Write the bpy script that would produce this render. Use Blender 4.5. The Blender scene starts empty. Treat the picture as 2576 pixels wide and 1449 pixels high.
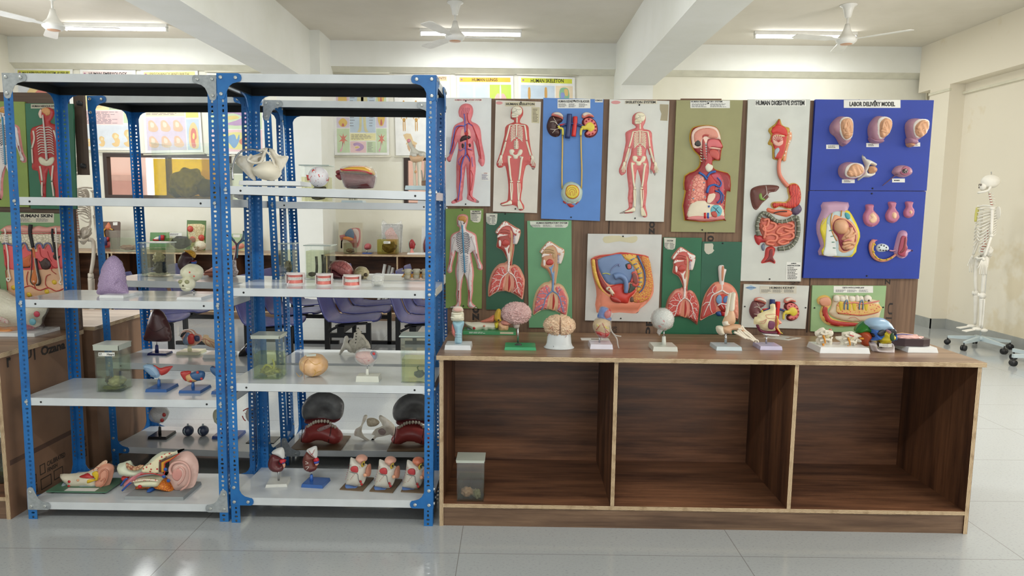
import bpy, bmesh, math, random
import numpy as np
from mathutils import Vector, Matrix, noise, geometry
random.seed(7)
SC = bpy.context.scene; COL = SC.collection
# ---------------------------------------------------------------- camera
F, PITCH, ROLL, HC = 1754.2722, .11578348, .01166204, 1.45
W, H = 2576, 1449
cp, sp, cr_, sr_ = math.cos(PITCH), math.sin(PITCH), math.cos(ROLL), math.sin(ROLL)
R0, U0, FW = Vector((1, 0, 0)), Vector((0, sp, cp)), Vector((0, cp, -sp))
RT, UP = R0 * cr_ + U0 * sr_, U0 * cr_ - R0 * sr_
CAM = Vector((0, 0, HC))
cam = bpy.data.objects.new('camera', bpy.data.cameras.new('camera'))
cam.data.sensor_width = 36; cam.data.lens = F / W * 36; cam.data.clip_end = 80; cam.data.clip_start = .05
cam.matrix_world = Matrix(((RT.x, UP.x, -FW.x, 0), (RT.y, UP.y, -FW.y, 0), (RT.z, UP.z, -FW.z, HC), (0, 0, 0, 1)))
COL.objects.link(cam); SC.camera = cam
SC.view_settings.view_transform = 'Standard'; SC.view_settings.look = 'None'
SC.view_settings.gamma = 1; SC.view_settings.exposure = -0.05
SC.cycles.transparent_max_bounces = 24; SC.cycles.max_bounces = 7; SC.cycles.diffuse_bounces = 4
SC.cycles.caustics_reflective = False; SC.cycles.caustics_refractive = False; SC.cycles.sample_clamp_indirect = 6
# ---------------------------------------------------------------- light
wd = bpy.data.worlds.new('daylight'); SC.world = wd; wd.use_nodes = True
wd.node_tree.nodes['Background'].inputs[0].default_value = (.93, .95, 1, 1)
wd.node_tree.nodes['Background'].inputs[1].default_value = 1.6
def area(name, loc, size, power, col, rot=(0, 0, 0)):
    l = bpy.data.lights.new(name, 'AREA'); l.shape = 'RECTANGLE'; l.size, l.size_y = size; l.energy = power; l.color = col
    o = bpy.data.objects.new(name, l); o.location = loc; o.rotation_euler = rot; COL.objects.link(o); return o
# daylight through the windows in the wall behind the camera, the left wall and the right wall
for wx in (-1.2, 2.0, 4.3):
    area('window_daylight', (wx, -4.15, 1.95), (1.9, 1.6), 30, (.93, .96, 1), (math.radians(90), 0, 0))
area('window_daylight', (5.30, 1.2, 1.9), (2.2, 1.5), 70, (1, .93, .82), (math.radians(90), 0, math.radians(90)))
area('window_daylight', (5.30, 4.6, 1.9), (1.6, 1.5), 75, (1, .95, .88), (math.radians(90), 0, math.radians(90)))
area('window_daylight', (-6.4, 5.5, 1.9), (2.2, 1.5), 125, (.95, .97, 1), (math.radians(90), 0, math.radians(-90)))
# ceiling tubes: the three in view and the ones nearer the camera, out of view
TUBES = [(-.53, 8.66), (3.46, 8.6), (-4.75, 8.6)]
TUBES_FAR = [(-4.7, 4.6), (-.5, 4.6), (3.4, 4.6), (-4.7, .3), (-.5, .3), (3.4, .3)]
def at_ray(px, py):
    return RT * ((px - W / 2) / F) + UP * (-(py - H / 2) / F) + FW
def atY(px, py, Y):
    r = at_ray(px, py); return CAM + r * (Y / r.y)
def atZ(px, py, z):
    r = at_ray(px, py); return CAM + r * ((z - HC) / r.z)
# ---------------------------------------------------------------- materials
def lin(c): 
    c = c / 255.; return c / 12.92 if c <= .04045 else ((c + .055) / 1.055) ** 2.4
_MC = {}
def M(c, r=.45, k='plain', c2=None, s=1., b=0., metal=0., **kw):
    key = (tuple(c), r, k, tuple(c2) if c2 else None, s, b, metal)
    if key in _MC: return _MC[key]
    m = bpy.data.materials.new('%s_%02x%02x%02x' % ((k,) + tuple(int(v) for v in c[:3]))); m.use_nodes = True
    nt = m.node_tree; N = nt.nodes; L = nt.links; B = N['Principled BSDF']
    C1 = tuple(lin(v) for v in c[:3]) + (1,)
    C2 = tuple(lin(v) for v in (c2 or [min(255, v * .86) for v in c[:3]])) + (1,)
    B.inputs['Base Color'].default_value = C1; B.inputs['Roughness'].default_value = r; B.inputs['Metallic'].default_value = metal
    def node(t, **p):
        n = N.new(t)
        for a, v in p.items(): setattr(n, a, v)
        return n
    tc = node('ShaderNodeTexCoord'); mp = node('ShaderNodeMapping'); L.new(tc.outputs['Object'], mp.inputs[0])
    def mix(fac, a=C1, b_=C2):
        x = node('ShaderNodeMix', data_type='RGBA'); L.new(fac, x.inputs[0]); x.inputs[6].default_value = a; x.inputs[7].default_value = b_
        return x
    def ramp(src, lo, hi):
        x = node('ShaderNodeMapRange'); L.new(src, x.inputs[0]); x.inputs[1].default_value = lo; x.inputs[2].default_value = hi; return x.outputs[0]
    def nz(scale, det=3, vec=None, rough=.5):
        x = node('ShaderNodeTexNoise'); x.inputs['Scale'].default_value = scale; x.inputs['Detail'].default_value = det
        x.inputs['Roughness'].default_value = rough; L.new((vec or mp).outputs[0], x.inputs[0]); return x.outputs[0]
    def bump(src, st, dist=.01):
        x = node('ShaderNodeBump'); x.inputs['Strength'].default_value = st; x.inputs['Distance'].default_value = dist
        L.new(src, x.inputs['Height']); L.new(x.outputs[0], B.inputs['Normal'])
    fac = None
    if k == 'plain':
        fac = ramp(nz(9 * s), .35, .75)
        x = mix(fac); x.inputs[7].default_value = tuple(C1[i] * .6 + C2[i] * .4 for i in range(3)) + (1,) if not c2 else C2
        L.new(x.outputs[2], B.inputs[0])
        if b: bump(nz(60 * s), b, .004)
    elif k in ('wood', 'woodv', 'woodz'):
        mp.inputs['Scale'].default_value = {'wood': (.8, 7, 7), 'woodv': (7, 7, .8), 'woodz': (7, .8, 7)}[k]
        f1 = ramp(nz(1.6 * s, 6, rough=.62), .36, .64); x = mix(f1)
        mp2 = node('ShaderNodeMapping'); L.new(tc.outputs['Object'], mp2.inputs[0]); mp2.inputs['Scale'].default_value = {'wood': (2, 60, 60), 'woodv': (60, 60, 2), 'woodz': (60, 2, 60)}[k]
        f2 = ramp(nz(1.5, 4, mp2), .45, .8)
        y = node('ShaderNodeMix', data_type='RGBA', blend_type='MULTIPLY'); L.new(x.outputs[2], y.inputs[6]); y.inputs[7].default_value = (.55, .5, .47, 1); L.new(f2, y.inputs[0])
        L.new(y.outputs[2], B.inputs[0]); bump(f1, .05)
    elif k == 'ply':   # exposed plywood edge, veneer lines
        mp.inputs['Scale'].default_value = (3, 3, 3) ; 
        wv = node('ShaderNodeTexWave', wave_type='BANDS', bands_direction={0: 'Z', 1: 'X', 2: 'Y'}[int(s)]); wv.inputs['Scale'].default_value = 18.; wv.inputs['Distortion'].default_value = 2.2; wv.inputs['Detail'].default_value = 3
        L.new(mp.outputs[0], wv.inputs[0]); x = mix(ramp(wv.outputs[0], .4, .85)); n2 = nz(7, 4)
        y = node('ShaderNodeMix', data_type='RGBA', blend_type='MULTIPLY'); L.new(x.outputs[2], y.inputs[6]); y.inputs[7].default_value = (.6, .52, .45, 1); L.new(ramp(n2, .5, .75), y.inputs[0])
        L.new(y.outputs[2], B.inputs[0])
    elif k == 'spots':   # cell pattern in two colours
        v = node('ShaderNodeTexVoronoi'); v.inputs['Scale'].default_value = s; L.new(mp.outputs[0], v.inputs[0])
        x = mix(ramp(v.outputs[0], .22, .34), C2, C1); L.new(x.outputs[2], B.inputs[0]); bump(v.outputs[0], .3, .003)
    elif k == 'cells':
        v = node('ShaderNodeTexVoronoi', feature='DISTANCE_TO_EDGE'); v.inputs['Scale'].default_value = s; L.new(mp.outputs[0], v.inputs[0])
        x = mix(ramp(v.outputs[0], .03, .11), C2, C1); L.new(x.outputs[2], B.inputs[0]); bump(ramp(v.outputs[0], 0, .2), .5, .003)
    elif k == 'wall':
        f1 = ramp(nz(.7, 5, rough=.6), .42, .68); x = mix(f1); L.new(x.outputs[2], B.inputs[0]); bump(nz(14, 6), .12, .01)
    elif k == 'peel':
        f1 = ramp(nz(.9 * s, 5, rough=.65), .56, .60); x = mix(f1); L.new(x.outputs[2], B.inputs[0]); bump(f1, .1, .01)
    elif k == 'fibre':
        v = node('ShaderNodeTexWave'); v.inputs['Scale'].default_value = s; v.inputs['Distortion'].default_value = 9; v.inputs['Detail'].default_value = 3; L.new(mp.outputs[0], v.inputs[0])
        x = mix(v.outputs[1]); L.new(x.outputs[2], B.inputs[0]); bump(v.outputs[1], .25, .003)
    _MC[key] = m; return m
def glassy(name, tint, gloss=.1, rough=.03, body=0., bodycol=(1, 1, 1)):
    m = bpy.data.materials.new(name); m.use_nodes = True; nt = m.node_tree; N = nt.nodes; L = nt.links; N.clear()
    o = N.new('ShaderNodeOutputMaterial'); t = N.new('ShaderNodeBsdfTransparent'); g = N.new('ShaderNodeBsdfGlossy'); x = N.new('ShaderNodeMixShader')
    t.inputs[0].default_value = tuple(tint) + (1,); g.inputs['Roughness'].default_value = rough; g.inputs[0].default_value = (1, 1, 1, 1)
    lw = N.new('ShaderNodeLayerWeight'); lw.inputs[0].default_value = .35; mr = N.new('ShaderNodeMapRange'); mr.inputs[3].default_value = gloss; mr.inputs[4].default_value = min(.9, gloss * 5)
    L.new(lw.outputs['Facing'], mr.inputs[0]); L.new(mr.outputs[0], x.inputs[0]); L.new(t.outputs[0], x.inputs[1]); L.new(g.outputs[0], x.inputs[2])
    last = x
    if body:
        d = N.new('ShaderNodeBsdfDiffuse'); d.inputs[0].default_value = tuple(bodycol) + (1,); y = N.new('ShaderNodeMixShader')
        n = N.new('ShaderNodeTexNoise'); n.inputs['Scale'].default_value = 22; r = N.new('ShaderNodeMapRange'); r.inputs[1].default_value = .3; r.inputs[2].default_value = .8; r.inputs[3].default_value = body * .5; r.inputs[4].default_value = body * 1.4
        L.new(n.outputs[0], r.inputs[0]); L.new(r.outputs[0], y.inputs[0]); L.new(x.outputs[0], y.inputs[1]); L.new(d.outputs[0], y.inputs[2]); last = y
        bp = N.new('ShaderNodeBump'); bp.inputs['Strength'].default_value = .9; bp.inputs['Distance'].default_value = .01; L.new(n.outputs[0], bp.inputs['Height']); L.new(bp.outputs[0], g.inputs['Normal'])
    L.new(last.outputs[0], o.inputs[0]); return m
def emit(name, col, st):
    m = bpy.data.materials.new(name); m.use_nodes = True; nt = m.node_tree; nt.nodes.clear()
    o = nt.nodes.new('ShaderNodeOutputMaterial'); e = nt.nodes.new('ShaderNodeEmission'); e.inputs[0].default_value = tuple(col) + (1,); e.inputs[1].default_value = st
    nt.links.new(e.outputs[0], o.inputs[0]); return m
GLASS = glassy('clear_glass', (.985, .995, .988), .025); GLASSG = glassy('green_glass', (.955, .98, .958), .03)
FILM = glassy('plastic_film', (.97, .97, .97), .10, .18, .22, (.9, .92, .9))
FILMT = glassy('thin_plastic_film', (.97, .97, .97), .08, .15, .07, (.9, .92, .9))
# ---------------------------------------------------------------- mesh helpers
class MB:
    def __init__(s): s.v, s.f, s.m, s.sm = [], [], [], []
    def add(s, vs, fs, mi=0, smooth=False):
        o = len(s.v); s.v += [tuple(v) for v in vs]
        for i, f in enumerate(fs):
            s.f.append([a + o for a in f]); s.m.append(mi[i] if isinstance(mi, (list, tuple)) else mi); s.sm.append(smooth)
    def box(s, a, b, mi=0, mat=None, taper=0):
        (x0, y0, z0), (x1, y1, z1) = a, b; t = taper
        vs = [(x0, y0, z0), (x1, y0, z0), (x1, y1, z0), (x0, y1, z0), (x0 + t, y0 + t, z1), (x1 - t, y0 + t, z1), (x1 - t, y1 - t, z1), (x0 + t, y1 - t, z1)]
        if mat: vs = [mat @ Vector(v) for v in vs]
        # order: -x +x -y +y -z +z
        s.add(vs, [(0, 4, 7, 3), (1, 2, 6, 5), (0, 1, 5, 4), (3, 7, 6, 2), (0, 3, 2, 1), (4, 5, 6, 7)], mi)
    def tube(s, pts, r, n=8, mi=0, cap=True):
        pts = [Vector(p) for p in pts]; rs = r if isinstance(r, (list, tuple)) else [r] * len(pts)
        vs = []; up = Vector((.13, .31, .94))
        prev = None
        for i, p in enumerate(pts):
            d = (pts[min(i + 1, len(pts) - 1)] - pts[max(i - 1, 0)])
            if d.length < 1e-9: d = Vector((0, 0, 1))
            d.normalize()
            if prev is None: a = d.cross(up); a = a if a.length > 1e-3 else d.cross(Vector((1, 0, 0)))
            else: a = prev - d * prev.dot(d)
            a.normalize(); prev = a; b = d.cross(a)
            for j in range(n):
                t = 2 * math.pi * j / n; vs.append(p + (a * math.cos(t) + b * math.sin(t)) * rs[i])
        fs = [(i * n + j, i * n + (j + 1) % n, (i + 1) * n + (j + 1) % n, (i + 1) * n + j) for i in range(len(pts) - 1) for j in range(n)]
        if cap: fs += [tuple(range(n))[::-1], tuple(range((len(pts) - 1) * n, len(pts) * n))]
        s.add(vs, fs, mi, True)
    def lathe(s, prof, n=24, c=(0, 0, 0), mi=0, sx=1, sy=1):
        vs = [(c[0] + r * math.cos(2 * math.pi * j / n) * sx, c[1] + r * math.sin(2 * math.pi * j / n) * sy, c[2] + z) for r, z in prof for j in range(n)]
        fs = [(i * n + j, i * n + (j + 1) % n, (i + 1) * n + (j + 1) % n, (i + 1) * n + j) for i in range(len(prof) - 1) for j in range(n)]
        fs += [tuple(range(n))[::-1], tuple(range((len(prof) - 1) * n, len(prof) * n))]
        s.add(vs, fs, mi, True)
    def prism(s, poly, a, b, axis='y', mi=0, mat=None):
        n = len(poly)
        def P(u, v, h): return {'y': (u, h, v), 'z': (u, v, h), 'x': (h, u, v)}[axis]
        vs = [P(u, v, a) for u, v in poly] + [P(u, v, b) for u, v in poly]
        if mat: vs = [mat @ Vector(v) for v in vs]
        s.add(vs, [tuple(range(n))[::-1], tuple(range(n, 2 * n))] + [(i, (i + 1) % n, n + (i + 1) % n, n + i) for i in range(n)], mi)
    def blob(s, c, r, sub=3, amp=0., freq=6., mi=0, rot=None, f=None):
        bm = bmesh.new(); bmesh.ops.create_icosphere(bm, subdivisions=sub, radius=1)
        vs = []
        for v in bm.verts:
            p = v.co.copy(); k = 1 + (amp * noise.noise(p * freq) if amp else 0)
            if f: k *= f(p)
            q = Vector((p.x * r[0], p.y * r[1], p.z * r[2])) * k
            if rot: q = rot @ q
            vs.append(q + Vector(c))
        fs = [[v.index for v in fc.verts] for fc in bm.faces]; bm.free(); s.add(vs, fs, mi, True)
    def build(s, name, mats, T=None, fix=True, bevel=0):
        me = bpy.data.meshes.new(name); me.from_pydata(s.v, [], s.f)
        for m in (mats if isinstance(mats, (list, tuple)) else [mats]): me.materials.append(m)
        me.polygons.foreach_set('material_index', s.m); me.polygons.foreach_set('use_smooth', s.sm); me.update()
        if fix or bevel:
            bm = bmesh.new(); bm.from_mesh(me)
            if bevel: bmesh.ops.bevel(bm, geom=bm.edges[:] , offset=bevel, segments=2, affect='EDGES', profile=.7)
            bmesh.ops.recalc_face_normals(bm, faces=bm.faces[:]); bm.to_mesh(me); bm.free()
        o = bpy.data.objects.new(name, me); COL.objects.link(o)
        if T is not None: o.parent = T.o if isinstance(T, Thing) else T
        return o
class Thing:
    """A top-level thing: an Empty at its base. Local x right, y away, z up."""
    def __init__(s, name, label, cat, loc=(0, 0, 0), rz=0., group=None, scale=1., rx=0., mat=None):
        o = bpy.data.objects.new(name, None); COL.objects.link(o); o.empty_display_size = .05
        s.M = mat if mat else Matrix.Translation(loc) @ Matrix.Rotation(rz, 4, 'Z') @ Matrix.Rotation(rx, 4, 'X')
        o.matrix_world = s.M; s.I = s.M.inverted(); o['label'] = label; o['category'] = cat
        if group: o['group'] = group
        s.o = o; s.off = 0.
    def px(s, x, y, off=None):
        off = s.off if off is None else off
        o = s.I @ CAM; d = s.I.to_3x3() @ at_ray(x, y); t = (off - o.y) / d.y
        q = o + d * t; return (q.x, q.z)
def V(ox, oy, sc):
    return lambda st: [(ox + float(a.split(',')[0]) / sc, oy + float(a.split(',')[1]) / sc) for a in st.split()]
def tag(o, label, cat, group=None):
    o['label'] = label; o['category'] = cat
    if group: o['group'] = group
    return o
def struct(o): o['kind'] = 'structure'; return o
def smooth(p, n=3, closed=True):
    p = [Vector(q) for q in p]; N_ = len(p); out = []
    if N_ < 3: return [tuple(q) for q in p]
    for i in range(N_ if closed else N_ - 1):
        g = (lambda k: p[k % N_]) if closed else (lambda k: p[min(max(k, 0), N_ - 1)])
        a, b, c, d = g(i - 1), g(i), g(i + 1), g(i + 2)
        for j in range(n):
            t = j / n; out.append(tuple(.5 * ((2 * b) + (c - a) * t + (2 * a - 5 * b + 4 * c - d) * t * t + (3 * b - a - 3 * c + d) * t ** 3)))
    if not closed: out.append(tuple(p[-1]))
    return out
def tri2d(poly, res):
    P = np.array(poly); n = len(P); A = P; Bp = np.roll(P, -1, 0); D = Bp - A; L2 = (D ** 2).sum(1) + 1e-12
    def dist(q):
        t = np.clip(((q[:, None] - A) * D).sum(2) / L2, 0, 1); return np.sqrt((((A + t[..., None] * D) - q[:, None]) ** 2).sum(2)).min(1)
    def inside(q):
        x, y = q[:, 0:1], q[:, 1:2]; c = ((A[:, 1] > y) != (Bp[:, 1] > y)) & (x < D[:, 0] * (y - A[:, 1]) / (np.where(abs(D[:, 1]) < 1e-12, 1e-12, D[:, 1])) + A[:, 0]); return c.sum(1) % 2 == 1
    mn, mx = P.min(0), P.max(0)
    xs = np.arange(mn[0] + res * .5, mx[0], res); ys = np.arange(mn[1] + res * .5, mx[1], res * .87)
    G = np.array([(x + (res * .5 if j % 2 else 0), y) for j, y in enumerate(ys) for x in xs]) if len(xs) and len(ys) else np.zeros((0, 2))
    if len(G): G = G[inside(G)]
    if len(G): G = G[dist(G) > res * .45]
    vs = [Vector(p) for p in P.tolist()] + [Vector(p) for p in G.tolist()]
    r = geometry.delaunay_2d_cdt(vs, [], [list(range(n))], 1, 1e-7)
    q = np.array([tuple(v) for v in r[0]]); return q, [list(f) for f in r[2]], dist(q)
def dome(T, name, poly, th, mat, base=0., w=None, n=3, res=None, off=None, two=False, nf=None, mb=None, uv=False, parent=None, floor=None, edge=0., back=1.):
    """A rounded solid with the outline poly (photo pixels on the plane y=off of T), th thick towards the viewer."""
    off = T.off if off is None else off
    pp = poly if uv else [T.px(x, y, off) for x, y in poly]
    if n > 1: pp = smooth(pp, n)
    P = np.array(pp); size = (P.max(0) - P.min(0)); mnv = size.min(); res = res or max(mnv / 13, size.max() / 40); w = w or mnv * .5
    q, fs, d = tri2d(pp, res); k = 1 - np.minimum(d / w, 1); h = base + edge + th * np.sqrt(np.clip(1 - k * k, 0, 1))
    bd = d < 1e-6
    if nf: h = h + np.array([nf(a, b) for a, b in q.tolist()]) * np.sqrt(np.clip(1 - k * k, 0, 1))
    own = mb is None; mb = mb or MB(); N_ = len(q)
    vs = [(q[i][0], off - h[i], q[i][1]) for i in range(N_)]
    ec = {}
    for f in fs:
        for a, b in zip(f, f[1:] + f[:1]): ec[(a, b)] = 1
    be = [(a, b) for a, b in ec if (b, a) not in ec]
    if two:
        hb = -(h - base) * back + base - 2 * edge * 0; vs += [(q[i][0], off - (hb[i]), q[i][1]) for i in range(N_)]
    else: vs += [(q[i][0], off - (floor if floor is not None else max(0., base - .004)), q[i][1]) for i in range(N_)]
    F2 = [f for f in fs] + [[a + N_ for a in f][::-1] for f in fs] + [[a, a + N_, b + N_, b] for a, b in be]
    mb.add(vs, F2, 0, True)
    if own:
        o = mb.build(name, mat, parent or T); return o
    return mb
SPLIT = {'ganglion', 'hair', 'sweat_gland', 'ureter_tube', 'tooth_root', 'femur', 'limb_bones', 'foetus_limb', 'ovum', 'fat_lobule', 'follicle', 'follicle_sheath', 'blue_gland', 'red_spot', 'red_vessel_end', 'suture_mark', 'gland_outline', 'cut_artery', 'cut_vein', 'seat_bracket', 'hinge_plate', 'specimen_strand', 'specimen_strip', 'white_mark', 'tube_wall', 'shin_bones', 'yellow_tube', 'red_cord', 'muscle_cut', 'nerve_root', 'round_cell', 'lung_spot', 'pyramid', 'bone_marrow', 'eye_socket', 'ureter', 'humerus'}
def strands(T, name, items, mat, h=0., off=None, n=6, parent=None, sub=3, flat=1., uv=False):
    """Tubes laid on the plane: items = [(pixel polyline, radius in metres or (r0, r1))]"""
    off = T.off if off is None else off; mb = MB()
    if name in SPLIT and len(items) > 1:
        for it in items: o = strands(T, name, [it], mat, h, off, n, parent, sub, flat, uv)
        return o
    for it in items:
        pl, r = it[0], it[1]; hh = it[2] if len(it) > 2 else h
        p = smooth(pl if uv else [T.px(x, y, off) for x, y in pl], sub, False); N_ = len(p); r0, r1 = r if isinstance(r, tuple) else (r, r)
        mb.tube([(u, off - hh, v) for u, v in p], [r0 + (r1 - r0) * i / max(1, N_ - 1) for i in range(N_)], n)
    return mb.build(name, mat, parent or T)
def slab(T, name, poly, t, mat, base=0., off=None, uv=False, parent=None, n=1):
    off = T.off if off is None else off
    pp = poly if uv else [T.px(x, y, off) for x, y in poly]
    if n > 1: pp = smooth(pp, n)
    mb = MB(); mb.prism(pp, off - base, off - base - t); return mb.build(name, mat, parent or T)
def text(T, s, box, mat, off=None, parent=None, name='lettering', bold=0., depth=.0006, uv=False, mirror=False):
    """Lettering filling the pixel box (x0,y0,x1,y1) on plane y=off."""
    off = T.off if off is None else off
    cu = bpy.data.curves.new(name, 'FONT'); cu.body = s; cu.offset = bold; cu.resolution_u = 2; cu.extrude = .001
    ob = bpy.data.objects.new(name, cu); COL.objects.link(ob); dg = bpy.context.evaluated_depsgraph_get()
    me = bpy.data.meshes.new_from_object(ob.evaluated_get(dg)); bpy.data.objects.remove(ob)
    co = np.zeros(len(me.vertices) * 3); me.vertices.foreach_get('co', co); co = co.reshape(-1, 3); mn, mx = co.min(0), co.max(0)
    x0, y0, x1, y1 = box
    q = [(x0, y1), (x1, y1), (x1, y0), (x0, y0)] ; q = q if uv else [T.px(a, b, off) for a, b in q]
    q = [np.array(a) for a in q]; t = (co[:, :2] - mn[:2]) / (mx[:2] - mn[:2] + 1e-9); a, b = t[:, 0:1], t[:, 1:2]
    p = (q[0] * (1 - a) + q[1] * a) * (1 - b) + (q[3] * (1 - a) + q[2] * a) * b
    zz = (co[:, 2] > 0) * depth
    out = np.stack([p[:, 0], off - .0004 - zz, p[:, 1]], 1); me.vertices.foreach_set('co', out.ravel()); me.materials.clear(); me.materials.append(mat); me.update()
    o = bpy.data.objects.new(name, me); COL.objects.link(o); o.parent = parent if parent is not None else T.o; return o
def lines(T, box, n, mat, off=None, parent=None, cols=1, name='fine_print', uv=False, th=.45):
    off = T.off if off is None else off; x0, y0, x1, y1 = box; mb = MB(); rnd = random.Random(int(x0 * 13 + y0 * 7))
    for c in range(cols):
        cx0 = x0 + (x1 - x0) * c / cols; cx1 = x0 + (x1 - x0) * (c + .9) / cols
        for i in range(n):
            ya = y0 + (y1 - y0) * (i + .25) / n; yb = ya + (y1 - y0) / n * th; x = cx0; e = cx0 + (cx1 - cx0) * rnd.uniform(.6, 1)
            while x < e:
                w_ = (cx1 - cx0) * rnd.uniform(.08, .22); xe = min(x + w_, e)
                q = [(x, yb), (xe, yb), (xe, ya), (x, ya)]; q = q if uv else [T.px(a, b, off) for a, b in q]
                mb.add([(u, off - .0005, v) for u, v in q], [(0, 1, 2, 3)]); x = xe + (cx1 - cx0) * .03
    return mb.build(name, mat, parent or T, fix=False)
INK = M((28, 28, 30), .6); PAPER = M((232, 232, 226), .6)
def label_strip(T, box, title=None, tbox=None, nl=0, lbox=None, cols=3, off=None, paper=None, ink=None, bold=.02, name='paper_label', torn=False):
    off = T.off if off is None else off; x0, y0, x1, y1 = box
    poly = [(x0, y0), (x1, y0), (x1, y1), (x0, y1)]
    if torn: poly = [(x0, y0), (x1, y0 + 1), (x1 - 1, y0 + (y1 - y0) * .6), (x1 - 3, y1 - 3), (x1 - 8, y1), (x0 + 9, y1 - 1), (x0 + 4, y1 - 4), (x0 + 1, y1 - 8)]
    o = slab(T, name, poly, .0012, paper or PAPER, off=off)
    if title: text(T, title, tbox or (x0 + 3, y0 + 2, x1 - 3, y1 - 2), ink or INK, off=off - .0012, parent=o, bold=bold)
    if nl: lines(T, lbox, nl, M((95, 95, 98), .7), off=off - .0012, parent=o, cols=cols)
    return o
def dup(o, parent=None):
    c = o.copy(); COL.objects.link(c)
    if parent is not None: c.parent = parent
    for ch in list(o.children): dup(ch, c)
    return c
# ================================================================ ROOM
XL, XR, YB, YF, ZC = -6.55, 5.43, 9.42, -4.25, 3.56
WALLC, WALL2 = (236, 234, 222), (226, 223, 206)
wallm = M(WALLC, .75, 'wall', WALL2); wallr = M((238, 230, 212), .75, 'peel', (230, 218, 192), .8); whitew = M((236, 237, 232), .75, 'wall', (226, 227, 218))
ceilm = M((228, 222, 210), .8, 'wall', (216, 210, 196), 1.3)
def sbox(name, a, b, m, T=None):
    mb = MB(); mb.box(a, b); return struct(mb.build(name, m, T))
def wall_holes(name, axis, pos, thick, lo, hi, z0, z1, holes, m):
    """a wall at axis=pos with rectangular window openings (a0,a1,z0,z1)"""
    mb = MB(); xs = sorted({lo, hi, *[h[0] for h in holes], *[h[1] for h in holes]}); zs = sorted({z0, z1, *[h[2] for h in holes], *[h[3] for h in holes]})
    for a, b in zip(xs, xs[1:]):
        for c, d in zip(zs, zs[1:]):
            if any(h[0] <= a and b <= h[1] and h[2] <= c and d <= h[3] for h in holes): continue
            p, q = sorted((pos, pos + thick))
            mb.box((a, p, c) if axis == 'y' else (p, a, c), (b, q, d) if axis == 'y' else (q, b, d))
    return struct(mb.build(name, m))
fm = M((203, 205, 203), .16, 'plain'); nt = fm.node_tree; 
def floor_mat():
    m = bpy.data.materials.new('vitrified_tile'); m.use_nodes = True; nt = m.node_tree; N = nt.nodes; L = nt.links; B = N['Principled BSDF']
    tc = N.new('ShaderNodeTexCoord'); mp = N.new('ShaderNodeMapping'); mp.inputs['Location'].default_value = (1.40, -2.785 + .595 * 20, 0); L.new(tc.outputs['Object'], mp.inputs[0])
    br = N.new('ShaderNodeTexBrick'); br.offset = 0; br.inputs['Scale'].default_value = 1; br.inputs['Brick Width'].default_value = 1.19; br.inputs['Row Height'].default_value = .595
    br.inputs['Mortar Size'].default_value = .0016; br.inputs['Mortar Smooth'].default_value = 0; L.new(mp.outputs[0], br.inputs[0])
    br.inputs['Mortar'].default_value = (.23, .23, .22, 1)
    n = N.new('ShaderNodeTexNoise'); n.inputs['Scale'].default_value = 75; n.inputs['Detail'].default_value = 4; mp2 = N.new('ShaderNodeMapping'); mp2.inputs['Scale'].default_value = (1, 2.4, 1); L.new(tc.outputs['Object'], mp2.inputs[0]); L.new(mp2.outputs[0], n.inputs[0])
    r = N.new('ShaderNodeMapRange'); r.inputs[1].default_value = .57; r.inputs[2].default_value = .70; L.new(n.outputs[0], r.inputs[0])
    x = N.new('ShaderNodeMix'); x.data_type = 'RGBA'; x.inputs[6].default_value = (.43, .455, .47, 1); x.inputs[7].default_value = (.33, .35, .365, 1); L.new(r.outputs[0], x.inputs[0])
    n2 = N.new('ShaderNodeTexNoise'); n2.inputs['Scale'].default_value = 1.1; L.new(tc.outputs['Object'], n2.inputs[0])
    y = N.new('ShaderNodeMix'); y.data_type = 'RGBA'; y.blend_type = 'MULTIPLY'; y.inputs[7].default_value = (.93, .92, .9, 1); L.new(n2.outputs[0], y.inputs[0]); L.new(x.outputs[2], y.inputs[6])
    L.new(y.outputs[2], br.inputs['Color1']); L.new(y.outputs[2], br.inputs['Color2']); L.new(br.outputs[0], B.inputs[0])
    B.inputs['Roughness'].default_value = .13; B.inputs['Specular IOR Level'].default_value = .5
    return m
sbox('floor', (XL - .1, YF - .1, -.1), (XR + .1, YB + .1, 0), floor_mat())
sbox('ceiling', (XL - .1, YF - .1, ZC), (XR + .1, YB + .1, ZC + .1), ceilm)
wins = [(-5.46, -3.76, 1.50, 2.10), (-1.46, -.2, 1.44, 2.10)]
wall_holes('wall_back', 'y', YB, .12, XL - .1, XR + .1, 0, ZC, wins, wallm)
wall_holes('wall_right', 'x', XR, .12, YF, YB, 0, ZC, [(.1, 2.3, 1.15, 2.65), (3.8, 5.4, 1.15, 2.65)], wallr)
wall_holes('wall_left', 'x', XL, -.12, YF, YB, 0, ZC, [(4.4, 6.6, 1.15, 2.65)], wallm)
wall_holes('wall_front', 'y', YF, -.12, XL - .1, XR + .1, 0, ZC, [(x - .95, x + .95, 1.15, 2.75) for x in (-4.4, -1.2, 2.0, 4.3)], wallm)
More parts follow.
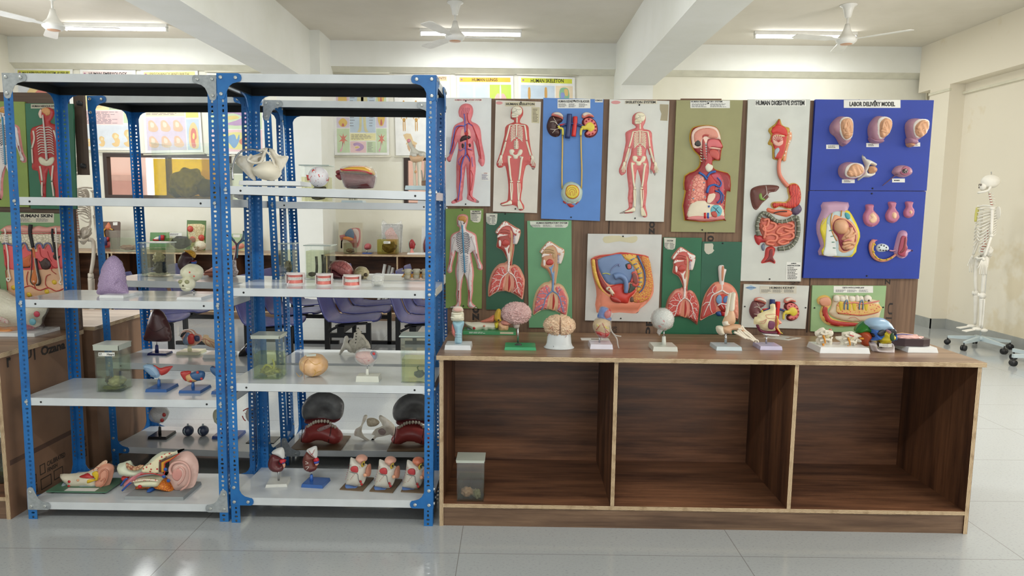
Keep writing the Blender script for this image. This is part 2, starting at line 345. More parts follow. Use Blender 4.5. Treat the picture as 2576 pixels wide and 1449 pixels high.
# beams: two run front to back, one along the back wall and one along the right wall
sbox('trim_1', (-2.92, YF, 2.95), (-2.50, 8.78, ZC), whitew); sbox('trim_2', (1.31, YF, 2.95), (1.72, 8.78, ZC), whitew)
sbox('trim_3', (XL, 9.30, 3.235), (XR, YB, ZC), whitew); sbox('trim_4', (5.25, YF, 2.98), (XR, 9.3, ZC), wallr)
mb = MB(); mb.prism([(9.305, 3.235), (YB, 3.235), (YB, 3.175), (9.395, 3.175)], XL, XR, 'x'); struct(mb.build('trim_5', M((222, 220, 204), .7)))
for n_, (x0, x1) in enumerate(((-2.92, -2.38), (1.31, 1.70))): sbox('trim_%d' % (6 + n_), (x0, 8.78, 0), (x1, YB, ZC), whitew)
sbox('trim_8', (5.24, 8.62, 0), (XR, 9.02, 2.98), wallr)
sk = M((168, 170, 166), .35)
sbox('baseboard_back', (XL, YB - .012, 0), (XR, YB, .12), sk); sbox('baseboard_right', (XR - .012, YF, 0), (XR, YB, .125), sk)
mb = MB(); mb.box((5.228, 8.608, 0), (XR, 8.62, .125)); mb.box((5.228, 8.608, 0), (5.24, 9.03, .125)); struct(mb.build('baseboard_column', sk))
# cable trunking on the right wall and the bent conduit pipe
mb = MB(); mb.box((5.395, 3, 2.86), (XR, 9.3, 2.89)); mb.box((5.225, 8.60, 2.90), (5.25, 9.03, 2.93)); struct(mb.build('trim_9', M((226, 221, 200), .5)))
c = atY(2326, 212, 9.36); d = atY(2331, 245, 9.38)
mb = MB(); mb.tube([(c.x - .03, YB + .02, c.z + .02), (c.x, 9.33, c.z + .015), (c.x + .03, 9.33, c.z - .03), (d.x, 9.38, d.z), (d.x + .02, 9.38, d.z - .1)], .014, 8)
o = tag(mb.build('conduit_pipe', M((214, 208, 186), .5)), 'bent cream conduit pipe sticking out of the back wall near the right corner', 'pipe')
# windows in the back wall: dark timber frame, panes, the pink building outside
dk = M((52, 36, 30), .5); pink = M((236, 196, 176), .8, 'wall', (226, 182, 160))
for i, (a, b, c, d) in enumerate(wins):
    mb = MB(); f = .05
    for p in (((a, c), (b, c + f)), ((a, d - f), (b, d)), ((a, c + f), (a + f, d - f)), ((b - f, c + f), (b, d - f)), (((a + b) / 2 - .02, c + f), ((a + b) / 2 + .02, d - f))):
        mb.box((p[0][0], YB - .02, p[0][1]), (p[1][0], YB + .07, p[1][1]))
    w_ = struct(mb.build('window_%d' % (i + 1), dk))
    mb = MB(); mb.box((a + f, YB + .03, c + f), (b - f, YB + .036, d - f)); mb.build('pane', GLASS, w_)
mb = MB(); mb.box((-9, 13.4, 0), (6, 13.6, 5.5)); nb = mb.build('neighbouring_building', pink)
tag(nb, 'pink plastered building seen through the windows in the back wall', 'building')
mb = MB(); q = atY(292, 440, 13.3); mb.box((q.x - .38, 13.3, 0), (q.x + .42, 13.4, q.z), 0); mb.build('door_frame', M((206, 160, 140), .7), nb)
mb = MB(); mb.box((q.x - .28, 13.27, 0), (q.x + .32, 13.31, q.z - .12), 0); mb.build('door', M((196, 140, 122), .7), nb)
mb = MB(); mb.box((-9, 10, -.1), (6, 13.6, 0)); struct(mb.build('ground_outside', M((190, 180, 165), .9)))
# wall socket on the left column
q = atY(709, 530, 8.77); T = Thing('wall_socket', 'white wall socket plate on the white column behind the racks', 'socket', (q.x, 8.78, q.z - .04))
mb = MB(); mb.box((-.07, -.012, 0), (.07, 0, .085)); mb.build('plate', M((235, 235, 228), .4), T)
mb = MB(); mb.box((.02, -.018, .02), (.045, -.012, .06)); mb.build('switch', M((245, 245, 240), .3), T)
# ---------------------------------------------------------------- tube lights and fans
wm = M((238, 238, 234), .35); TUBE = emit('tube_glow', (1, 1, .98), 14)
tl = ['leftmost ceiling tube light, beside the fan cut by the top edge of the photo', 'ceiling tube light in the middle, partly behind the middle ceiling fan', 'right-hand ceiling tube light, ending at the fan on the right']
for i, (x, y) in enumerate([TUBES[2], TUBES[0], TUBES[1]] + TUBES_FAR):
    T = Thing('tube_light', tl[i] if i < 3 else 'ceiling tube light nearer the camera, out of the picture', 'ceiling light', (x, y, ZC - .085), group='ceiling tube lights' if i > 2 else None)
    mb = MB(); mb.box((-.61, -.02, .045), (.61, .03, .085)); mb.box((-.61, -.02, .0), (-.595, .02, .05)); mb.box((.595, -.02, .0), (.61, .02, .05)); mb.build('housing', wm, T)
    mb = MB(); mb.tube([(-.594, 0, .022), (.594, 0, .022)], .016, 10); mb.build('tube', TUBE, T)
    area('tube_lamp', (x, y, ZC - .095), (1.18, .05), 18 if i < 3 else 46, (.97, 1, .98))
def fan(loc, label, a0, drop=.34):
    T = Thing('ceiling_fan', label, 'fan', loc); m = wm
    mb = MB(); mb.lathe([(.02, -.13), (.03, -.125), (.045, -.06), (.06, -.02), (.085, -.008), (.085, 0)], 24); mb.build('canopy', m, T)
    mb = MB(); mb.tube([(0, 0, -.12), (0, 0, -drop + .10)], .011, 10); mb.build('downrod', m, T)
    mb = MB(); mb.lathe([(.03, -drop - .055), (.075, -drop - .05), (.10, -drop - .025), (.105, -drop), (.085, -drop + .02), (.055, -drop + .05), (.035, -drop + .10), (.022, -drop + .15)], 28); mb.build('motor_housing', m, T)
    mb = MB(); mb.lathe([(.02, -drop - .06), (.055, -drop - .0565), (.062, -drop - .05)], 24); mb.build('bottom_cap', M((206, 160, 130), .3), T)
    for k in range(3):
        a = a0 + k * 2 * math.pi / 3; R_ = Matrix.Rotation(a, 4, 'Z') @ Matrix.Translation((0, 0, -drop - .01)) @ Matrix.Rotation(math.radians(8), 4, 'X')
        mb = MB(); pr = [(.09, .025), (.18, .03), (.22, .055), (.58, .065), (.62, .05), (.62, -.05), (.58, -.065), (.22, -.055), (.18, -.03), (.09, -.025)]
        mb.prism(pr, -.003, .003, 'z', mat=R_); mb.build('blade', m, T)
fan((-.626, 7.555, ZC), 'white ceiling fan in front of the middle tube light', .12); fan((3.44, 7.49, ZC), 'white ceiling fan at the right end of the right tube light', 1.3); fan((-4.6, 7.2, ZC), 'white ceiling fan at the left, cut by the top edge of the photo', 0.1, .36)
# ================================================================ RACKS
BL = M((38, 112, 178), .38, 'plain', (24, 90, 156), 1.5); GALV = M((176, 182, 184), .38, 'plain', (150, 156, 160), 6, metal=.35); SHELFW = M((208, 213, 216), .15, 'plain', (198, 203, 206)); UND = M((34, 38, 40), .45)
BOLT = M((196, 200, 198), .3, metal=.7)
def post_mesh():
    mb = MB(); n = 98; P_ = .0204; w = .040; t = .0018; kinds = [(.0052, .0060), (.0075, .0045), (.0045, .0068), (.0048, .0048)]
    for ax in (0, 1):
        def q(u, v, z): return (u, v, z) if ax == 0 else (v, u, z)
        for i in range(n):
            z0 = i * P_; z1 = z0 + P_; zc = (z0 + z1) / 2; uc = w * .54; hx, hz = kinds[i % 4]; N8 = 8
            out = [(w, zc), (w, z1), (uc, z1), (0, z1), (0, zc), (0, z0), (uc, z0), (w, z0)]
            k = .62 if i % 4 != 3 else .71
            hole = [(uc + hx, zc), (uc + hx * (k if i % 4 == 3 else .85), zc + hz * (k if i % 4 == 3 else .8)), (uc, zc + hz), (uc - hx * (k if i % 4 == 3 else .85), zc + hz * (k if i % 4 == 3 else .8)), (uc - hx, zc), (uc - hx * (k if i % 4 == 3 else .85), zc - hz * (k if i % 4 == 3 else .8)), (uc, zc - hz), (uc + hx * (k if i % 4 == 3 else .85), zc - hz * (k if i % 4 == 3 else .8))]
            vs = [q(u, 0, z) for u, z in out] + [q(u, 0, z) for u, z in hole] + [q(u, t, z) for u, z in out] + [q(u, t, z) for u, z in hole]
            fs = []
            for j in range(8):
                k2 = (j + 1) % 8; fs += [(j, k2, 8 + k2, 8 + j), (16 + j, 24 + j, 24 + k2, 16 + k2), (8 + j, 8 + k2, 24 + k2, 24 + j)]
            fs += [(0, 16, 17, 1), (0, 7, 23, 16)]
            mb.add(vs, fs, 0)
    o = mb.build('post', BL); me = o.data; bpy.data.objects.remove(o); return me, n * P_
POST, PH = post_mesh()
def gusset_mesh(m):
    a, b, r = .098, .020, .014
    pts = [(0, 0), (a - .008, 0)] + [(a - .008 + .014 * math.sin(t), -.018 + .018 * math.cos(t)) for t in (.5, 1.0, 1.57, 2.1, 2.7)] + [(a - .012, -.036), (.065, -.042), (.05, -.054), (.042, -.07), (.036, -.085), (.032, -.095)] + [(.018 + .015 * math.cos(t), -.095 - .012 * math.sin(t)) for t in (.5, 1.1, 1.57, 2.1, 2.7)] + [(.002, -.09)]
    mb = MB(); mb.prism(pts, -.0022, 0, 'y'); o = mb.build('gusset', m); me = o.data; bpy.data.objects.remove(o); return me
GUS = {'b': gusset_mesh(BL), 'g': gusset_mesh(GALV)}
mb = MB(); mb.lathe([(.0078, 0), (.0078, .0045), (.0066, .0055), (.003, .006)], 6, mi=0); bo = mb.build('bolt', BOLT); BOLTM = bo.data; bpy.data.objects.remove(bo)
for p in BOLTM.polygons: p.use_smooth = False
def link(me, name, parent, mat):
    o = bpy.data.objects.new(name, me); COL.objects.link(o); o.parent = parent; o.matrix_local = mat; return o
TR, RZ = Matrix.Translation, (lambda a: Matrix.Rotation(a, 4, 'Z'))
def shelf(T, z, w, d, dx, dy, tiltl=0., top=False, lip=.035):
    mb = MB(); t = .0012; a, b = .0024, w - .0024; c, e = .0024, d - .0024
    vs = [(a, c, 0), (b, c, 0), (b, e, 0), (a, e, 0)]; N_ = 4
    # sheet: white outside, black inside; lips folded down and back in
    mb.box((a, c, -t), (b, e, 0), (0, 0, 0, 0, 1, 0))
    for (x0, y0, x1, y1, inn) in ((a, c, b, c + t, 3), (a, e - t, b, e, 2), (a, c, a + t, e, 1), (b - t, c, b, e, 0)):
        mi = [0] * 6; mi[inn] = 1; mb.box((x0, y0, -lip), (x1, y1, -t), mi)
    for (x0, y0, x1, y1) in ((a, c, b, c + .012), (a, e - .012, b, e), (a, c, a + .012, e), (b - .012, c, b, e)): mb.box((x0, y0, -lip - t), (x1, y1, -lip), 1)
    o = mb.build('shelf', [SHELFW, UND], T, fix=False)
    o.matrix_local = TR((dx, dy, z)) @ Matrix.Rotation(tiltl, 4, 'Y')
    if not top:   # punched holes in the front lip, seen as dark dots
        for hx in (.085, w - .085):
            mb = MB(); mb.prism([(hx + .0048 * math.cos(k), -lip * .55 + .0048 * math.sin(k)) for k in [i * .785 for i in range(8)]], c - .0009, c, 'y'); p = mb.build('punched_hole', INK, o)
    return o
RACK = {}
def rack(key, label, loc, rz, w, d, Hh, zs, lean, gm, group=None, tilt={}):
    T = Thing('storage_rack', label, 'rack', loc, rz); lx, ly = lean; LR = Matrix(((1, 0, lx, 0), (0, 1, ly, 0), (0, 0, 1, 0), (0, 0, 0, 1)))
    LRr = Matrix.Rotation(lx, 4, 'Y') @ Matrix.Rotation(-ly, 4, 'X'); sc = Matrix.Diagonal((1, 1, Hh / PH, 1)); RACK[key] = T
    T.zs = zs; T.w = w; T.d = d
    posts = []
    for (x, y, k) in ((0, 0, 0), (w, 0, 1), (w, d, 2), (0, d, 3)):
        pm = TR((x, y, 0)) @ LRr @ RZ(k * math.pi / 2) @ sc; posts.append((link(POST, 'post', T.o, pm), pm.inverted()))
    for i, z in enumerate(zs): 
        shelf(T, z, w, d, lx * z, ly * z, tilt.get(i, 0), i == 0)
        if 0 < i < len(zs) - 1:
            for (x, s) in ((.0215, 0), (w - .0215, 1)):
                link(BOLTM, 'bolt', posts[s][0], posts[s][1] @ TR((x + lx * z, ly * z, z - .018)) @ Matrix.Rotation(math.pi / 2, 4, 'X'))
                link(BOLTM, 'bolt', posts[s][0], posts[s][1] @ TR((lx * z + (0 if s == 0 else w), ly * z + .0215, z - .018)) @ Matrix.Rotation((-1 if s == 0 else 1) * math.pi / 2, 4, 'Y'))
    def gus(face, side, top, m):
        # face: 0 front, 1 back, 2 left, 3 right ; side: 0 near the first corner, 1 near the second
        z = Hh if top else zs[-1] - .036; L_ = w if face < 2 else d
        S = Matrix.Diagonal((-1 if side else 1, 1, 1 if top else -1, 1)); base = {0: TR((0, 0, 0)), 1: TR((w, d, 0)) @ RZ(math.pi), 2: TR((0, d, 0)) @ RZ(-math.pi / 2), 3: TR((w, 0, 0)) @ RZ(math.pi / 2)}[face]
        mt = TR((lx * z, ly * z, z)) @ base @ TR((L_ if side else 0, 0, 0)) @ S
        g = link(GUS[m], 'gusset', T.o, mt)
        for (bx, bz) in ((.017, -.017), (.080, -.018), (.017, -.085)): link(BOLTM, 'bolt', g, TR((bx, -.0022, bz)) @ Matrix.Rotation(math.pi / 2, 4, 'X'))
    for (face, side, top, m) in gm: gus(face, side, top, m)
    return T
def G(tl, tr, bl, br): 
    g = [(0, 0, 1, tl), (0, 1, 1, tr), (0, 0, 0, bl), (0, 1, 0, br)]
    return g + [(1, s, t, 'b') for s in (0, 1) for t in (0, 1)] + [(f, s, t, 'b') for f in (2, 3) for s in (0, 1) for t in (0, 1)]
ADX = dict(A=(.0052, .0089), B=(.0107, -.0176), C=(-.0086, -.0054), D=(-.0284, .013))
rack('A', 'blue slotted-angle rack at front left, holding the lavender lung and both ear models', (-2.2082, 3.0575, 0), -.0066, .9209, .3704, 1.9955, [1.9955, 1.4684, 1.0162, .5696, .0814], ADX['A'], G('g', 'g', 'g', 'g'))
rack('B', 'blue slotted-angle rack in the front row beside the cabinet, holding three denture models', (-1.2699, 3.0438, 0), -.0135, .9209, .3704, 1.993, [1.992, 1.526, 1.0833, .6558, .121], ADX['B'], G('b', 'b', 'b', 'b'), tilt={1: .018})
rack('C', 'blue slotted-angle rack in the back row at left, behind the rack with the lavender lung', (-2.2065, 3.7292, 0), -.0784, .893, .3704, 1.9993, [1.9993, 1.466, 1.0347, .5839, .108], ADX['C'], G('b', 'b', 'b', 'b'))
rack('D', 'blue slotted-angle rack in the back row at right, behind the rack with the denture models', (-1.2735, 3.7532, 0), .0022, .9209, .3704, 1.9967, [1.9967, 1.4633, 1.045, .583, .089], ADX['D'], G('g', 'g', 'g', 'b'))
# ================================================================ PLYWOOD DISPLAY CABINETS
LAM = (128, 92, 68); TOPM = M((166, 134, 106), .3, 'wood', (124, 94, 72), 1.); INM = M((142, 98, 70), .42, 'wood', (80, 52, 38), 1.); INV = M((124, 84, 58), .42, 'woodv', (66, 43, 32), 1.); KRAFT = M((138, 106, 82), .6, 'plain', (112, 82, 62), .4); PLINTH = M((124, 98, 76), .55, 'wood', (88, 66, 50), 1.3)
PLYH, PLYV = M((212, 190, 154), .6, 'ply', (126, 98, 70), 0), M((212, 190, 154), .6, 'ply', (126, 98, 70), 1)
PLYD = M((212, 190, 154), .6, 'ply', (126, 98, 70), 2)
def cabinet(label, loc, rz, w, d, h, divs, t=.018, name='display_cabinet', top=None, kraft=False, lab=True):
    T = Thing(name, label, 'cabinet', loc, rz); tt = .020
    mb = MB(); mb.box((-.012, -.012, h - tt), (w + .012, d, h), (2, 2, 1, 2, 3, 0)); mb.build('worktop', [top or TOPM, PLYH, PLYH, INM], T)
    outer = KRAFT if kraft else INV
    for x, n_ in ((0, 0), (w - t, 1)):
        mb = MB(); mb.box((x, 0, 0), (x + t, d - .0005, h - tt), (1 if n_ == 0 else 0, 0 if n_ == 0 else 1, 2, 1, 0, 0)); mb.build('side_panel', [INV, outer, PLYV], T)
    for x in divs:
        mb = MB(); mb.box((x - t / 2, .0, .107), (x + t / 2, d - .02, h - tt), (0, 0, 1, 0, 0, 0)); mb.build('divider', [INV, PLYV], T)
    mb = MB(); mb.box((t, 0, .088), (w - t, d - .02, .106), (0, 0, 1, 0, 0, 0)); mb.build('bottom_board', [INM, PLYH], T)
    mb = MB(); mb.box((t, .006, 0), (w - t, .022, .088)); mb.build('plinth', PLINTH, T)
    mb = MB(); mb.box((t, d - .02, .0), (w - t, d - .002, h - tt), (0, 0, 0, 1, 0, 0)); mb.build('back_panel', [INM, KRAFT], T)
    return T
Tt = -.0089
TT = cabinet('long dark walnut plywood display cabinet with three open bays, jar in the left bay', (-.319, 3.036, 0), Tt, 2.395, .60, .794, [.785, 1.583])
TT.ztop = .794
LT = cabinet('plywood display cabinet at the left edge of the photo, open front, printed brown side', (-2.285 - 2.42, 3.05, 0), 0, 2.42, .60, .775, [.8, 1.6], kraft=True)
LT.o['label'] = 'plywood display cabinet at the left edge of the photo, open front, stencilled brown side'
LT2 = cabinet('second plywood cabinet standing back to back behind the one at the left edge', (-2.25 , 4.29, 0), math.pi, 2.42, .60, .785, [.8, 1.6], kraft=True, top=M((206, 188, 172), .3, 'wood', (186, 166, 150)))
# mill stencils on the raw side of the left cabinets (side plane x = const)
SK = M((46, 38, 33), .7)
class SideT:
    def __init__(s, o, M_): s.o = o; s.M = M_; s.I = M_.inverted(); s.off = 0.
    px = Thing.px
def side_text(parentT, part, xw, items):
    R_ = TR((xw, 0, 0)) @ RZ(math.pi / 2); S = SideT(parentT.o, R_); L_ = parentT.I @ R_
    for it in items:
        o = text(S, it[0], it[1], SK, off=-.0005, parent=part, bold=it[2] if len(it) > 2 else .01, uv=True, depth=.0003); o.matrix_local = L_
    return S, L_
sp_ = [c for c in LT.o.children if c.name.startswith('side_panel')][1]
sd, L_ = side_text(LT, sp_, -2.285, [('Ozana', (3.325, .748, 3.51, .702), .035), ('r', (3.095, .745, 3.122, .700), .035), ('U|', (3.20, .75, 3.285, .695), .01), ('CALIBRATED', (3.315, .175, 3.455, .15), .02), ('FINISH', (3.315, .142, 3.39, .12), .02), ('FIRE', (3.585, .20, 3.63, .18)), ('PANEL', (3.58, .165, 3.635, .145))])
for (a, b, c_, d_) in ((3.262, .175, 3.30, .125), (3.192, .145, 3.235, .105), (3.192, .095, 3.235, .055), (3.262, .105, 3.34, .05), (3.36, .11, 3.43, .06), (3.585, .13, 3.63, .09)):
    mb = MB(); e = .004
    for p, q in (((a, c_ if 0 else d_), (a + e, b)), ((c_ - e, d_), (c_, b)), ((a, b - e), (c_, b)), ((a, d_), (c_, d_ + e))): mb.box((p[0], -.0012, p[1]), (q[0], -.0004, q[1]))
    o = mb.build('stencil_mark', SK, sp_); o.matrix_local = L_
mb = MB(); mb.box((3.07, -.0010, .248), (3.62, -.0003, .272)); o = mb.build('stencil_band', M((84, 60, 48), .7), sp_); o.matrix_local = L_
# ================================================================ UPRIGHT BOARDS
UPB = M((132, 102, 78), .6, 'woodv', (100, 76, 58), 1.)
bx0, bx1 = -.35, 2.143; by0 = 3.744 - .0369 * bx0; by1 = 3.744 - .0369 * bx1; brz = math.atan2(by1 - by0, bx1 - bx0)
BT = Thing('upright_board', 'tall brown plywood board standing behind the long cabinet, carrying the relief models', 'board', (bx0, by0, 0), brz)
BW = math.hypot(bx1 - bx0, by1 - by0); BT.w = BW
mb = MB(); mb.box((0, 0, .02), (BW, .018, 2.013), (1, 1, 0, 0, 1, 1)); mb.build('board_panel', [UPB, M((96, 74, 58), .6)], BT)
for x in (.86, 1.37, 1.93):
    mb = MB(); mb.box((x, -.0008, .8), (x + .006, 0, 2.01)); mb.build('seam_line', M((52, 38, 30), .8), BT)
mb = MB(); mb.box((1.22, 0.018, 2.0), (1.43, .036, 2.022)); mb.build('rear_batten', M((120, 88, 66), .6), BT)
def btext(s, box, rot=True, bold=.03):
    # stencil letters running up the board
    q = [BT.px(a, b, 0) for a, b in ((box[0], box[3]), (box[2], box[1]))]
    (x0, z0), (x1, z1) = q; cx, cz = (x0 + x1) / 2, (z0 + z1) / 2; w_, h_ = abs(x1 - x0), abs(z1 - z0)
    o = text(BT, s, (cx - h_ / 2, cz + w_ / 2, cx + h_ / 2, cz - w_ / 2), M((44, 36, 32), .7), off=-.0006, uv=True, bold=bold, name='stencil_lettering', depth=.0003)
    if rot: o.matrix_local = TR((cx, 0, cz)) @ Matrix.Rotation(math.pi / 2, 4, 'Y') @ TR((-cx, 0, -cz))
btext('oz', (1188, 768, 1206, 806)); btext('oz', (1632, 556, 1648, 590)); btext('dc', (1624, 800, 1642, 840)); btext('10', (1779, 582, 1797, 608)); btext('Oz', (2152, 250, 2168, 282)); btext('Z', (2226, 702, 2240, 716)); btext('U|', (2228, 762, 2246, 802), bold=.0); btext('CFA', (1985, 705, 2012, 716), bold=.0); btext('BOX', (1540, 822, 1552, 838), bold=0)
# board on the left cabinet
BTL = Thing('upright_board', 'brown framed board at the left edge standing on the left cabinet, carrying green relief panels', 'board', (-4.72, 3.64, 0), .0)
mb = MB(); mb.box((0, 0, .776), (2.44, .02, 2.0)); mb.build('board_panel', M((104, 84, 68), .6, 'wood', (82, 64, 52)), BTL)
# ================================================================ RELIEF PANELS
V1, V2, V3, V4, V5, V7 = V(1100, 230, 4.527), V(1500, 230, 3.915), V(1850, 230, 2.957), V(1100, 510, 4.39), V(1450, 570, 5.176), V(1600, 700, 2.862)
def C(r, g, b, ro=.38): return M((r, g, b), ro)
def panel(label, quad, col, t=.012, host=None, name='relief_panel', cat='anatomical relief', n=1, rough=.45, group=None):
    host = host or BT; cx = sum(q[0] for q in quad) / 4; yb = max(q[1] for q in quad)
    u, v = host.px(cx, yb, 0); loc = host.M @ Vector((u, -.0006, v)); T = Thing(name, label, cat, loc, math.atan2(host.M[1][0], host.M[0][0]), group)
    T.off = -t; mb = MB(); pp = [T.px(x, y, -t) for x, y in quad]
    mb.prism(smooth(pp, n) if n > 1 else pp, 0, -t); mb.build('panel_board', M(col, rough), T, bevel=0); return T
def D(T, name, p, col, th, base=0., **k): return dome(T, name, p, th, col if not isinstance(col, tuple) else C(*col), base, **k)
def dots(T, name, pts, r, col, h, parent=None, rz=.6):
    mb = MB()
    if name in SPLIT and len(pts) > 1:
        for p in pts: o = dots(T, name, [p], r, col, h, parent, rz)
        return o
    for x, y in pts:
        u, v = T.px(x, y); mb.blob((u, T.off - h, v), (r, r * rz, r), 1)
    return mb.build(name, C(*col), parent or T)
def nails(T, pts): 
    for x, y in pts:
        u, v = T.px(x, y); mb = MB(); mb.lathe([(.004, 0), (.004, .003), (.002, .0042)], 10); o = mb.build('nail', INK, T); o.matrix_local = TR((u, T.off, v)) @ Matrix.Rotation(math.pi / 2, 4, 'X')
def inset(p, d):
    n = len(p); a = sum(p[i][0] * p[(i + 1) % n][1] - p[(i + 1) % n][0] * p[i][1] for i in range(n)); s = 1 if a > 0 else -1; out = []
    for i in range(n):
        (x0, y0), (x1, y1) = p[i - 1], p[(i + 1) % n]; dx, dy = x1 - x0, y1 - y0; L_ = math.hypot(dx, dy) or 1
        out.append((p[i][0] - s * dy / L_ * d, p[i][1] + s * dx / L_ * d))
    return out
def mp(f, st): return [f(float(a.split(',')[0]), float(a.split(',')[1])) for a in st.split()]
BONE = C(232, 226, 206); PK = (224, 128, 130)
# ---- 1 circulatory figure
T = panel('white relief panel titled human circulatory system, pink body with red and blue vessels', [(1121.5, 246), (1236, 246), (1233, 519), (1121.5, 518)], (222, 225, 224))
label_strip(T, (1141.5, 247.5, 1214, 256), 'HUMAN CIRCULATORY SYSTEM', (1144.5, 249.5, 1211, 253.5), ink=M((170, 50, 62), .6))
BODY1 = "240,235 250,190 275,155 320,137 370,145 400,175 410,225 400,280 385,320 395,345 440,365 475,395 495,450 505,560 520,640 540,740 540,810 525,848 500,852 480,820 465,790 470,740 440,620 415,560 415,600 425,700 440,850 430,960 420,1050 400,1180 420,1210 470,1245 475,1265 440,1268 360,1240 335,1220 345,1160 340,1050 335,950 325,840 318,900 305,1000 300,1080 285,1180 290,1230 260,1250 190,1278 160,1272 165,1250 210,1222 225,1190 215,1080 218,960 215,860 225,740 240,650 235,570 215,620 185,700 160,770 150,800 125,800 105,770 110,750 135,730 150,640 160,540 175,440 200,385 250,355 295,340 290,310 265,295 250,285 245,265"
b = D(T, 'body_figure', V1(BODY1), (228, 128, 134), .016, w=.014, n=2)
h = .0182; RED, BLU = (186, 14, 26), (70, 104, 200)
for s_ in ((1),): strands(T, 'artery', [(V1("345,250 352,330 375,372 405,395 440,480 470,560 490,680 500,770"), .0022), (V1("345,370 345,450 345,600 345,700 380,780 375,900 378,1050 372,1180"), .003), (V1("345,720 290,760 265,850 262,960 260,1060 250,1200 215,1245"), .0026), (V1("300,400 250,410 215,470 195,560 180,640 150,710"), .0022), (V1("385,900 410,960 400,1050 385,1130"), .0014), (V1("372,1180 420,1240"), .0014), (V1("345,660 400,680"), .0012), (V1("345,600 380,615"), .0012), (V1("440,480 455,600 480,740"), .0013), (V1("250,800 240,860 240,900"), .0012)], C(*RED), h)
strands(T, 'vein', [(V1("310,260 318,330 318,400 322,470"), .0024), (V1("322,580 325,640 325,710 300,780 280,860 275,980 262,1060 255,1150 240,1240"), .003), (V1("325,720 365,770 372,800"), .0024), (V1("320,400 260,395 210,420 190,520 170,620 145,710"), .0024), (V1("318,390 360,370 410,400"), .002), (V1("322,640 270,680 250,660"), .0014), (V1("340,655 400,665"), .0012), (V1("400,750 400,800 410,860"), .0013), (V1("275,860 240,800 290,730"), .0013), (V1("195,560 200,640 160,720"), .0013)], C(*BLU), h)
strands(T, 'scalp_vessel', [(V1("%d,265 %d,240 %d,215 %d,190" % (x, x - 6, x + 6, x)), .0008) for x in (285, 305, 325, 345, 365)], C(170, 70, 110), h - .001)
D(T, 'lung', V1("300,415 270,440 258,490 262,520 290,520 315,500 318,440"), (236, 176, 160), .004, .013); D(T, 'lung', V1("345,410 375,430 392,470 395,515 365,520 335,500 335,440"), (236, 176, 160), .004, .013)
D(T, 'heart', V1("315,460 340,455 360,480 345,510 320,500"), (200, 60, 56), .005, .015); D(T, 'liver', V1("265,540 290,510 340,497 380,515 388,530 360,550 310,565 270,580 260,560"), (58, 36, 34), .008, .014)
D(T, 'kidney', V1("280,600 300,595 312,620 300,650 282,645"), (52, 32, 32), .005, .014); D(T, 'kidney', V1("365,595 385,600 388,625 372,640 360,620"), (52, 32, 32), .005, .014)
o = slab(T, 'paper_label', [(1211, 433), (1232.5, 434), (1231.5, 455), (1210, 453.5)], .001, PAPER); lines(T, (1212, 438, 1230, 452), 6, M((120, 110, 150), .7), off=T.off - .001, parent=o); text(T, 'HUMAN', (1217, 434.5, 1226, 437), M((180, 50, 60), .7), off=T.off - .001, parent=o)
nails(T, [(1172, 254), (1171.5, 513.5)])
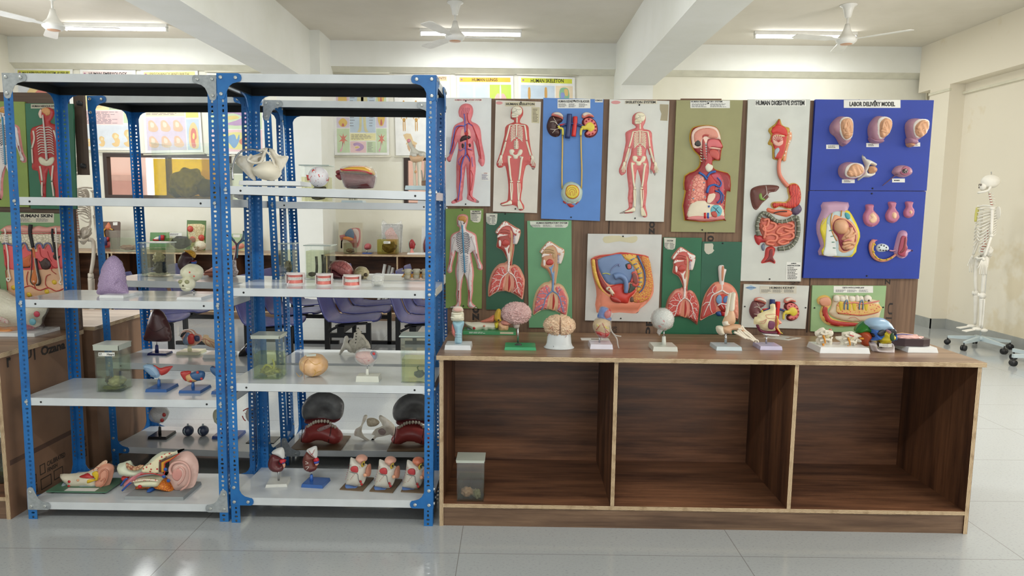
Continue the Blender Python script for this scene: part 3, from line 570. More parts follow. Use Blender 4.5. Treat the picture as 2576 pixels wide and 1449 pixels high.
# ---- skeletons
def bones(T, f, h=.012, k=1., col=None, blend=None):
    B_ = col or BONE; r = .0030 * k
    g = lambda st: mp(f, st)
    dome(T, 'skull', g("850,215 870,180 920,172 960,195 965,240 945,270 915,275 880,262 855,250"), .007, B_, h)
    dome(T, 'jaw', g("850,255 885,262 925,275 915,295 880,302 850,298"), .006, B_, h)
    strands(T, 'eye_line', [(g("855,240 885,235 905,215"), .0006), (g("880,200 930,215 955,205"), .0005), (g("855,275 905,280"), .0006), (g("905,215 910,240"), .0005)], INK, h + .0068)
    strands(T, 'spine', [(g("908,300 908,330 908,362"), r * 1.15)] + [(g("%d,%d %d,%d" % (908 - w_, y, 908 + w_, y)), r * .9) for y, w_ in ((312, 8), (328, 8), (344, 9))] + [(g("%d,%d %d,%d" % (900 - w_, y, 900 + w_, y + 2)), r * 1.25) for y, w_ in ((572, 24), (592, 26), (612, 27), (632, 28), (650, 24))] + [(g("905,545 903,600 900,660"), r * 1.4)], B_, h)
    strands(T, 'clavicle', [(g("830,385 870,388 905,378 950,388 1000,390"), r * .9)], B_, h + .001)
    rb = []
    for i in range(9):
        y = 405 + i * 17; w_ = 58 + 4 * math.sin(i / 2.5); dr = 12 + i * 2.6
        for s in (-1, 1): rb.append((g("%f,%f %f,%f %f,%f" % (905 + s * 14, y, 905 + s * w_ * .6, y - 3, 905 + s * (w_ + 8), y + dr)), r * .85))
    for s in (-1, 1): rb.append((g("%f,558 %f,540 %f,520 905,522" % (905 + s * 60, 905 + s * 36, 905 + s * 16)), r * .7))
    strands(T, 'ribs', rb, B_, h); strands(T, 'sternum', [(g("905,385 905,440 903,515"), r * 1.4)], B_, h + .001)
    for s, A in ((-1, ("828,388 815,440 800,500 782,565", "778,575 755,650 735,730", "785,575 768,650 742,730", (730, 770))), (1, ("995,390 1005,440 1012,500 1018,560", "1012,570 1035,650 1060,735", "1022,568 1045,650 1070,735", (1080, 775)))):
        strands(T, 'humerus', [(g(A[0]), r * 1.5)], B_, h); strands(T, 'forearm_bones', [(g(A[1]), r * .9), (g(A[2]), r * .9)], B_, h)
        hx, hy = A[3]; sg = s
        dome(T, 'palm_bones', g("%d,%d %d,%d %d,%d %d,%d" % (hx - 12, hy - 40, hx + 12, hy - 40, hx + 14 + 6 * sg, hy, hx - 14 + 6 * sg, hy)), .003, B_, h)
        strands(T, 'fingers', [(g("%f,%f %f,%f %f,%f" % (hx + (j - 2) * 5 + 5 * sg, hy - 6, hx + (j - 2) * 11 + 10 * sg, hy + 35, hx + (j - 2) * 13 + 14 * sg, hy + (50 if j in (0, 4) else 78))), r * .62) for j in range(5)], B_, h)
    dome(T, 'pelvis', g("820,680 835,660 870,665 890,700 915,700 935,665 965,665 972,690 955,725 925,740 915,765 893,772 870,765 860,735 830,720"), .006, B_, h)
    dome(T, 'pelvic_hollow', g("880,690 905,690 915,712 892,724 868,712"), .001, C(206, 92, 88), h + .0055)
    for s, fe, ti, fi, kn in ((-1, "815,735 815,790 825,870 832,950 842,1015", "838,1040 838,1110 842,1180 845,1240", "856,1045 858,1120 852,1180 850,1240", (845, 1027)), (1, "970,745 958,790 948,870 940,950 930,1012", "918,1040 920,1110 922,1180 925,1245", "940,1045 942,1120 936,1180 930,1245", (926, 1027))):
        strands(T, 'femur', [(g(fe), (r * 2.3, r * 1.7)), (g("%f,745 %f,765" % (892 + s * 50, 892 + s * 78)), r * 1.5)], B_, h)
        strands(T, 'shin_bones', [(g(ti), r * 1.5), (g(fi), r * .9)], B_, h); dome(T, 'kneecap', g("%d,%d %d,%d %d,%d %d,%d" % (kn[0] - 19, kn[1], kn[0], kn[1] - 12, kn[0] + 19, kn[1], kn[0], kn[1] + 12)), .005, B_, h + .001)
    dome(T, 'foot_bones', g("845,1245 850,1285 800,1293 745,1298 728,1290 760,1278 800,1262 820,1245"), .004, B_, h)
    strands(T, 'foot_bones', [(g("%f,1245 %f,1290 %f,1340" % (925 + j * 3, 930 + j * 9, 940 + j * 11)), r * .9) for j in range(-1, 4)], B_, h)
T = panel('cream relief panel titled human skeleton, white bones on a red body with hands spread', [(1247, 252), (1361, 256), (1351, 536), (1240, 532)], (216, 211, 200))
label_strip(T, (1271, 256.5, 1346, 267.5), 'HUMAN SKELETON', (1273, 259, 1344.5, 264.5), paper=M((206, 198, 168), .6), bold=.03)
o = slab(T, 'paper_label', [(1337, 269), (1358, 270), (1356.5, 310), (1337, 308.5)], .001, M((200, 192, 160), .6)); lines(T, (1340, 273, 1355, 307), 10, M((110, 100, 84), .7), off=T.off - .001, parent=o)
slab(T, 'maker_oval', [(1248 + 8 * 1 + 8.5 * math.cos(a), 259 + 4 * math.sin(a)) for a in [i * .52 for i in range(12)]], .0006, M((214, 150, 150), .6))
D(T, 'body_figure', V1("840,230 850,195 880,170 920,165 960,180 978,220 975,270 950,310 940,345 960,365 1010,375 1040,410 1045,500 1060,620 1075,700 1090,750 1115,820 1115,870 1095,895 1075,880 1060,845 1010,845 975,1000 970,1100 950,1230 985,1290 990,1335 960,1358 930,1350 905,1310 850,1295 760,1305 720,1295 725,1270 790,1250 805,1200 810,1090 800,980 775,850 740,865 700,870 675,840 680,800 715,700 740,600 765,500 775,410 810,375 870,350 870,325 840,315 835,290"), (204, 92, 88), .012, w=.012, n=2)
bones(T, lambda x, y: (1100 + x / 4.527, 230 + y / 4.527)); nails(T, [(1310.5, 257.5), (1296.5, 525.5)])
T = panel('worn white relief panel titled skeleton system, pink body with ivory bones', [(1534, 250), (1684, 254), (1670, 558), (1523, 555)], (214, 215, 208))
label_strip(T, (1572, 252.5, 1653, 261.5), 'SKELETON SYSTEM', (1573.5, 254, 1649, 260), paper=M((216, 210, 190), .6), bold=.03)
slab(T, 'peeled_label', [(1660, 262), (1682, 263), (1681, 280), (1679, 304), (1661, 303), (1664, 286), (1660, 275)], .0008, M((168, 158, 132), .8)); slab(T, 'maker_oval', [(1549 + 12 * math.cos(a), 257.5 + 4.5 * math.sin(a)) for a in [i * .52 for i in range(12)]], .0006, M((212, 150, 150), .6))
D(T, 'body_figure', V2("352,300 355,250 380,218 425,203 470,218 487,260 480,310 462,345 470,370 520,380 548,410 550,480 565,600 575,680 595,760 585,820 570,828 555,790 545,812 528,805 530,760 540,700 520,620 500,560 490,620 515,700 518,800 500,900 500,1000 485,1120 500,1190 500,1230 475,1243 450,1220 452,1180 440,1100 440,1000 440,900 415,790 400,775 388,860 375,960 365,1060 355,1150 368,1190 330,1200 235,1203 235,1195 290,1170 320,1140 310,1050 318,960 305,850 300,760 315,690 340,620 345,550 325,600 300,680 290,760 290,800 250,828 225,800 225,760 250,700 270,600 290,500 285,420 300,395 340,375 385,360 385,340 355,320"), (216, 118, 118), .012, w=.012, n=2)
bones(T, lambda x, y: (1500 + ((x - 905) * .86 + 426) / 3.915, 230 + (205 + (y - 165) * .87) / 3.915), col=C(236, 228, 200)); nails(T, [(1608.5, 264), (1597.5, 549)])
# ---- 3 kidneys with bladder
def kidneys(T, f, small=False):
    g = lambda st: mp(f, st)
    D(T, 'kidney', g("1290,285 1265,320 1245,390 1255,450 1290,500 1345,520 1390,505 1405,470 1395,430 1370,405 1385,370 1420,345 1425,310 1380,290 1330,285"), (66, 38, 36) if not small else (120, 74, 76), .026)
    D(T, 'adrenal_gland', g("1300,280 1310,250 1350,238 1400,245 1432,280 1430,325 1400,310 1350,292"), (226, 130, 118), .018, .008); D(T, 'adrenal_cap', g("1318,262 1345,243 1395,248 1428,278 1425,300 1370,278"), (226, 210, 196), .01, .02)
    D(T, 'kidney_section', g("1650,330 1690,295 1740,295 1800,335 1825,400 1825,460 1790,510 1730,530 1685,515 1675,475 1700,440 1690,400 1650,375"), (104, 34, 36), .020); D(T, 'cortex', g("1672,330 1700,308 1745,310 1795,350 1812,405 1810,455 1782,495 1735,510 1700,500 1690,480 1715,455 1700,420 1670,370"), (222, 120, 116), .005, .017)
    D(T, 'renal_pelvis', g("1680,395 1700,365 1740,350 1780,380 1792,420 1770,455 1735,465 1705,440 1660,440 1640,400"), (222, 202, 72), .006, .02)
    D(T, 'adrenal_gland', g("1645,300 1650,260 1690,240 1740,250 1780,280 1775,300 1720,290 1670,310"), (226, 130, 118), .014, .008); D(T, 'adrenal_cap', g("1652,262 1690,242 1735,250 1762,272 1715,270 1668,290"), (226, 210, 196), .008, .018)
    dots(T, 'pyramid', g("1722,322 1760,340 1790,370 1802,408 1798,448 1768,485 1728,495 1695,345"), .0052 if not small else .004, (150, 24, 36), .022)
    strands(T, 'vena_cava', [(g("1505,262 1500,330 1492,430 1480,535"), (.0135, .0135)), (g("1500,370 1450,385 1395,412"), (.006, .004)), (g("1505,365 1570,375 1640,400 1690,440"), (.008, .004))], C(38, 56, 110), .014, n=10)
    strands(T, 'aorta', [(g("1570,290 1568,350 1560,430 1550,515"), .012), (g("1545,370 1450,378 1395,385"), .004), (g("1580,385 1640,385"), .004)], C(212, 44, 40), .012, n=10)
    strands(T, 'ureter', [(g("1380,395 1390,420 1425,430 1428,500"), (.007, .006)), (g("1690,410 1650,425 1635,450 1632,505"), (.009, .006))], C(222, 208, 84), .016)
    strands(T, 'surface_vessel', [(g("1375,390 1330,350 1285,355"), .0014, .026), (g("1360,370 1320,300"), .0012, .024), (g("1385,425 1340,440 1285,435"), .0012, .026), (g("1345,440 1310,480"), .0012, .025)], C(225, 215, 200), .026)
T = panel('sky-blue relief panel titled human kidney with bladder, yellow ureters running down', [(1367, 246), (1518.5, 250), (1509, 556), (1361, 550)], (84, 132, 202))
label_strip(T, (1402.5, 249.5, 1485, 272.5), 'HUMAN KIDNEY WITH BLADDER', (1404.5, 252, 1483, 258), 4, (1405, 260, 1482, 270)); label_strip(T, (1496.5, 249, 1516.5, 257.5), 'KEMSAS', (1498, 250.5, 1515.5, 254.5))
kidneys(T, lambda x, y: (1100 + x / 4.527, 230 + y / 4.527))
strands(T, 'ureter_tube', [(V1("1426,495 1424,700 1420,900 1420,1105"), .0042), (V1("1634,500 1638,700 1645,900 1640,1105"), .0042)], C(214, 178, 92), .008)
D(T, 'bladder', V1("1410,1150 1430,1080 1480,1035 1540,1028 1610,1060 1650,1110 1652,1180 1630,1240 1570,1275 1500,1275 1440,1245 1415,1200"), (190, 206, 190), .032); D(T, 'bladder_rim', V1("1458,1140 1475,1085 1530,1064 1590,1085 1615,1140 1600,1195 1550,1225 1495,1215 1462,1180"), (206, 92, 52), .002, .030, w=.004); D(T, 'bladder_lining', V1("1464,1140 1480,1090 1530,1070 1585,1090 1608,1140 1595,1190 1550,1218 1498,1210 1468,1178"), (214, 196, 66), .002, .0315, w=.003)
strands(T, 'lining_fold', [(V1("1490,1180 1480,1130 1520,1095 1570,1110 1582,1160"), .001), (V1("1505,1185 1500,1140 1530,1115 1562,1135 1562,1185"), .001), (V1("1518,1190 1516,1155 1535,1140 1545,1190"), .001)], C(200, 90, 46), .034)
D(T, 'prostate', V1("1430,1245 1465,1262 1480,1290 1510,1320 1545,1318 1572,1290 1590,1262 1625,1245 1600,1270 1560,1300 1520,1275 1470,1280 1440,1270"), (190, 62, 52), .016, n=2); nails(T, [(1444.5, 253.5), (1436.5, 546.5)])
# ---- 5 head and chest
T = panel('olive relief panel with a sectioned head and open chest, the largest head on the board', [(1702, 252), (1869, 252), (1849, 585), (1688, 583)], (152, 150, 104))
o = label_strip(T, (1736.5, 253, 1836, 272), 'HUMAN RESPIRATORY SYSTEM', (1738, 253.6, 1817, 257.6), 4, (1740, 260, 1833, 270), cols=2)
OUT5 = "930,380 960,350 1020,335 1100,330 1170,345 1205,380 1222,430 1225,480 1250,545 1238,565 1232,600 1225,655 1215,685 1180,680 1145,690 1150,740 1180,770 1260,790 1320,830 1322,990 1285,985 1262,1250 1250,1272 865,1272 870,985 858,970 865,830 960,780 1005,740 1018,690 1010,640 960,590 925,520 915,450"
D(T, 'outline', V2(OUT5), (212, 170, 60), .014, w=.006, n=2); D(T, 'flesh', inset(V2(OUT5), 2.2), (150, 40, 42), .004, .013, w=.006, n=2)
D(T, 'skull_section', V2("940,400 975,365 1030,347 1100,342 1165,358 1195,390 1212,440 1215,480 1190,470 1100,468 1080,510 1060,540 1000,560 955,560 938,520 930,450"), C(236, 206, 190), .003, .017)
D(T, 'brain', V2("955,430 985,390 1040,368 1110,365 1165,385 1190,430 1180,462 1110,462 1060,440 1030,480 1020,510 990,515 960,500"), M((226, 160, 140), .4, 'fibre', (206, 128, 112), 90), .006, .019, nf=lambda a, b: .0012 * math.sin(a * 900) * math.sin(b * 800))
D(T, 'brain_stem', V2("1030,440 1060,425 1105,430 1090,445 1050,450 1035,500 1040,620 1060,680 1080,680 1070,560 1060,500"), (176, 70, 66), .003, .022); D(T, 'cerebellum', V2("960,520 985,480 1010,490 1022,530 1000,545 975,540"), (52, 48, 46), .004, .021)
D(T, 'nasal_cavity', V2("1090,500 1120,475 1180,480 1215,510 1232,545 1200,555 1130,545 1105,570 1085,540"), (214, 108, 112), .003, .019); D(T, 'tongue', V2("1105,590 1140,570 1190,590 1205,640 1190,680 1150,660 1110,640"), (196, 84, 76), .004, .018); D(T, 'palate', V2("1100,560 1140,552 1200,562 1215,575 1130,568"), (232, 190, 170), .002, .021)
D(T, 'throat', V2("1090,600 1130,650 1120,740 1080,760 1060,720 1080,640"), (184, 66, 70), .003, .018)
strands(T, 'vertebra', [(V2("1045,%d 1078,%d" % (y, y + 2)), .0042) for y in range(520, 680, 24)], C(168, 190, 190), .02); strands(T, 'vertebra_spine', [(V2("1015,%d 1035,%d" % (y, y + 8)), .0022) for y in range(555, 690, 26)], C(228, 214, 190), .019)
D(T, 'larynx', V2("1065,740 1090,705 1110,715 1140,735 1135,770 1100,798 1075,780"), (226, 220, 200), .006, .018)
D(T, 'chest_cavity', V2("905,920 950,840 1010,800 1180,800 1230,850 1252,940 1240,1100 1235,1262 905,1262 900,1100"), (190, 84, 86), .002, .017)
D(T, 'lung', V2("960,850 990,820 1030,815 1058,850 1068,920 1055,1000 1080,1060 1000,1075 920,1110 925,1020 935,930"), M((232, 158, 140), .4, 'cells', (206, 110, 100), 60), .008, .018); dots(T, 'lung_spot', V2("1020,845 1050,900 1010,940 950,970 1000,1015 945,1055 1060,1040"), .0042, (110, 176, 200), .024, rz=.35)
D(T, 'heart', V2("1075,850 1110,815 1150,860 1180,900 1160,960 1160,1010 1110,1080 1070,1090 1080,1000"), (186, 48, 46), .008, .019); D(T, 'heart_section', V2("1100,1010 1160,1008 1150,1060 1110,1100 1080,1090"), (232, 208, 186), .003, .025)
strands(T, 'great_vein', [(V2("1000,800 1050,830 1080,870"), .006), (V2("1165,790 1110,805 1080,850"), .006), (V2("1080,1000 1100,940 1150,920 1200,940 1220,900 1180,850"), (.008, .003)), (V2("1160,980 1210,1000 1215,1060 1180,1100"), .004), (V2("1190,960 1240,1030 1220,1100"), .003)], C(50, 96, 170), .024)
D(T, 'lung', V2("1120,820 1180,810 1220,850 1240,930 1235,1040 1225,1110 1180,1100 1160,1060 1190,1000 1200,920 1150,880"), (196, 78, 98), .003, .018, n=2); D(T, 'diaphragm', V2("915,1120 970,1080 1060,1072 1100,1100 1160,1115 1225,1130 1230,1255 910,1255"), C(226, 214, 190), .006, .018); D(T, 'muscle_floor', V2("910,1235 1000,1225 1100,1235 1228,1220 1230,1262 908,1262"), (212, 130, 128), .003, .023)
D(T, 'stomach_section', V2("1115,1160 1140,1125 1190,1120 1225,1160 1222,1200 1190,1240 1150,1225 1120,1195"), (104, 178, 190), .003, .024); D(T, 'stomach_muscle', V2("1120,1190 1160,1180 1180,1215 1165,1240 1130,1225"), (186, 74, 62), .002, .027); strands(T, 'stomach_vessel', [(V2("1140,1140 1165,1160 1200,1200"), .0012), (V2("1165,1160 1190,1140"), .0009), (V2("1165,1165 1155,1190"), .0009)], C(24, 40, 80), .028)
strands(T, 'cut_artery', [(V2("1060,1195 1060,1250"), .006)], C(206, 40, 40), .024, n=8); strands(T, 'cut_vein', [(V2("1090,1195 1090,1250"), .005), (V2("1095,1125 1102,1140"), .005)], C(40, 90, 170), .024, n=8)
dots(T, 'rib_section', V2("962,845 940,880 922,925 912,972 908,1020 905,1068 902,1118 900,1170 900,1215 1202,832 1232,878 1248,970 1252,1025 1250,1075 1246,1120 1244,1170 1240,1212"), .0038, (236, 220, 190), .017); dots(T, 'rib_marrow', V2("962,845 940,880 922,925 912,972 908,1020 905,1068 902,1118 900,1170 1202,832 1232,878 1248,970 1252,1025 1250,1075 1246,1120"), .002, (150, 40, 42), .0195); nails(T, [(1781.5, 260), (1766.5, 578.5)])
# ---- 6 digestive
T = panel('tall white relief panel titled human digestive system, with gullet, liver, stomach and bowel', [(1882, 250), (2038.7, 249.6), (2015, 708), (1862.8, 706.8)], (206, 209, 202))
label_strip(T, (1898.5, 250.5, 2027, 267.5), 'HUMAN DIGESTIVE SYSTEM', (1901.5, 252.8, 2023.5, 265), bold=.035)
D(T, 'head_section', V3("320,205 295,240 250,275 245,300 262,325 255,355 240,385 250,400 272,410 275,500 310,512 325,550 335,540 345,512 368,515 378,450 395,390 412,350 405,300 400,270 370,262 345,245 335,210"), (196, 156, 60), .014, w=.006, n=2)
D(T, 'head_flesh', V3("318,212 300,245 262,280 270,310 262,350 258,380 280,410 285,495 312,505 325,545 342,500 362,450 372,400 380,350 378,310 360,280 335,250"), (196, 56, 50), .005, .013); D(T, 'nasal_cavity', V3("262,290 300,252 340,258 372,285 378,330 350,330 300,310 268,315"), (206, 52, 46), .004, .017)
D(T, 'mouth', V3("270,335 310,322 340,345 345,390 310,410 275,390"), (228, 176, 160), .003, .018); strands(T, 'tongue_fibre', [(V3("310,380 %d,%d" % (310 + 36 * math.cos(a), 360 - 34 * math.sin(a))), .0012) for a in (0., .5, 1, 1.5, 2, 2.5, 3)], C(200, 90, 84), .022)
D(T, 'palate_line', V3("275,335 310,325 355,330 350,340 300,335"), (222, 196, 150), .002, .02); D(T, 'throat_cartilage', V3("285,440 310,420 320,440 300,470 288,495"), (168, 182, 190), .003, .018); D(T, 'spine_section', V3("345,512 368,515 378,450 395,390 412,350 408,300 385,310 380,370 365,430"), M((222, 150, 110), .4, 'spots', (240, 226, 210), 70), .004, .014)
strands(T, 'gullet', [(V3("325,500 318,560 325,620 350,665 385,705"), (.0085, .011))], C(224, 134, 112), .009, n=10)
D(T, 'liver', V3("125,720 180,700 260,695 315,702 325,718 300,745 250,755 245,790 200,830 160,880 130,865 112,800 110,750"), (104, 58, 50), .020); D(T, 'gall_bladder', V3("165,770 185,755 195,790 215,800 205,812 175,805"), (116, 150, 60), .006, .017); strands(T, 'liver_duct', [(V3("218,702 228,760 245,790"), .0014), (V3("228,760 190,800"), .0014), (V3("228,765 250,770"), .0014)], C(206, 202, 196), .02)
D(T, 'stomach', V3("385,700 430,680 470,700 488,760 480,830 440,870 380,875 330,860 285,875 262,850 272,825 320,818 370,820 395,790 385,745"), (214, 170, 96), .014, w=.008); D(T, 'stomach_lining', inset(V3("385,700 430,680 470,700 488,760 480,830 440,870 380,875 330,860 285,875 262,850 272,825 320,818 370,820 395,790 385,745"), 2.6), M((206, 66, 50), .35, 'fibre', (170, 40, 36), 26), .004, .013)
D(T, 'spleen', V3("430,850 465,835 490,860 490,890 460,918 425,915 415,880"), (92, 74, 100), .016); D(T, 'pancreas', V3("240,865 300,880 400,880 425,910 380,935 300,915 235,895"), (226, 116, 84), .010, n=2); strands(T, 'pancreas_lobes', [(V3("275,908 300,898 340,892 375,893"), .003)], C(60, 44, 44), .018)
D(T, 'bowel_mass', V3("190,935 260,955 340,965 430,955 442,1020 435,1090 390,1130 300,1155 230,1140 200,1080 175,1010 175,960"), (206, 104, 84), .012, w=.01)
rn = random.Random(4); it = []
for (sx, sy, pts_) in ((0, 0, "200,960 240,950 230,1000 195,1020 230,1040 280,1020 290,985 250,975"), (0, 0, "310,985 350,975 400,980 425,1000 400,1020 350,1005 320,1020 300,1050 340,1060"), (0, 0, "215,1070 260,1060 300,1075 290,1110 240,1110 225,1130 275,1140"), (0, 0, "320,1075 370,1060 410,1050 425,1080 390,1100 345,1095 310,1120 345,1135 390,1120"), (0, 0, "205,990 215,1045 205,1095"), (0, 0, "355,1030 400,1040 430,1035")): it.append((V3(pts_), .0068))
strands(T, 'small_bowel', it, C(224, 128, 104), .015, n=8)
def colon(pl, r):
    P_ = smooth([T.px(x, y) for x, y in V3(pl)], 6, False); mb = MB(); N_ = len(P_)
    mb.tube([(u, T.off - .015, v) for u, v in P_], [r * (1 + .1 * math.cos(i * 2.1)) for i in range(N_)], 10); return mb
for pl in ("165,1070 155,1000 170,940 200,905 240,920 300,965 370,965 440,935 455,960 460,1040 440,1110 390,1160 310,1172",): colon(pl, .0105).build('large_bowel', C(104, 108, 92), T)
P_ = V3("165,1070 155,1035 155,1000 160,970 170,940 185,920 200,905 222,912 240,920 262,940 280,955 300,965 335,968 370,965 410,950 440,935 455,960 460,1000 460,1040 450,1080 440,1110 415,1140 390,1160 350,1170 310,1172")
strands(T, 'bowel_band', [([(P_[i][0] + (P_[i + 1][1] - P_[i - 1][1]) * .22, P_[i][1] - (P_[i + 1][0] - P_[i - 1][0]) * .22), P_[i], (P_[i][0] - (P_[i + 1][1] - P_[i - 1][1]) * .22, P_[i][1] + (P_[i + 1][0] - P_[i - 1][0]) * .22)], .0012) for i in range(1, len(P_) - 1)], C(222, 218, 200), .0255)
D(T, 'appendix', V3("190,1150 210,1130 220,1160 212,1185 198,1180"), (120, 132, 150), .01); D(T, 'caecum', V3("140,1070 185,1070 235,1100 230,1120 190,1125 175,1145 150,1120"), (188, 56, 58), .014); D(T, 'rectum', V3("225,1170 255,1152 295,1165 290,1210 280,1235 298,1265 290,1282 255,1268 200,1280 192,1265 215,1230"), (196, 66, 62), .016); D(T, 'rectum_lining', V3("248,1180 270,1175 272,1230 285,1270 255,1255 215,1265 240,1230"), (120, 34, 36), .002, .015)
o = slab(T, 'paper_label', V3("380,1268 488,1272 482,1405 375,1400"), .001, PAPER); text(T, 'HUMAN', V3("415,1275 452,1284")[0] + V3("415,1275 452,1284")[1], INK, off=T.off - .001, parent=o, bold=.02); text(T, 'DIGESTIVE SYSTEM', V3("386,1290 480,1301")[0] + V3("386,1290 480,1301")[1], INK, off=T.off - .001, parent=o, bold=.02); lines(T, (1981, 672, 2010, 703), 8, INK, off=T.off - .001, parent=o); nails(T, [(1958, 256), (1936, 702)])
# ---- 7 labour delivery, upper royal-blue board
T = panel('royal blue board titled labor delivery model, five womb models in two rows', [(2052, 250), (2349.5, 252), (2331, 480), (2037.7, 478.6)], (12, 52, 158), .02, rough=.45); BLUEB = T
o = label_strip(T, (2122.5, 251.5, 2265, 271.5), 'LABOR DELIVERY MODEL', (2137, 256, 2251.5, 267.5), bold=.035)
PUR, FOE = (186, 142, 158), (220, 168, 130)
def womb(sh, wh, fo, cap=None):
    D(T, 'womb', V3(sh), PUR, .05, w=.03); D(T, 'womb_opening', V3(wh), (228, 220, 214), .004, .0475, w=.006)
    D(T, 'foetus', V3(fo), FOE, .020, .048, w=.02, nf=lambda a, b: .0025 * math.sin(a * 260 + b * 120))
    if cap: D(T, 'womb_neck', V3(cap), (180, 136, 156), .05)
womb("715,230 760,190 810,187 848,215 858,270 850,330 845,370 800,408 770,390 740,340 705,310 697,270", "752,220 795,197 838,215 848,270 838,345 800,370 765,350 742,290", "750,250 770,215 820,208 842,250 840,320 830,345 795,365 770,345 755,300", "765,365 800,372 848,345 842,375 800,410 770,395")
strands(T, 'foetus_limb', [(V3("770,290 780,240 800,220"), .007), (V3("790,230 800,270 780,300 830,310"), .006), (V3("775,330 820,335"), .007)], C(*FOE), .064)
womb("1000,230 1040,188 1090,185 1135,215 1142,260 1120,310 1080,380 1020,385 990,345 982,280", "1030,220 1075,195 1125,215 1132,265 1110,320 1080,345 1040,360 1020,310", "1040,240 1080,205 1122,225 1128,270 1105,320 1075,350 1040,345 1035,290", "985,345 1020,360 1085,362 1080,385 1020,388 992,372")
strands(T, 'foetus_limb', [(V3("1050,290 1060,240 1085,225"), .007), (V3("1070,240 1080,280 1040,300 1100,315"), .006)], C(*FOE), .064)
womb("1260,250 1290,210 1340,200 1395,210 1414,250 1400,310 1370,350 1320,380 1285,370 1265,320", "1290,250 1330,215 1395,220 1405,260 1385,310 1350,345 1310,350 1290,310", "1300,260 1345,222 1392,228 1400,270 1380,320 1340,350 1305,335 1295,300", "1265,350 1300,345 1340,365 1335,395 1300,402 1265,390")
D(T, 'foetus_head', V3("1265,388 1300,385 1318,398 1305,415 1275,412"), FOE, .045); strands(T, 'foetus_limb', [(V3("1305,290 1330,245 1365,235"), .007), (V3("1350,245 1350,290 1310,315"), .006)], C(*FOE), .064)
womb("762,600 775,550 830,525 900,535 945,570 950,610 910,645 830,655 780,640", "785,600 800,560 850,535 915,550 925,600 890,640 820,645 790,630", "800,600 825,555 870,540 915,570 918,610 880,635 820,640 795,620", None)
strands(T, 'foetus_limb', [(V3("800,600 835,610 860,635"), .006), (V3("830,580 880,570 900,600"), .006)], C(*FOE), .062)
D(T, 'pelvis_bone', V3("945,470 968,500 1000,510 1048,538 1040,560 1000,545 985,575 975,600 1000,610 1030,595 1035,620 990,640 950,640 915,665 905,655 935,620 950,590 960,555 940,500"), C(230, 226, 214), .045, n=2); D(T, 'foetus_head', V3("990,560 1020,555 1045,575 1035,605 1000,610 985,590"), FOE, .04)
D(T, 'womb', V3("1165,590 1190,560 1240,548 1290,560 1310,590 1300,620 1250,640 1200,632 1165,610"), PUR, .035); D(T, 'womb_opening', V3("1205,590 1240,558 1275,580 1270,615 1235,625 1205,612"), (168, 96, 120), .003, .033); dome(T, 'placenta', V3("1210,590 1238,575 1258,590 1250,610 1222,612"), .01, M((58, 44, 48), .4, 'cells', (180, 170, 170), 90), .034); strands(T, 'umbilical_cord', [(V3("1215,605 1170,630 1120,670 1080,702"), (.004, .002))], C(96, 62, 84), .02)
for (a, b_, c_, d_, n_) in ((675, 396, 770, 428, 2), (973, 384, 1067, 414, 2), (1312, 380, 1374, 410, 2), (792, 655, 887, 682, 2), (1165, 648, 1260, 677, 1)):
    q0, q1 = V3("%d,%d %d,%d" % (a, b_, c_, d_)); o = slab(T, 'paper_label', [q0, (q1[0], q0[1]), q1, (q0[0], q1[1])], .001, PAPER); lines(T, (q0[0] + 5, q0[1] + 2, q1[0] - 4, q1[1] - 2), n_, INK, off=T.off - .001, parent=o)
nails(T, [(2201, 254.5), (2195, 474)])
# ---- 8 lower royal-blue board
T = panel('royal blue board below the delivery board, with a curled baby inside a belly section', [(2037, 480), (2329.5, 481.6), (2311.6, 701.4), (2020.8, 699.4)], (12, 52, 158), .02, rough=.45)
D(T, 'belly_section', V3("650,823 840,825 835,885 870,940 910,1020 918,1080 895,1140 850,1232 620,1218 632,1150 605,1060 602,980 625,920 640,880"), (190, 150, 176), .028, w=.02, n=2)
D(T, 'fat_layer', V3("735,885 690,900 650,935 622,985 618,1040 640,1110 645,1150 632,1212 850,1228 888,1145 910,1080 900,1020 865,945 830,890 800,885 770,880"), (222, 204, 56), .004, .027, n=2)
D(T, 'belly_wall', V3("745,890 700,905 668,940 660,1000 668,1080 672,1150 655,1210 830,1222 870,1150 892,1085 885,1030 850,960 810,905"), (186, 204, 206), .003, .030); D(T, 'spine_section', V3("665,985 690,1010 715,1060 730,1120 735,1200 725,1222 640,1216 650,1150 655,1080"), (222, 226, 222), .004, .031)
strands(T, 'spine_disc', [(V3("%d,%d %d,%d" % (678 + i * 9, 1035 + i * 42, 702 + i * 7, 1030 + i * 44)), .002) for i in range(4)], C(60, 130, 110), .036)
D(T, 'womb', V3("715,915 770,930 830,955 880,1020 890,1085 870,1150 830,1190 780,1200 745,1180 735,1100 700,1040 690,980"), (222, 160, 120), .006, .031); D(T, 'womb_cavity', V3("745,945 800,955 850,1000 875,1060 865,1130 820,1178 780,1180 755,1140 740,1080 705,1030 710,975"), (140, 44, 60), .002, .036); D(T, 'bladder', V3("800,900 830,915 832,945 810,948 795,925"), (66, 160, 170), .004, .033)
D(T, 'foetus_head', V3("712,975 740,950 790,950 820,985 818,1030 790,1060 745,1060 712,1025"), FOE, .030, .03); D(T, 'foetus_body', V3("790,1010 840,1010 870,1050 865,1120 840,1165 790,1180 765,1150 790,1120 760,1100 780,1060"), FOE, .024, .03); strands(T, 'foetus_limb', [(V3("800,1080 840,1070 860,1050"), .008), (V3("770,1130 810,1120 855,1130"), .008), (V3("830,1010 825,1050 790,1085"), .008), (V3("790,1165 840,1150"), .009)], C(*FOE), .05); strands(T, 'umbilical_cord', [(V3("770,1110 800,1100 830,1105"), .003)], C(226, 140, 140), .058)
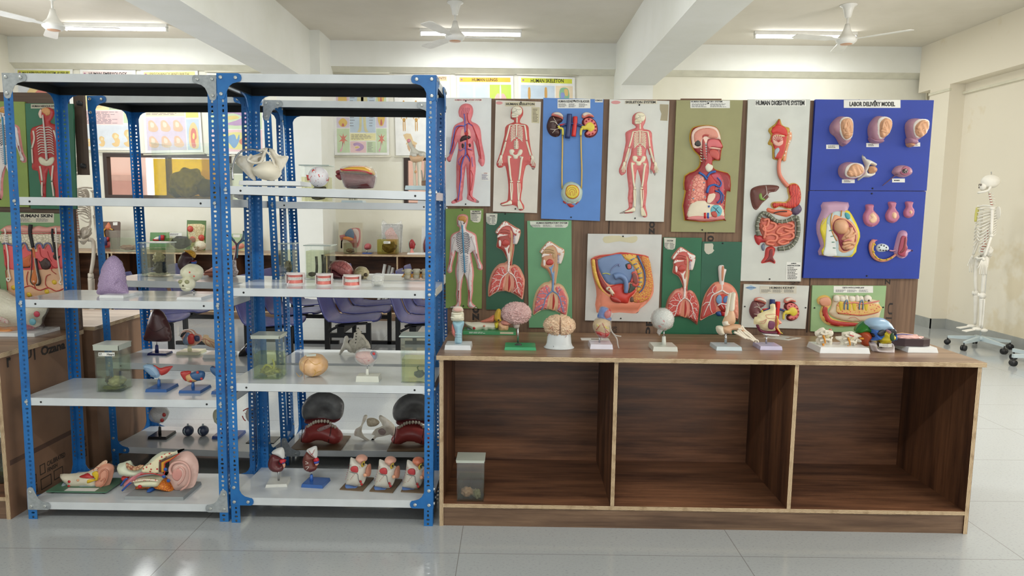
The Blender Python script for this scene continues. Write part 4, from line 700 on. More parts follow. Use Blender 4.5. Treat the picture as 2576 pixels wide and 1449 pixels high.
strands(T, 'vulva_layers', [(V3("700,905 690,960 700,1040 735,1110"), .003), (V3("770,885 765,930"), .003)], C(214, 146, 70), .034)
for sh, ho, fo in (("968,842 1028,842 1025,880 1060,920 1072,960 1050,995 1005,1007 965,990 947,950 950,915 968,880", "985,915 1010,895 1035,910 1048,945 1035,975 1005,985 980,965 975,935", "990,920 1010,905 1030,925 1040,950 1020,975 995,975 985,955 1000,940"), ("1135,822 1195,825 1188,865 1212,905 1215,945 1190,972 1160,978 1125,962 1112,925 1125,890 1140,865", "1150,905 1170,893 1190,910 1188,940 1165,950 1148,930", "1155,910 1172,900 1185,915 1175,945 1158,938"), ("1262,820 1320,822 1312,852 1328,885 1320,925 1290,942 1255,930 1248,895 1265,860", "1278,890 1292,880 1305,892 1300,912 1284,914", "1283,893 1293,887 1300,896 1294,908 1285,905")):
    D(T, 'womb_section', V3(sh), (186, 112, 140), .018, w=.012); D(T, 'womb_lining', V3(ho), (216, 160, 156), .003, .017); D(T, 'embryo', V3(fo), (236, 196, 160), .006, .019)
D(T, 'womb_half', V3("1245,1032 1275,1045 1278,1080 1262,1110 1262,1160 1300,1175 1320,1180 1320,1192 1290,1195 1270,1230 1235,1242 1190,1220 1175,1190 1185,1140 1200,1080 1215,1045"), (188, 142, 172), .03); D(T, 'womb_cavity', V3("1222,1075 1258,1085 1255,1135 1262,1160 1250,1190 1240,1228 1195,1210 1195,1180 1205,1130"), (160, 60, 84), .003, .026); D(T, 'cavity_wall', V3("1238,1090 1250,1092 1245,1140 1238,1180 1215,1200 1200,1195 1225,1160"), (120, 34, 44), .002, .029)
strands(T, 'fallopian_tube', [(V3("1190,1210 1150,1240 1100,1258 1050,1250 1015,1220 1000,1170 1005,1130 1025,1110"), (.006, .011))], C(206, 140, 120), .008, n=10); strands(T, 'tube_lining', [(V3("1150,1238 1100,1252 1055,1245 1022,1215 1008,1170 1018,1125"), (.003, .007))], C(222, 172, 80), .015, n=8)
dots(T, 'ovum', V3("1022,1138 1015,1190 1033,1228 1065,1248 1115,1248 1148,1236"), .0055, (196, 180, 50), .022)
D(T, 'ovary', V3("1045,1165 1060,1138 1100,1132 1135,1150 1138,1180 1100,1192 1060,1190"), (214, 224, 226), .016); dots(T, 'follicle', V3("1060,1158 1075,1142 1095,1148 1068,1178 1090,1182 1110,1182 1112,1160"), .0042, (40, 40, 44), .0155); strands(T, 'ovary_ligament', [(V3("1138,1182 1165,1185 1185,1180"), .004)], C(196, 140, 166), .01); strands(T, 'fimbriae', [(V3("1015,1120 %d,%d" % (1005 + i * 9, 1098 + abs(i - 2) * 2)), (.003, .0015)) for i in range(6)], C(206, 120, 150), .01)
nails(T, [(2193, 487), (2180.5, 694)])
# ---- 9 nervous figure (also used on the left board)
NB = "215,205 220,160 245,132 290,125 335,145 340,190 330,240 320,275 330,300 390,325 430,355 440,420 455,530 475,640 500,690 500,735 470,745 440,725 440,690 410,600 385,540 375,560 385,640 400,720 405,800 395,880 395,980 380,1080 400,1120 445,1155 440,1168 350,1160 335,1130 340,1040 335,950 320,860 300,785 280,860 265,960 265,1050 250,1150 145,1160 145,1148 200,1130 215,1100 205,1010 215,900 200,800 200,720 215,640 220,550 210,530 190,600 165,700 165,760 130,778 105,755 115,715 130,640 140,500 145,380 180,335 240,310 245,280 235,265 220,255"
def nervous(T, f, k=1., inner=(222, 214, 212)):
    g = lambda st: mp(f, st); D(T, 'body_figure', g(NB), (226, 150, 148), .012 * k, w=.010, n=2); h = .0150 * k
    D(T, 'body_layer', inset(g(NB), 3.4 * k), inner, .0025, .011 * k, w=.01, n=1)
    D(T, 'brain', g("232,185 240,158 275,143 318,155 325,190 310,225 285,205 255,200"), M((206, 154, 84), .4, 'fibre', (184, 124, 60), 60), .006, .012 * k); dots(T, 'cerebellum', g("300,226"), .0042 * k, (86, 26, 26), h + .001)
    strands(T, 'face_line', [(g("232,200 228,235 240,240"), .0008), (g("262,205 270,235 278,250"), .001)], INK, h + .001)
    strands(T, 'spinal_cord', [(g("278,248 285,350 292,480 300,620 309,770"), (.0042 * k, .0036 * k))], C(66, 140, 180), h + .001)
    it = []
    for i in range(12):
        y = 345 + i * 19; w_ = 70 + 6 * math.sin(i * .5) - (i > 7) * (i - 7) * 6; cx = 284 + i * 1.6
        for s in (-1, 1): it.append((g("%f,%f %f,%f %f,%f" % (cx + s * 5, y - 4, cx + s * w_ * .55, y - 14, cx + s * w_, y + 8)), .0014 * k))
    strands(T, 'rib_nerve', it, C(30, 46, 70), h); it = []
    for i in range(9):
        y = 585 + i * 20; w_ = 46 - i * 2.5; cx = 300 + i * .9
        for s in (-1, 1): it.append((g("%f,%f %f,%f" % (cx, y - 3, cx + s * w_, y + 10)), .0009 * k))
    strands(T, 'lower_nerve', it, C(70, 120, 160), h)
    strands(T, 'limb_nerve', [(g("205,380 175,470 160,560 150,640 140,700"), .0007), (g("375,380 410,470 432,560 452,640 470,700"), .0007), (g("240,730 232,820 240,905 228,1000 225,1100"), .0007), (g("360,730 350,820 350,905 362,1000 362,1100"), .0007), (g("220,640 240,690 230,760"), .0006), (g("385,640 360,690 370,760"), .0006)], C(150, 140, 140), h)
    strands(T, 'muscle_cut', [(g("150,615 145,650 138,685"), (.002, .001)), (g("438,560 445,590 452,620"), (.002, .001)), (g("240,965 237,1030 233,1090"), (.0028, .0012)), (g("353,960 356,1030 360,1090"), (.0028, .0012)), (g("180,390 195,378"), .0012), (g("372,385 384,372"), .0012)], C(150, 30, 34), h)
    dots(T, 'ganglion', g("215,405 222,440 212,475 228,505 240,545 250,585 350,405 362,440 350,480 352,520 345,560 335,585 310,435 308,480 312,540"), .0016 * k, (190, 30, 60), h)
T = panel('leaf-green relief panel with a nerve figure, below the circulatory panel beside the rack', [(1121, 525), (1216, 525), (1211.6, 776.5), (1121, 775)], (116, 142, 70))
nervous(T, lambda x, y: (1100 + x / 4.39, 510 + y / 4.39))
o = label_strip(T, (1183, 529, 1211, 560), None, None, 6, (1185, 539, 1209, 556), cols=1, torn=True, paper=M((214, 210, 194), .7)); text(T, 'HUMAN', (1188, 530, 1207, 533.4), INK, off=T.off - .0012, parent=o, bold=.03); text(T, 'NERVOUS', (1185.5, 535, 1209, 538.6), INK, off=T.off - .0012, parent=o, bold=.03); nails(T, [(1163.5, 528), (1165.6, 769.5)])
# ---- respiratory figures
def airway(T, f, rim, flesh, cav, tube_, lungc, mid, ring, k=1.):
    g = lambda st: mp(f, st)
    hd = "745,200 800,225 870,270 920,300 915,370 885,450 855,458 850,520 830,640 825,690 790,690 775,640 745,570 720,530 690,510 655,490 655,455 665,405 658,375 668,355 638,322 690,250"
    D(T, 'head_section', g(hd), rim, .013, w=.007, n=2); D(T, 'head_flesh', inset(g(hd), 1.8 * k), flesh, .003, .012, w=.006, n=2)
    D(T, 'skull_section', g("745,208 800,240 860,280 912,298 900,330 860,345 835,320 815,270 770,255 715,280 670,335 650,322 700,255"), M((232, 222, 214), .4, 'spots', (196, 100, 96), 80), .002, .0145)
    D(T, 'nasal_cavity', g("672,330 700,285 765,260 808,278 822,320 822,385 790,400 770,345 700,350"), cav, .003, .0145); strands(T, 'nasal_fold', [(g("700,300 750,295 800,310"), .0022), (g("700,325 760,322 805,340"), .0022)], C(*[v * .86 for v in cav]), .0178)
    D(T, 'palate', g("665,385 680,345 730,348 785,352 740,365 700,370"), M((232, 218, 212), .4, 'spots', (200, 90, 96), 90), .002, .0155); D(T, 'tongue', g("710,440 740,405 775,410 798,440 780,470 735,475 715,465"), (186, 70, 62) if k < 1.05 else (196, 76, 70), .006, .0145)
    D(T, 'jaw_section', g("680,420 698,412 708,440 700,480 685,475"), (230, 220, 214), .002, .0145); D(T, 'neck_spine', g("840,365 868,360 872,330 905,330 912,350 885,450 855,455 835,450"), (226, 216, 208), .004, .013); strands(T, 'spine_disc', [(g("842,%d 862,%d" % (y, y)), .0018) for y in range(360, 450, 16)], C(150, 140, 176), .0175)
    D(T, 'throat', g("800,290 832,330 835,440 830,540 812,640 795,640 790,560 800,480 812,400"), (150, 56, 48) if rim[2] < 110 else (200, 160, 120), .002, .0145)
    D(T, 'larynx', g("735,480 760,495 795,462 798,480 782,520 790,560 800,528 812,530 810,600 803,660 785,660 775,600 760,540"), tube_, .004, .0145)
    lg = "775,640 745,662 690,672 635,720 590,800 562,930 562,1030 578,1038 660,985 760,975 800,985 870,1020 935,1068 945,1060 960,960 968,850 940,770 910,715 870,685 840,680 820,690"
    D(T, 'lung_wall', g(lg), rim, .016, w=.009, n=2)
    for st in ("742,705 700,702 652,738 612,808 586,920 574,1015 582,1018 640,978 700,962 722,960 738,860 765,765", "842,704 886,722 926,790 950,870 945,985 932,1038 922,1035 870,1000 838,978 846,900 838,800 812,735"):
        D(T, 'lung', g(st), lungc, .004, .0145, w=.006)
    D(T, 'mediastinum', g("770,770 800,775 815,860 810,980 760,972 735,960 750,860"), mid, .003, .0145); D(T, 'oesophagus', g("790,815 800,800 812,880 796,960 784,958"), (168, 40, 36), .002, .0175)
    strands(T, 'windpipe', [(g("792,645 790,700 785,765"), (.0062 * k, .0062 * k))], ring, .0155, n=8)
    br = [("785,762 740,800 705,850 685,930 655,978", 3.6), ("790,765 838,795 870,850 885,920 905,1000", 3.6), ("735,805 690,790 640,795 620,812", 2.), ("745,795 722,750 712,712", 2.), ("722,750 742,720", 1.4), ("705,850 660,850 625,830 603,828", 1.9), ("660,850 625,880 605,902", 1.6), ("690,910 640,930 605,955 585,990", 1.9), ("640,930 632,955 600,1000", 1.3), ("675,945 680,965", 1.1), ("848,800 862,750 850,722", 1.9), ("862,760 890,740", 1.4), ("862,830 905,820 930,850", 1.7), ("880,880 915,880 935,915", 1.8), ("915,880 920,915", 1.2), ("888,930 860,960 838,985", 1.6), ("885,915 910,950 915,1010", 1.4), ("860,960 872,990", 1.1), ("690,790 668,765 650,760", 1.2)]
    strands(T, 'bronchi', [(g(a), (r * .001 * k, r * .0005 * k + .0004)) for a, r in br], ring, .0185)
RINGW = M((232, 222, 218), .4, 'spots', (206, 150, 144), 110)
T = panel('dark green relief panel with red airway and lungs, left of the light green lung panel', [(1222.3, 536), (1318.7, 536.2), (1317.5, 779.2), (1223, 778.8)], (34, 84, 60))
airway(T, lambda x, y: (1100 + x / 4.39, 510 + y / 4.39), (214, 150, 128), (168, 72, 62), (190, 92, 82), (230, 220, 212), M((196, 82, 74), .4, 'spots', (216, 150, 140), 90), (206, 140, 110), RINGW)
o = label_strip(T, (1222.8, 536.6, 1251.5, 566), None, None, 6, (1225, 545, 1249, 564), cols=2, torn=True, paper=M((206, 206, 192), .7)); text(T, 'SYSTEM', (1232, 541.5, 1245, 544.5), INK, off=T.off - .0012, parent=o, bold=.02); nails(T, [(1271, 538)])
T = panel('light green relief panel titled human respiratory system, blue windpipe branching into lungs', [(1326.2, 555.6), (1437.6, 554.4), (1439.4, 823.9), (1330.8, 824.4)], (102, 156, 114))
fm11 = lambda x, y: (1100 + ((x - 560) * .978 + 1052) / 4.39, 510 + ((y - 200) * .978 + 420) / 4.39)
airway(T, fm11, (214, 176, 140), (206, 150, 116), (196, 160, 118), (120, 156, 196), M((214, 110, 110), .4, 'spots', (226, 176, 160), 80), (210, 160, 124), C(112, 150, 194))
label_strip(T, (1333, 556.5, 1430, 573), 'HUMAN RESPIRATORY SYSTEM', (1349, 558.5, 1427, 563), 3, (1335, 565, 1428, 571), torn=True, paper=M((208, 212, 200), .7))
T = panel('large white relief panel with a blue and red pelvis section, middle of the lower row', [(1479, 588), (1664.8, 590.3), (1655.8, 809.6), (1471.6, 806)], (206, 207, 203), .016)
PO = "190,415 300,370 450,355 570,330 720,345 860,365 925,385 935,430 970,540 1000,700 1005,850 960,950 870,1040 820,1075 800,1125 720,1130 560,1118 262,1118 262,900 250,780 215,650 195,520"
D(T, 'pelvis_section', V5(PO), (228, 140, 112), .0355, w=.02, n=2); D(T, 'cut_edge', V5("190,415 300,372 450,357 570,332 720,347 860,367 925,385 920,400 860,385 720,362 570,352 450,372 300,388 192,432"), (196, 64, 62), .003, .036, n=2)
D(T, 'fat_layer', V5("193,430 235,428 250,560 290,700 330,800 400,880 480,915 430,905 350,850 290,790 240,690 205,560"), M((212, 168, 70), .4, 'spots', (232, 190, 110), 90), .004, .036, n=2); D(T, 'muscle_layer', V5("235,428 270,425 275,480 300,600 350,700 400,770 440,830 420,870 340,800 290,700 255,570"), (138, 40, 38), .004, .036, n=2)
D(T, 'fat_layer', V5("820,385 925,400 960,540 980,700 970,830 920,930 830,975 740,975 720,920 760,850 830,790 880,700 880,560"), M((218, 160, 70), .4, 'cells', (206, 96, 80), 95), .004, .036, n=2)
D(T, 'peritoneum', V5("275,420 430,370 570,352 620,420 700,470 750,560 720,640 700,700 640,740 560,740 420,745 350,680 300,580 270,490"), (112, 136, 176), .004, .036, n=2)
D(T, 'spine_section', V5("585,360 760,362 800,450 850,560 862,680 850,760 800,840 770,820 800,720 790,620 740,520 660,440"), M((222, 178, 84), .4, 'spots', (200, 80, 70), 75), .005, .037, n=2); strands(T, 'spinal_canal', [(V5("780,370 830,470 870,580 880,700 850,800 800,850"), (.005, .0025))], C(70, 96, 150), .042)
strands(T, 'spine_disc', [(V5("%d,%d %d,%d" % a), .0026) for a in ((690, 430, 745, 405), (725, 490, 775, 470), (760, 555, 800, 530), (785, 610, 835, 590), (790, 660, 845, 655), (785, 710, 840, 712), (780, 765, 825, 775))], C(112, 140, 176), .043)
strands(T, 'womb', [(V5("480,645 540,625 610,660 635,740 630,850"), (.017, .011))], C(112, 138, 182), .046, n=12); strands(T, 'fallopian_tube', [(V5("430,590 450,540 510,490 545,480 540,510"), (.0016, .004))], C(120, 130, 170), .044); strands(T, 'ligament', [(V5("330,605 380,598 430,615"), .0022)], C(206, 206, 90), .043)
D(T, 'colon_section', V5("630,480 680,470 710,500 700,545 650,550 628,515"), (46, 60, 58), .006, .038); D(T, 'colon_lining', V5("650,490 685,480 700,510 690,540 655,538"), (196, 90, 80), .002, .043)
D(T, 'rectum', V5("705,595 735,575 775,600 800,680 790,760 750,775 710,750 740,700 705,720 690,700 715,640"), (206, 90, 84), .006, .04); D(T, 'rectum_cavity', V5("715,610 745,592 775,640 780,720 755,740 725,700"), (132, 70, 62), .002, .0455)
D(T, 'bladder', V5("420,770 520,740 600,735 600,800 640,860 760,800 740,860 680,920 660,985 590,985 480,970 430,920 440,870 400,800"), (196, 58, 48), .012, .036, n=2); D(T, 'pubic_bone', V5("375,790 405,770 440,780 495,860 490,885 460,892 420,840 380,815"), (226, 214, 190), .012, .04); dots(T, 'bone_marrow', V5("415,797 475,868"), .0058, (196, 84, 50), .052); D(T, 'muscle', V5("430,900 500,895 570,950 560,980 480,970 440,940"), (164, 54, 48), .010, .042); D(T, 'muscle', V5("690,920 720,900 735,960 690,968"), (96, 66, 54), .004, .038); D(T, 'pouch', V5("690,730 760,780 700,850 665,850 680,780"), (62, 72, 60), .003, .038)
slab(T, 'glue_stain', V5("360,130 560,118 640,145 780,120 790,180 720,215 560,190 420,215 355,200"), .0005, M((206, 200, 168), .8), n=2); nails(T, [(1567.3, 594.5), (1561.6, 801)])
T = panel('green relief panel with red airway and lungs, right of the large pelvis panel', [(1669.3, 597), (1765.9, 598.4), (1759, 842), (1662.5, 840.5)], (34, 102, 68))
airway(T, lambda x, y: (1450 + ((x - 560) * 1.123 + 1145) / 5.176, 570 + ((y - 200) * 1.171 + 262) / 5.176), (218, 140, 122), (188, 84, 74), (196, 88, 78), (232, 220, 214), M((190, 72, 66), .4, 'spots', (214, 140, 130), 90), (208, 132, 104), RINGW)
label_strip(T, (1670.5, 598, 1700, 628), 'SYSTEM', (1678, 604, 1693, 607.5), 5, (1672, 610, 1698, 626), cols=2, torn=True, paper=M((206, 206, 192), .7))
T = panel('green relief panel with lungs and a heart, partly behind the foot model', [(1766.8, 607.7), (1866.3, 608.6), (1856.7, 840.5), (1758.7, 840.5)], (34, 92, 68))
D(T, 'lung_wall', V5("1870,715 1800,725 1740,780 1680,870 1640,980 1618,1100 1605,1215 1625,1220 1720,1165 1810,1130 1840,1110 1950,1110 2060,1180 2085,1235 2100,1235 2112,1150 2110,1000 2100,880 2060,800 2000,745 1930,722"), (222, 142, 118), .016, w=.01, n=2); D(T, 'lung', V5("1800,750 1750,785 1690,880 1650,990 1630,1100 1618,1195 1720,1150 1800,1110 1820,1060 1790,960 1800,880 1830,800"), (192, 80, 74), .004, .0145)
D(T, 'windpipe', V5("1845,515 1910,500 1922,545 1950,560 1930,640 1918,725 1920,820 1860,840 1855,720 1845,620"), (228, 218, 214), .012, .006); D(T, 'windpipe_opening', V5("1880,530 1908,515 1910,560 1900,690 1880,690"), (196, 130, 96), .001, .0175)
strands(T, 'bronchi', [(V5("1890,820 1820,855 1760,890 1735,950 1720,1010"), (.005, .003)), (V5("1890,825 1940,860 1990,870 2030,850"), (.005, .004)), (V5("1790,870 1760,840 1770,790 1800,760"), (.0028, .0012)), (V5("1760,850 1720,870 1690,905"), (.002, .001)), (V5("1725,980 1670,985 1630,1030"), (.003, .0013)), (V5("1715,1000 1680,1070 1645,1160"), (.0032, .0015)), (V5("1725,1000 1735,1070 1760,1125"), (.003, .0013))], C(230, 220, 216), .019)
D(T, 'heart', V5("1800,900 1850,870 1920,865 1970,900 2000,980 1980,1080 1920,1110 1850,1080 1810,1010"), (190, 66, 58), .024, .006); D(T, 'heart_chamber', V5("1805,930 1840,880 1870,900 1880,960 1860,1000 1815,985"), (112, 150, 190), .004, .027); D(T, 'heart_vessel', V5("1890,960 1910,905 1950,895 1950,935 1920,990"), (84, 124, 180), .004, .03); strands(T, 'heart_wall', [(V5("1820,1020 1870,995 1930,1005 1980,1000"), .004), (V5("1870,1010 1900,1060"), .002), (V5("1920,1010 1930,1070"), .002)], C(224, 214, 214), .028)
D(T, 'great_vessel', V5("1815,1110 1870,1095 1890,1160 1830,1160"), (40, 80, 140), .012); D(T, 'great_vessel', V5("1880,1100 1935,1100 1940,1160 1890,1162"), (180, 40, 44), .012); o = slab(T, 'paper_label', V5("1668,222 1770,218 1785,240 1778,290 1795,310 1765,345 1720,362 1690,350 1665,310"), .001, M((196, 194, 178), .7)); nails(T, [(1818, 612)])
# ---- 15 small kidney panel, 16 teeth
T = panel('white relief panel titled human kidney, two mauve kidneys, behind the nose section model', [(1871.5, 714.7), (2035.7, 719), (2026, 827.5), (1864.5, 823)], (208, 210, 203))
kidneys(T, lambda x, y: (1600 + ((x - 1243) * .62 + 813) / 2.862, 700 + ((y - 237) * .59 + 135) / 2.862), True)
label_strip(T, (1912, 719.5, 2003.5, 738.5), 'HUMAN KIDNEY', (1936, 721.5, 1999, 726.5), 4, (1915, 728, 2001, 736), paper=M((206, 202, 186), .6)); slab(T, 'maker_oval', V7("787,68 828,50 868,68 828,86"), .0006, M((150, 180, 206), .6)); text(T, 'HERINDERA', V7("792,64 864,72")[0] + V7("792,64 864,72")[1], M((60, 96, 150), .6), off=T.off - .0006); nails(T, [(1873.5, 771), (2026.5, 774)])
T = panel('pale green relief panel titled teeth with lower jaw, behind the coloured skull', [(2043.7, 718), (2230, 719), (2220, 838), (2039, 833.5)], (150, 182, 132))
label_strip(T, (2097, 719.5, 2196, 736.5), 'TEETH WITH LOWER JAW', (2119, 722, 2174, 726.5), 3, (2102, 728.5, 2190, 735))
D(T, 'jaw_section', V7("1300,155 1320,130 1360,120 1395,135 1410,165 1400,200 1380,225 1385,260 1420,290 1500,310 1600,320 1700,325 1755,300 1750,330 1600,345 1450,350 1380,335 1335,300 1320,250 1335,200 1310,185"), (218, 176, 96), .014, w=.006, n=2); D(T, 'muscle', V7("1345,200 1370,200 1372,240 1390,285 1440,305 1560,318 1700,328 1600,340 1450,342 1385,325 1348,290 1335,240"), (172, 50, 44), .004, .013, n=2); D(T, 'muscle', V7("1312,158 1335,138 1375,135 1398,160 1390,190 1360,200 1325,190"), (214, 150, 120), .004, .013)
D(T, 'jawbone', V7("1420,130 1460,118 1740,160 1750,280 1700,300 1560,315 1440,290 1385,250 1400,220 1412,170"), (222, 206, 176), .014, .002, n=2); D(T, 'spongy_bone', V7("1450,170 1520,160 1740,185 1740,240 1600,265 1450,255 1435,210"), M((220, 180, 110), .4, 'spots', (206, 90, 80), 80), .002, .0155, n=2)
for i, (x, w_) in enumerate(((1437, 22), (1478, 20), (1505, 14), (1548, 22), (1585, 16), (1612, 18), (1662, 26))): D(T, 'tooth', V7("%f,%f %f,%f %f,%f %f,%f %f,%f" % (x - w_, 132, x, 118 + i % 2 * 6, x + w_, 134, x + w_ * .8, 165, x - w_ * .8, 165)), (230, 222, 206), .01, .012)
for x in (1500, 1608): strands(T, 'tooth_root', [(V7("%d,222 %d,180 %d,150 %d,180 %d,222" % (x - 12, x - 10, x + 6, x + 14, x + 12)), .003)], C(90, 130, 160), .02)
for x in (1465, 1525, 1560, 1645): D(T, 'nerve_pulp', V7("%d,170 %d,170 %d,225 %d,225" % (x - 14, x + 14, x + 10, x - 8)), (206, 180, 50), .003, .0165)
strands(T, 'gum', [(V7("1500,178 1560,172 1620,180 1680,172 1740,160"), .004)], C(214, 130, 120), .018); strands(T, 'jaw_nerve', [(V7("1440,245 1530,255 1600,265 1680,255 1735,240"), .0018), (V7("1520,285 1560,275 1600,300"), .001)], C(190, 60, 60), .019); dots(T, 'tooth_cavity', V7("1663,156"), .0058, (60, 34, 28), .021); nails(T, [(2049, 774.5), (2221.5, 773)])
# ================================================================ LEFT BOARD PANELS
VL = V(0, 160, 3.6231)
T = panel('lime green relief panel with a nerve figure, cut by the left edge of the photo', [(-40, 254), (62, 256), (73, 521), (-30, 520)], (132, 152, 76), host=BTL)
nervous(T, lambda x, y: (((x - 290) * .9 + 52) / 3.6231, 160 + ((y - 120) * .83 + 385) / 3.6231), 1.)
T = panel('dark green relief panel with a red figure showing spine and ribs from behind', [(63, 260), (183, 261), (192, 526), (77, 525)], (48, 106, 80), host=BTL)
D(T, 'body_figure', VL("370,440 380,410 430,396 480,410 498,450 480,500 460,525 470,545 535,570 548,640 555,760 568,900 560,960 545,1000 560,1060 565,1160 560,1250 575,1290 520,1296 505,1280 500,1150 450,1000 440,960 420,1100 418,1280 395,1295 345,1290 380,1260 380,1150 355,1050 345,980 300,970 290,930 300,850 280,700 278,620 300,580 380,555 400,520 385,500 370,480 362,460"), (176, 52, 52), .012, w=.012, n=2)
D(T, 'brain', VL("392,440 400,412 440,404 472,430 470,465 440,480 420,462"), M((214, 160, 104), .4, 'fibre', (190, 130, 80), 70), .006, .012); D(T, 'face', VL("365,455 380,420 395,430 392,470 400,495 380,500 368,478"), (222, 190, 176), .004, .012)
strands(T, 'spine', [(VL("408,470 415,540 425,640 435,760 445,880"), (.0028, .006))], C(206, 200, 192), .016, n=8)
it = []
for i in range(11):
    y = 585 + i * 23; c_ = 420 + i * 2
    for s in (-1, 1): it.append((VL("%f,%f %f,%f %f,%f" % (c_ + s * 8, y, c_ + s * 45, y - 3, c_ + s * 72, y + 16)), .0026))
strands(T, 'ribs', it, C(214, 204, 192), .0145)
D(T, 'pelvis', VL("365,870 385,850 420,870 440,885 470,860 500,852 510,875 490,920 450,935 410,930 380,912"), (212, 206, 180), .006, .013); strands(T, 'limb_bones', [(VL("320,615 330,690 308,775"), .0045), (VL("308,780 312,850 315,910"), .0035), (VL("505,610 530,690 545,770"), .0045), (VL("548,780 555,850 552,920"), .0032), (VL("380,935 392,1000 400,1070"), .0045), (VL("400,1080 398,1160 402,1210"), .004), (VL("500,930 492,1000 488,1070"), .0045), (VL("490,1080 500,1160 505,1210"), .004)], C(218, 206, 190), .014)
label_strip(T, (78, 262, 150, 273), 'HUMAN NERVOUS SYSTEM', (80.5, 264.5, 147, 269.5), paper=M((190, 184, 164), .7)); 
VS = V(0, 540, 4.025)
T = panel('green relief panel titled human skin, large skin section with black hairs', [(-14, 533), (163, 538), (176, 762), (4, 760)], (112, 150, 104), host=BTL)
label_strip(T, (45, 536.5, 136, 560), 'HUMAN SKIN', (47, 538.5, 132, 547), 5, (51, 549, 130, 558), cols=2, paper=M((206, 200, 180), .7), bold=.035)
D(T, 'dermis', VS("50,185 660,190 680,830 90,860"), (222, 176, 140), .02, w=.012, n=1); D(T, 'surface_skin', VS("48,125 110,105 180,120 250,105 330,125 400,112 480,128 560,112 655,125 660,188 50,188"), (214, 150, 138), .02, .006, n=2); strands(T, 'skin_edge', [(VS("50,188 300,190 660,188"), .002)], C(190, 50, 54), .026)
D(T, 'horny_layer', VS("50,192 655,192 640,290 600,300 570,370 540,300 500,290 470,330 440,290 400,300 350,360 320,345 300,295 270,290 240,340 210,290 160,300 120,290 60,300"), M((226, 216, 190), .5, 'cells', (186, 176, 150), 60), .004, .021)
D(T, 'papillary_layer', VS("60,300 120,298 170,320 215,300 240,350 270,300 300,305 320,355 400,370 400,310 440,298 470,340 500,300 540,310 570,380 640,300 665,310 668,520 600,545 400,560 230,560 90,545 70,440"), (222, 96, 98), .004, .0195, n=2)
strands(T, 'pigment_edge', [(VS("62,295 90,285 120,295 170,310 205,292 225,300 238,345 255,298 275,282 300,300 318,350 345,360"), .0035), (VS("395,345 400,300 430,285 455,300 470,338 485,300 515,285 545,305 570,378"), .0035)], C(104, 110, 150), .027)
strands(T, 'hair', [(VS("345,100 340,180 355,260 368,330"), (.010, .008)), (VS("565,140 562,200 575,280 590,370 600,440"), (.0055, .006))], INK, .026, n=8)
D(T, 'hair_follicle', VS("350,335 372,340 392,430 410,540 415,640 400,690 375,700 350,680 348,620 372,540 368,420"), (206, 116, 56), .008, .022); strands(T, 'follicle_sheath', [(VS("358,350 360,480 352,600 345,670 375,705"), .0022), (VS("400,440 415,560 440,660 430,700 405,705"), .0055)], C(40, 34, 32), .028); strands(T, 'follicle_lining', [(VS("392,430 412,560 428,650 415,695"), .0016)], C(214, 208, 200), .034); dots(T, 'hair_bulb', VS("380,672"), .0085, (226, 170, 150), .028)
D(T, 'sebaceous_gland', VS("345,400 290,425 230,450 222,490 255,525 310,535 345,510 340,470"), (198, 100, 56), .008, .022); strands(T, 'gland_outline', [(VS("232,500 270,530 340,525"), .0025)], C(50, 30, 28), .029); D(T, 'gland_lobe', VS("410,430 440,470 490,430 540,470 545,520 510,552 455,545 435,500 420,470"), (66, 44, 42), .01, .022, nf=lambda a, b: .002 * math.sin(a * 500) * math.sin(b * 500)); D(T, 'gland_lobe', VS("565,410 585,400 600,430 635,410 630,440 600,460 570,440"), (66, 44, 42), .008, .022)
strands(T, 'sweat_gland', [(VS("82,140 92,180 86,240 100,300 118,420 122,560 140,640 120,670 105,640 150,640"), .0042), (VS("598,130 600,200 606,280 610,380 622,480 640,600 650,650 632,680 655,700"), .0042)] + [(VS("%d,%d %d,%d" % (74 + dx, y, 118 + dx, y + 10)), .0045) for dx in (0, 510) for y in (200, 222, 244, 266)], C(226, 216, 202), .026)
strands(T, 'blood_vessel', [(VS("245,745 330,715 390,745 440,760 520,735 600,770 680,740"), .0026), (VS("390,745 375,700"), .002), (VS("310,710 300,640 315,570"), .0018), (VS("520,735 490,700 500,620 540,600"), .0018), (VS("110,760 100,660 90,560"), .002), (VS("430,330 450,420 520,450 560,520 600,540"), .0016), (VS("510,370 530,430 555,470"), .0014), (VS("560,520 550,560 600,600"), .0016), (VS("75,350 90,450 100,560"), .0018)], C(176, 40, 38), .0235)
dots(T, 'fat_lobule', VS("165,735 575,680 320,805 500,775"), .016, (214, 180, 50), .018, rz=.45)
# the dark panel fixed to the right-hand end of the left board, and its knobs
q0, q1 = BTL.px(186, 236, .03), BTL.px(216, 440, .03)
T = Thing('wooden_bracket', 'dark brown bracket board with two black knobs at the end of the left board', 'bracket', BTL.M @ Vector((q0[0], .021, q1[1])))
mb = MB(); mb.box((0, 0, 0), (q1[0] - q0[0] + .012, .025, q0[1] - q1[1])); mb.build('board', M((92, 74, 60), .6, 'woodv', (70, 54, 44)), T)
for z in (.045, q0[1] - q1[1] - .05):
    mb = MB(); mb.tube([(.038, .001, z), (.038, -.02, z)], [.011, .013], 10); mb.build('knob', INK, T)
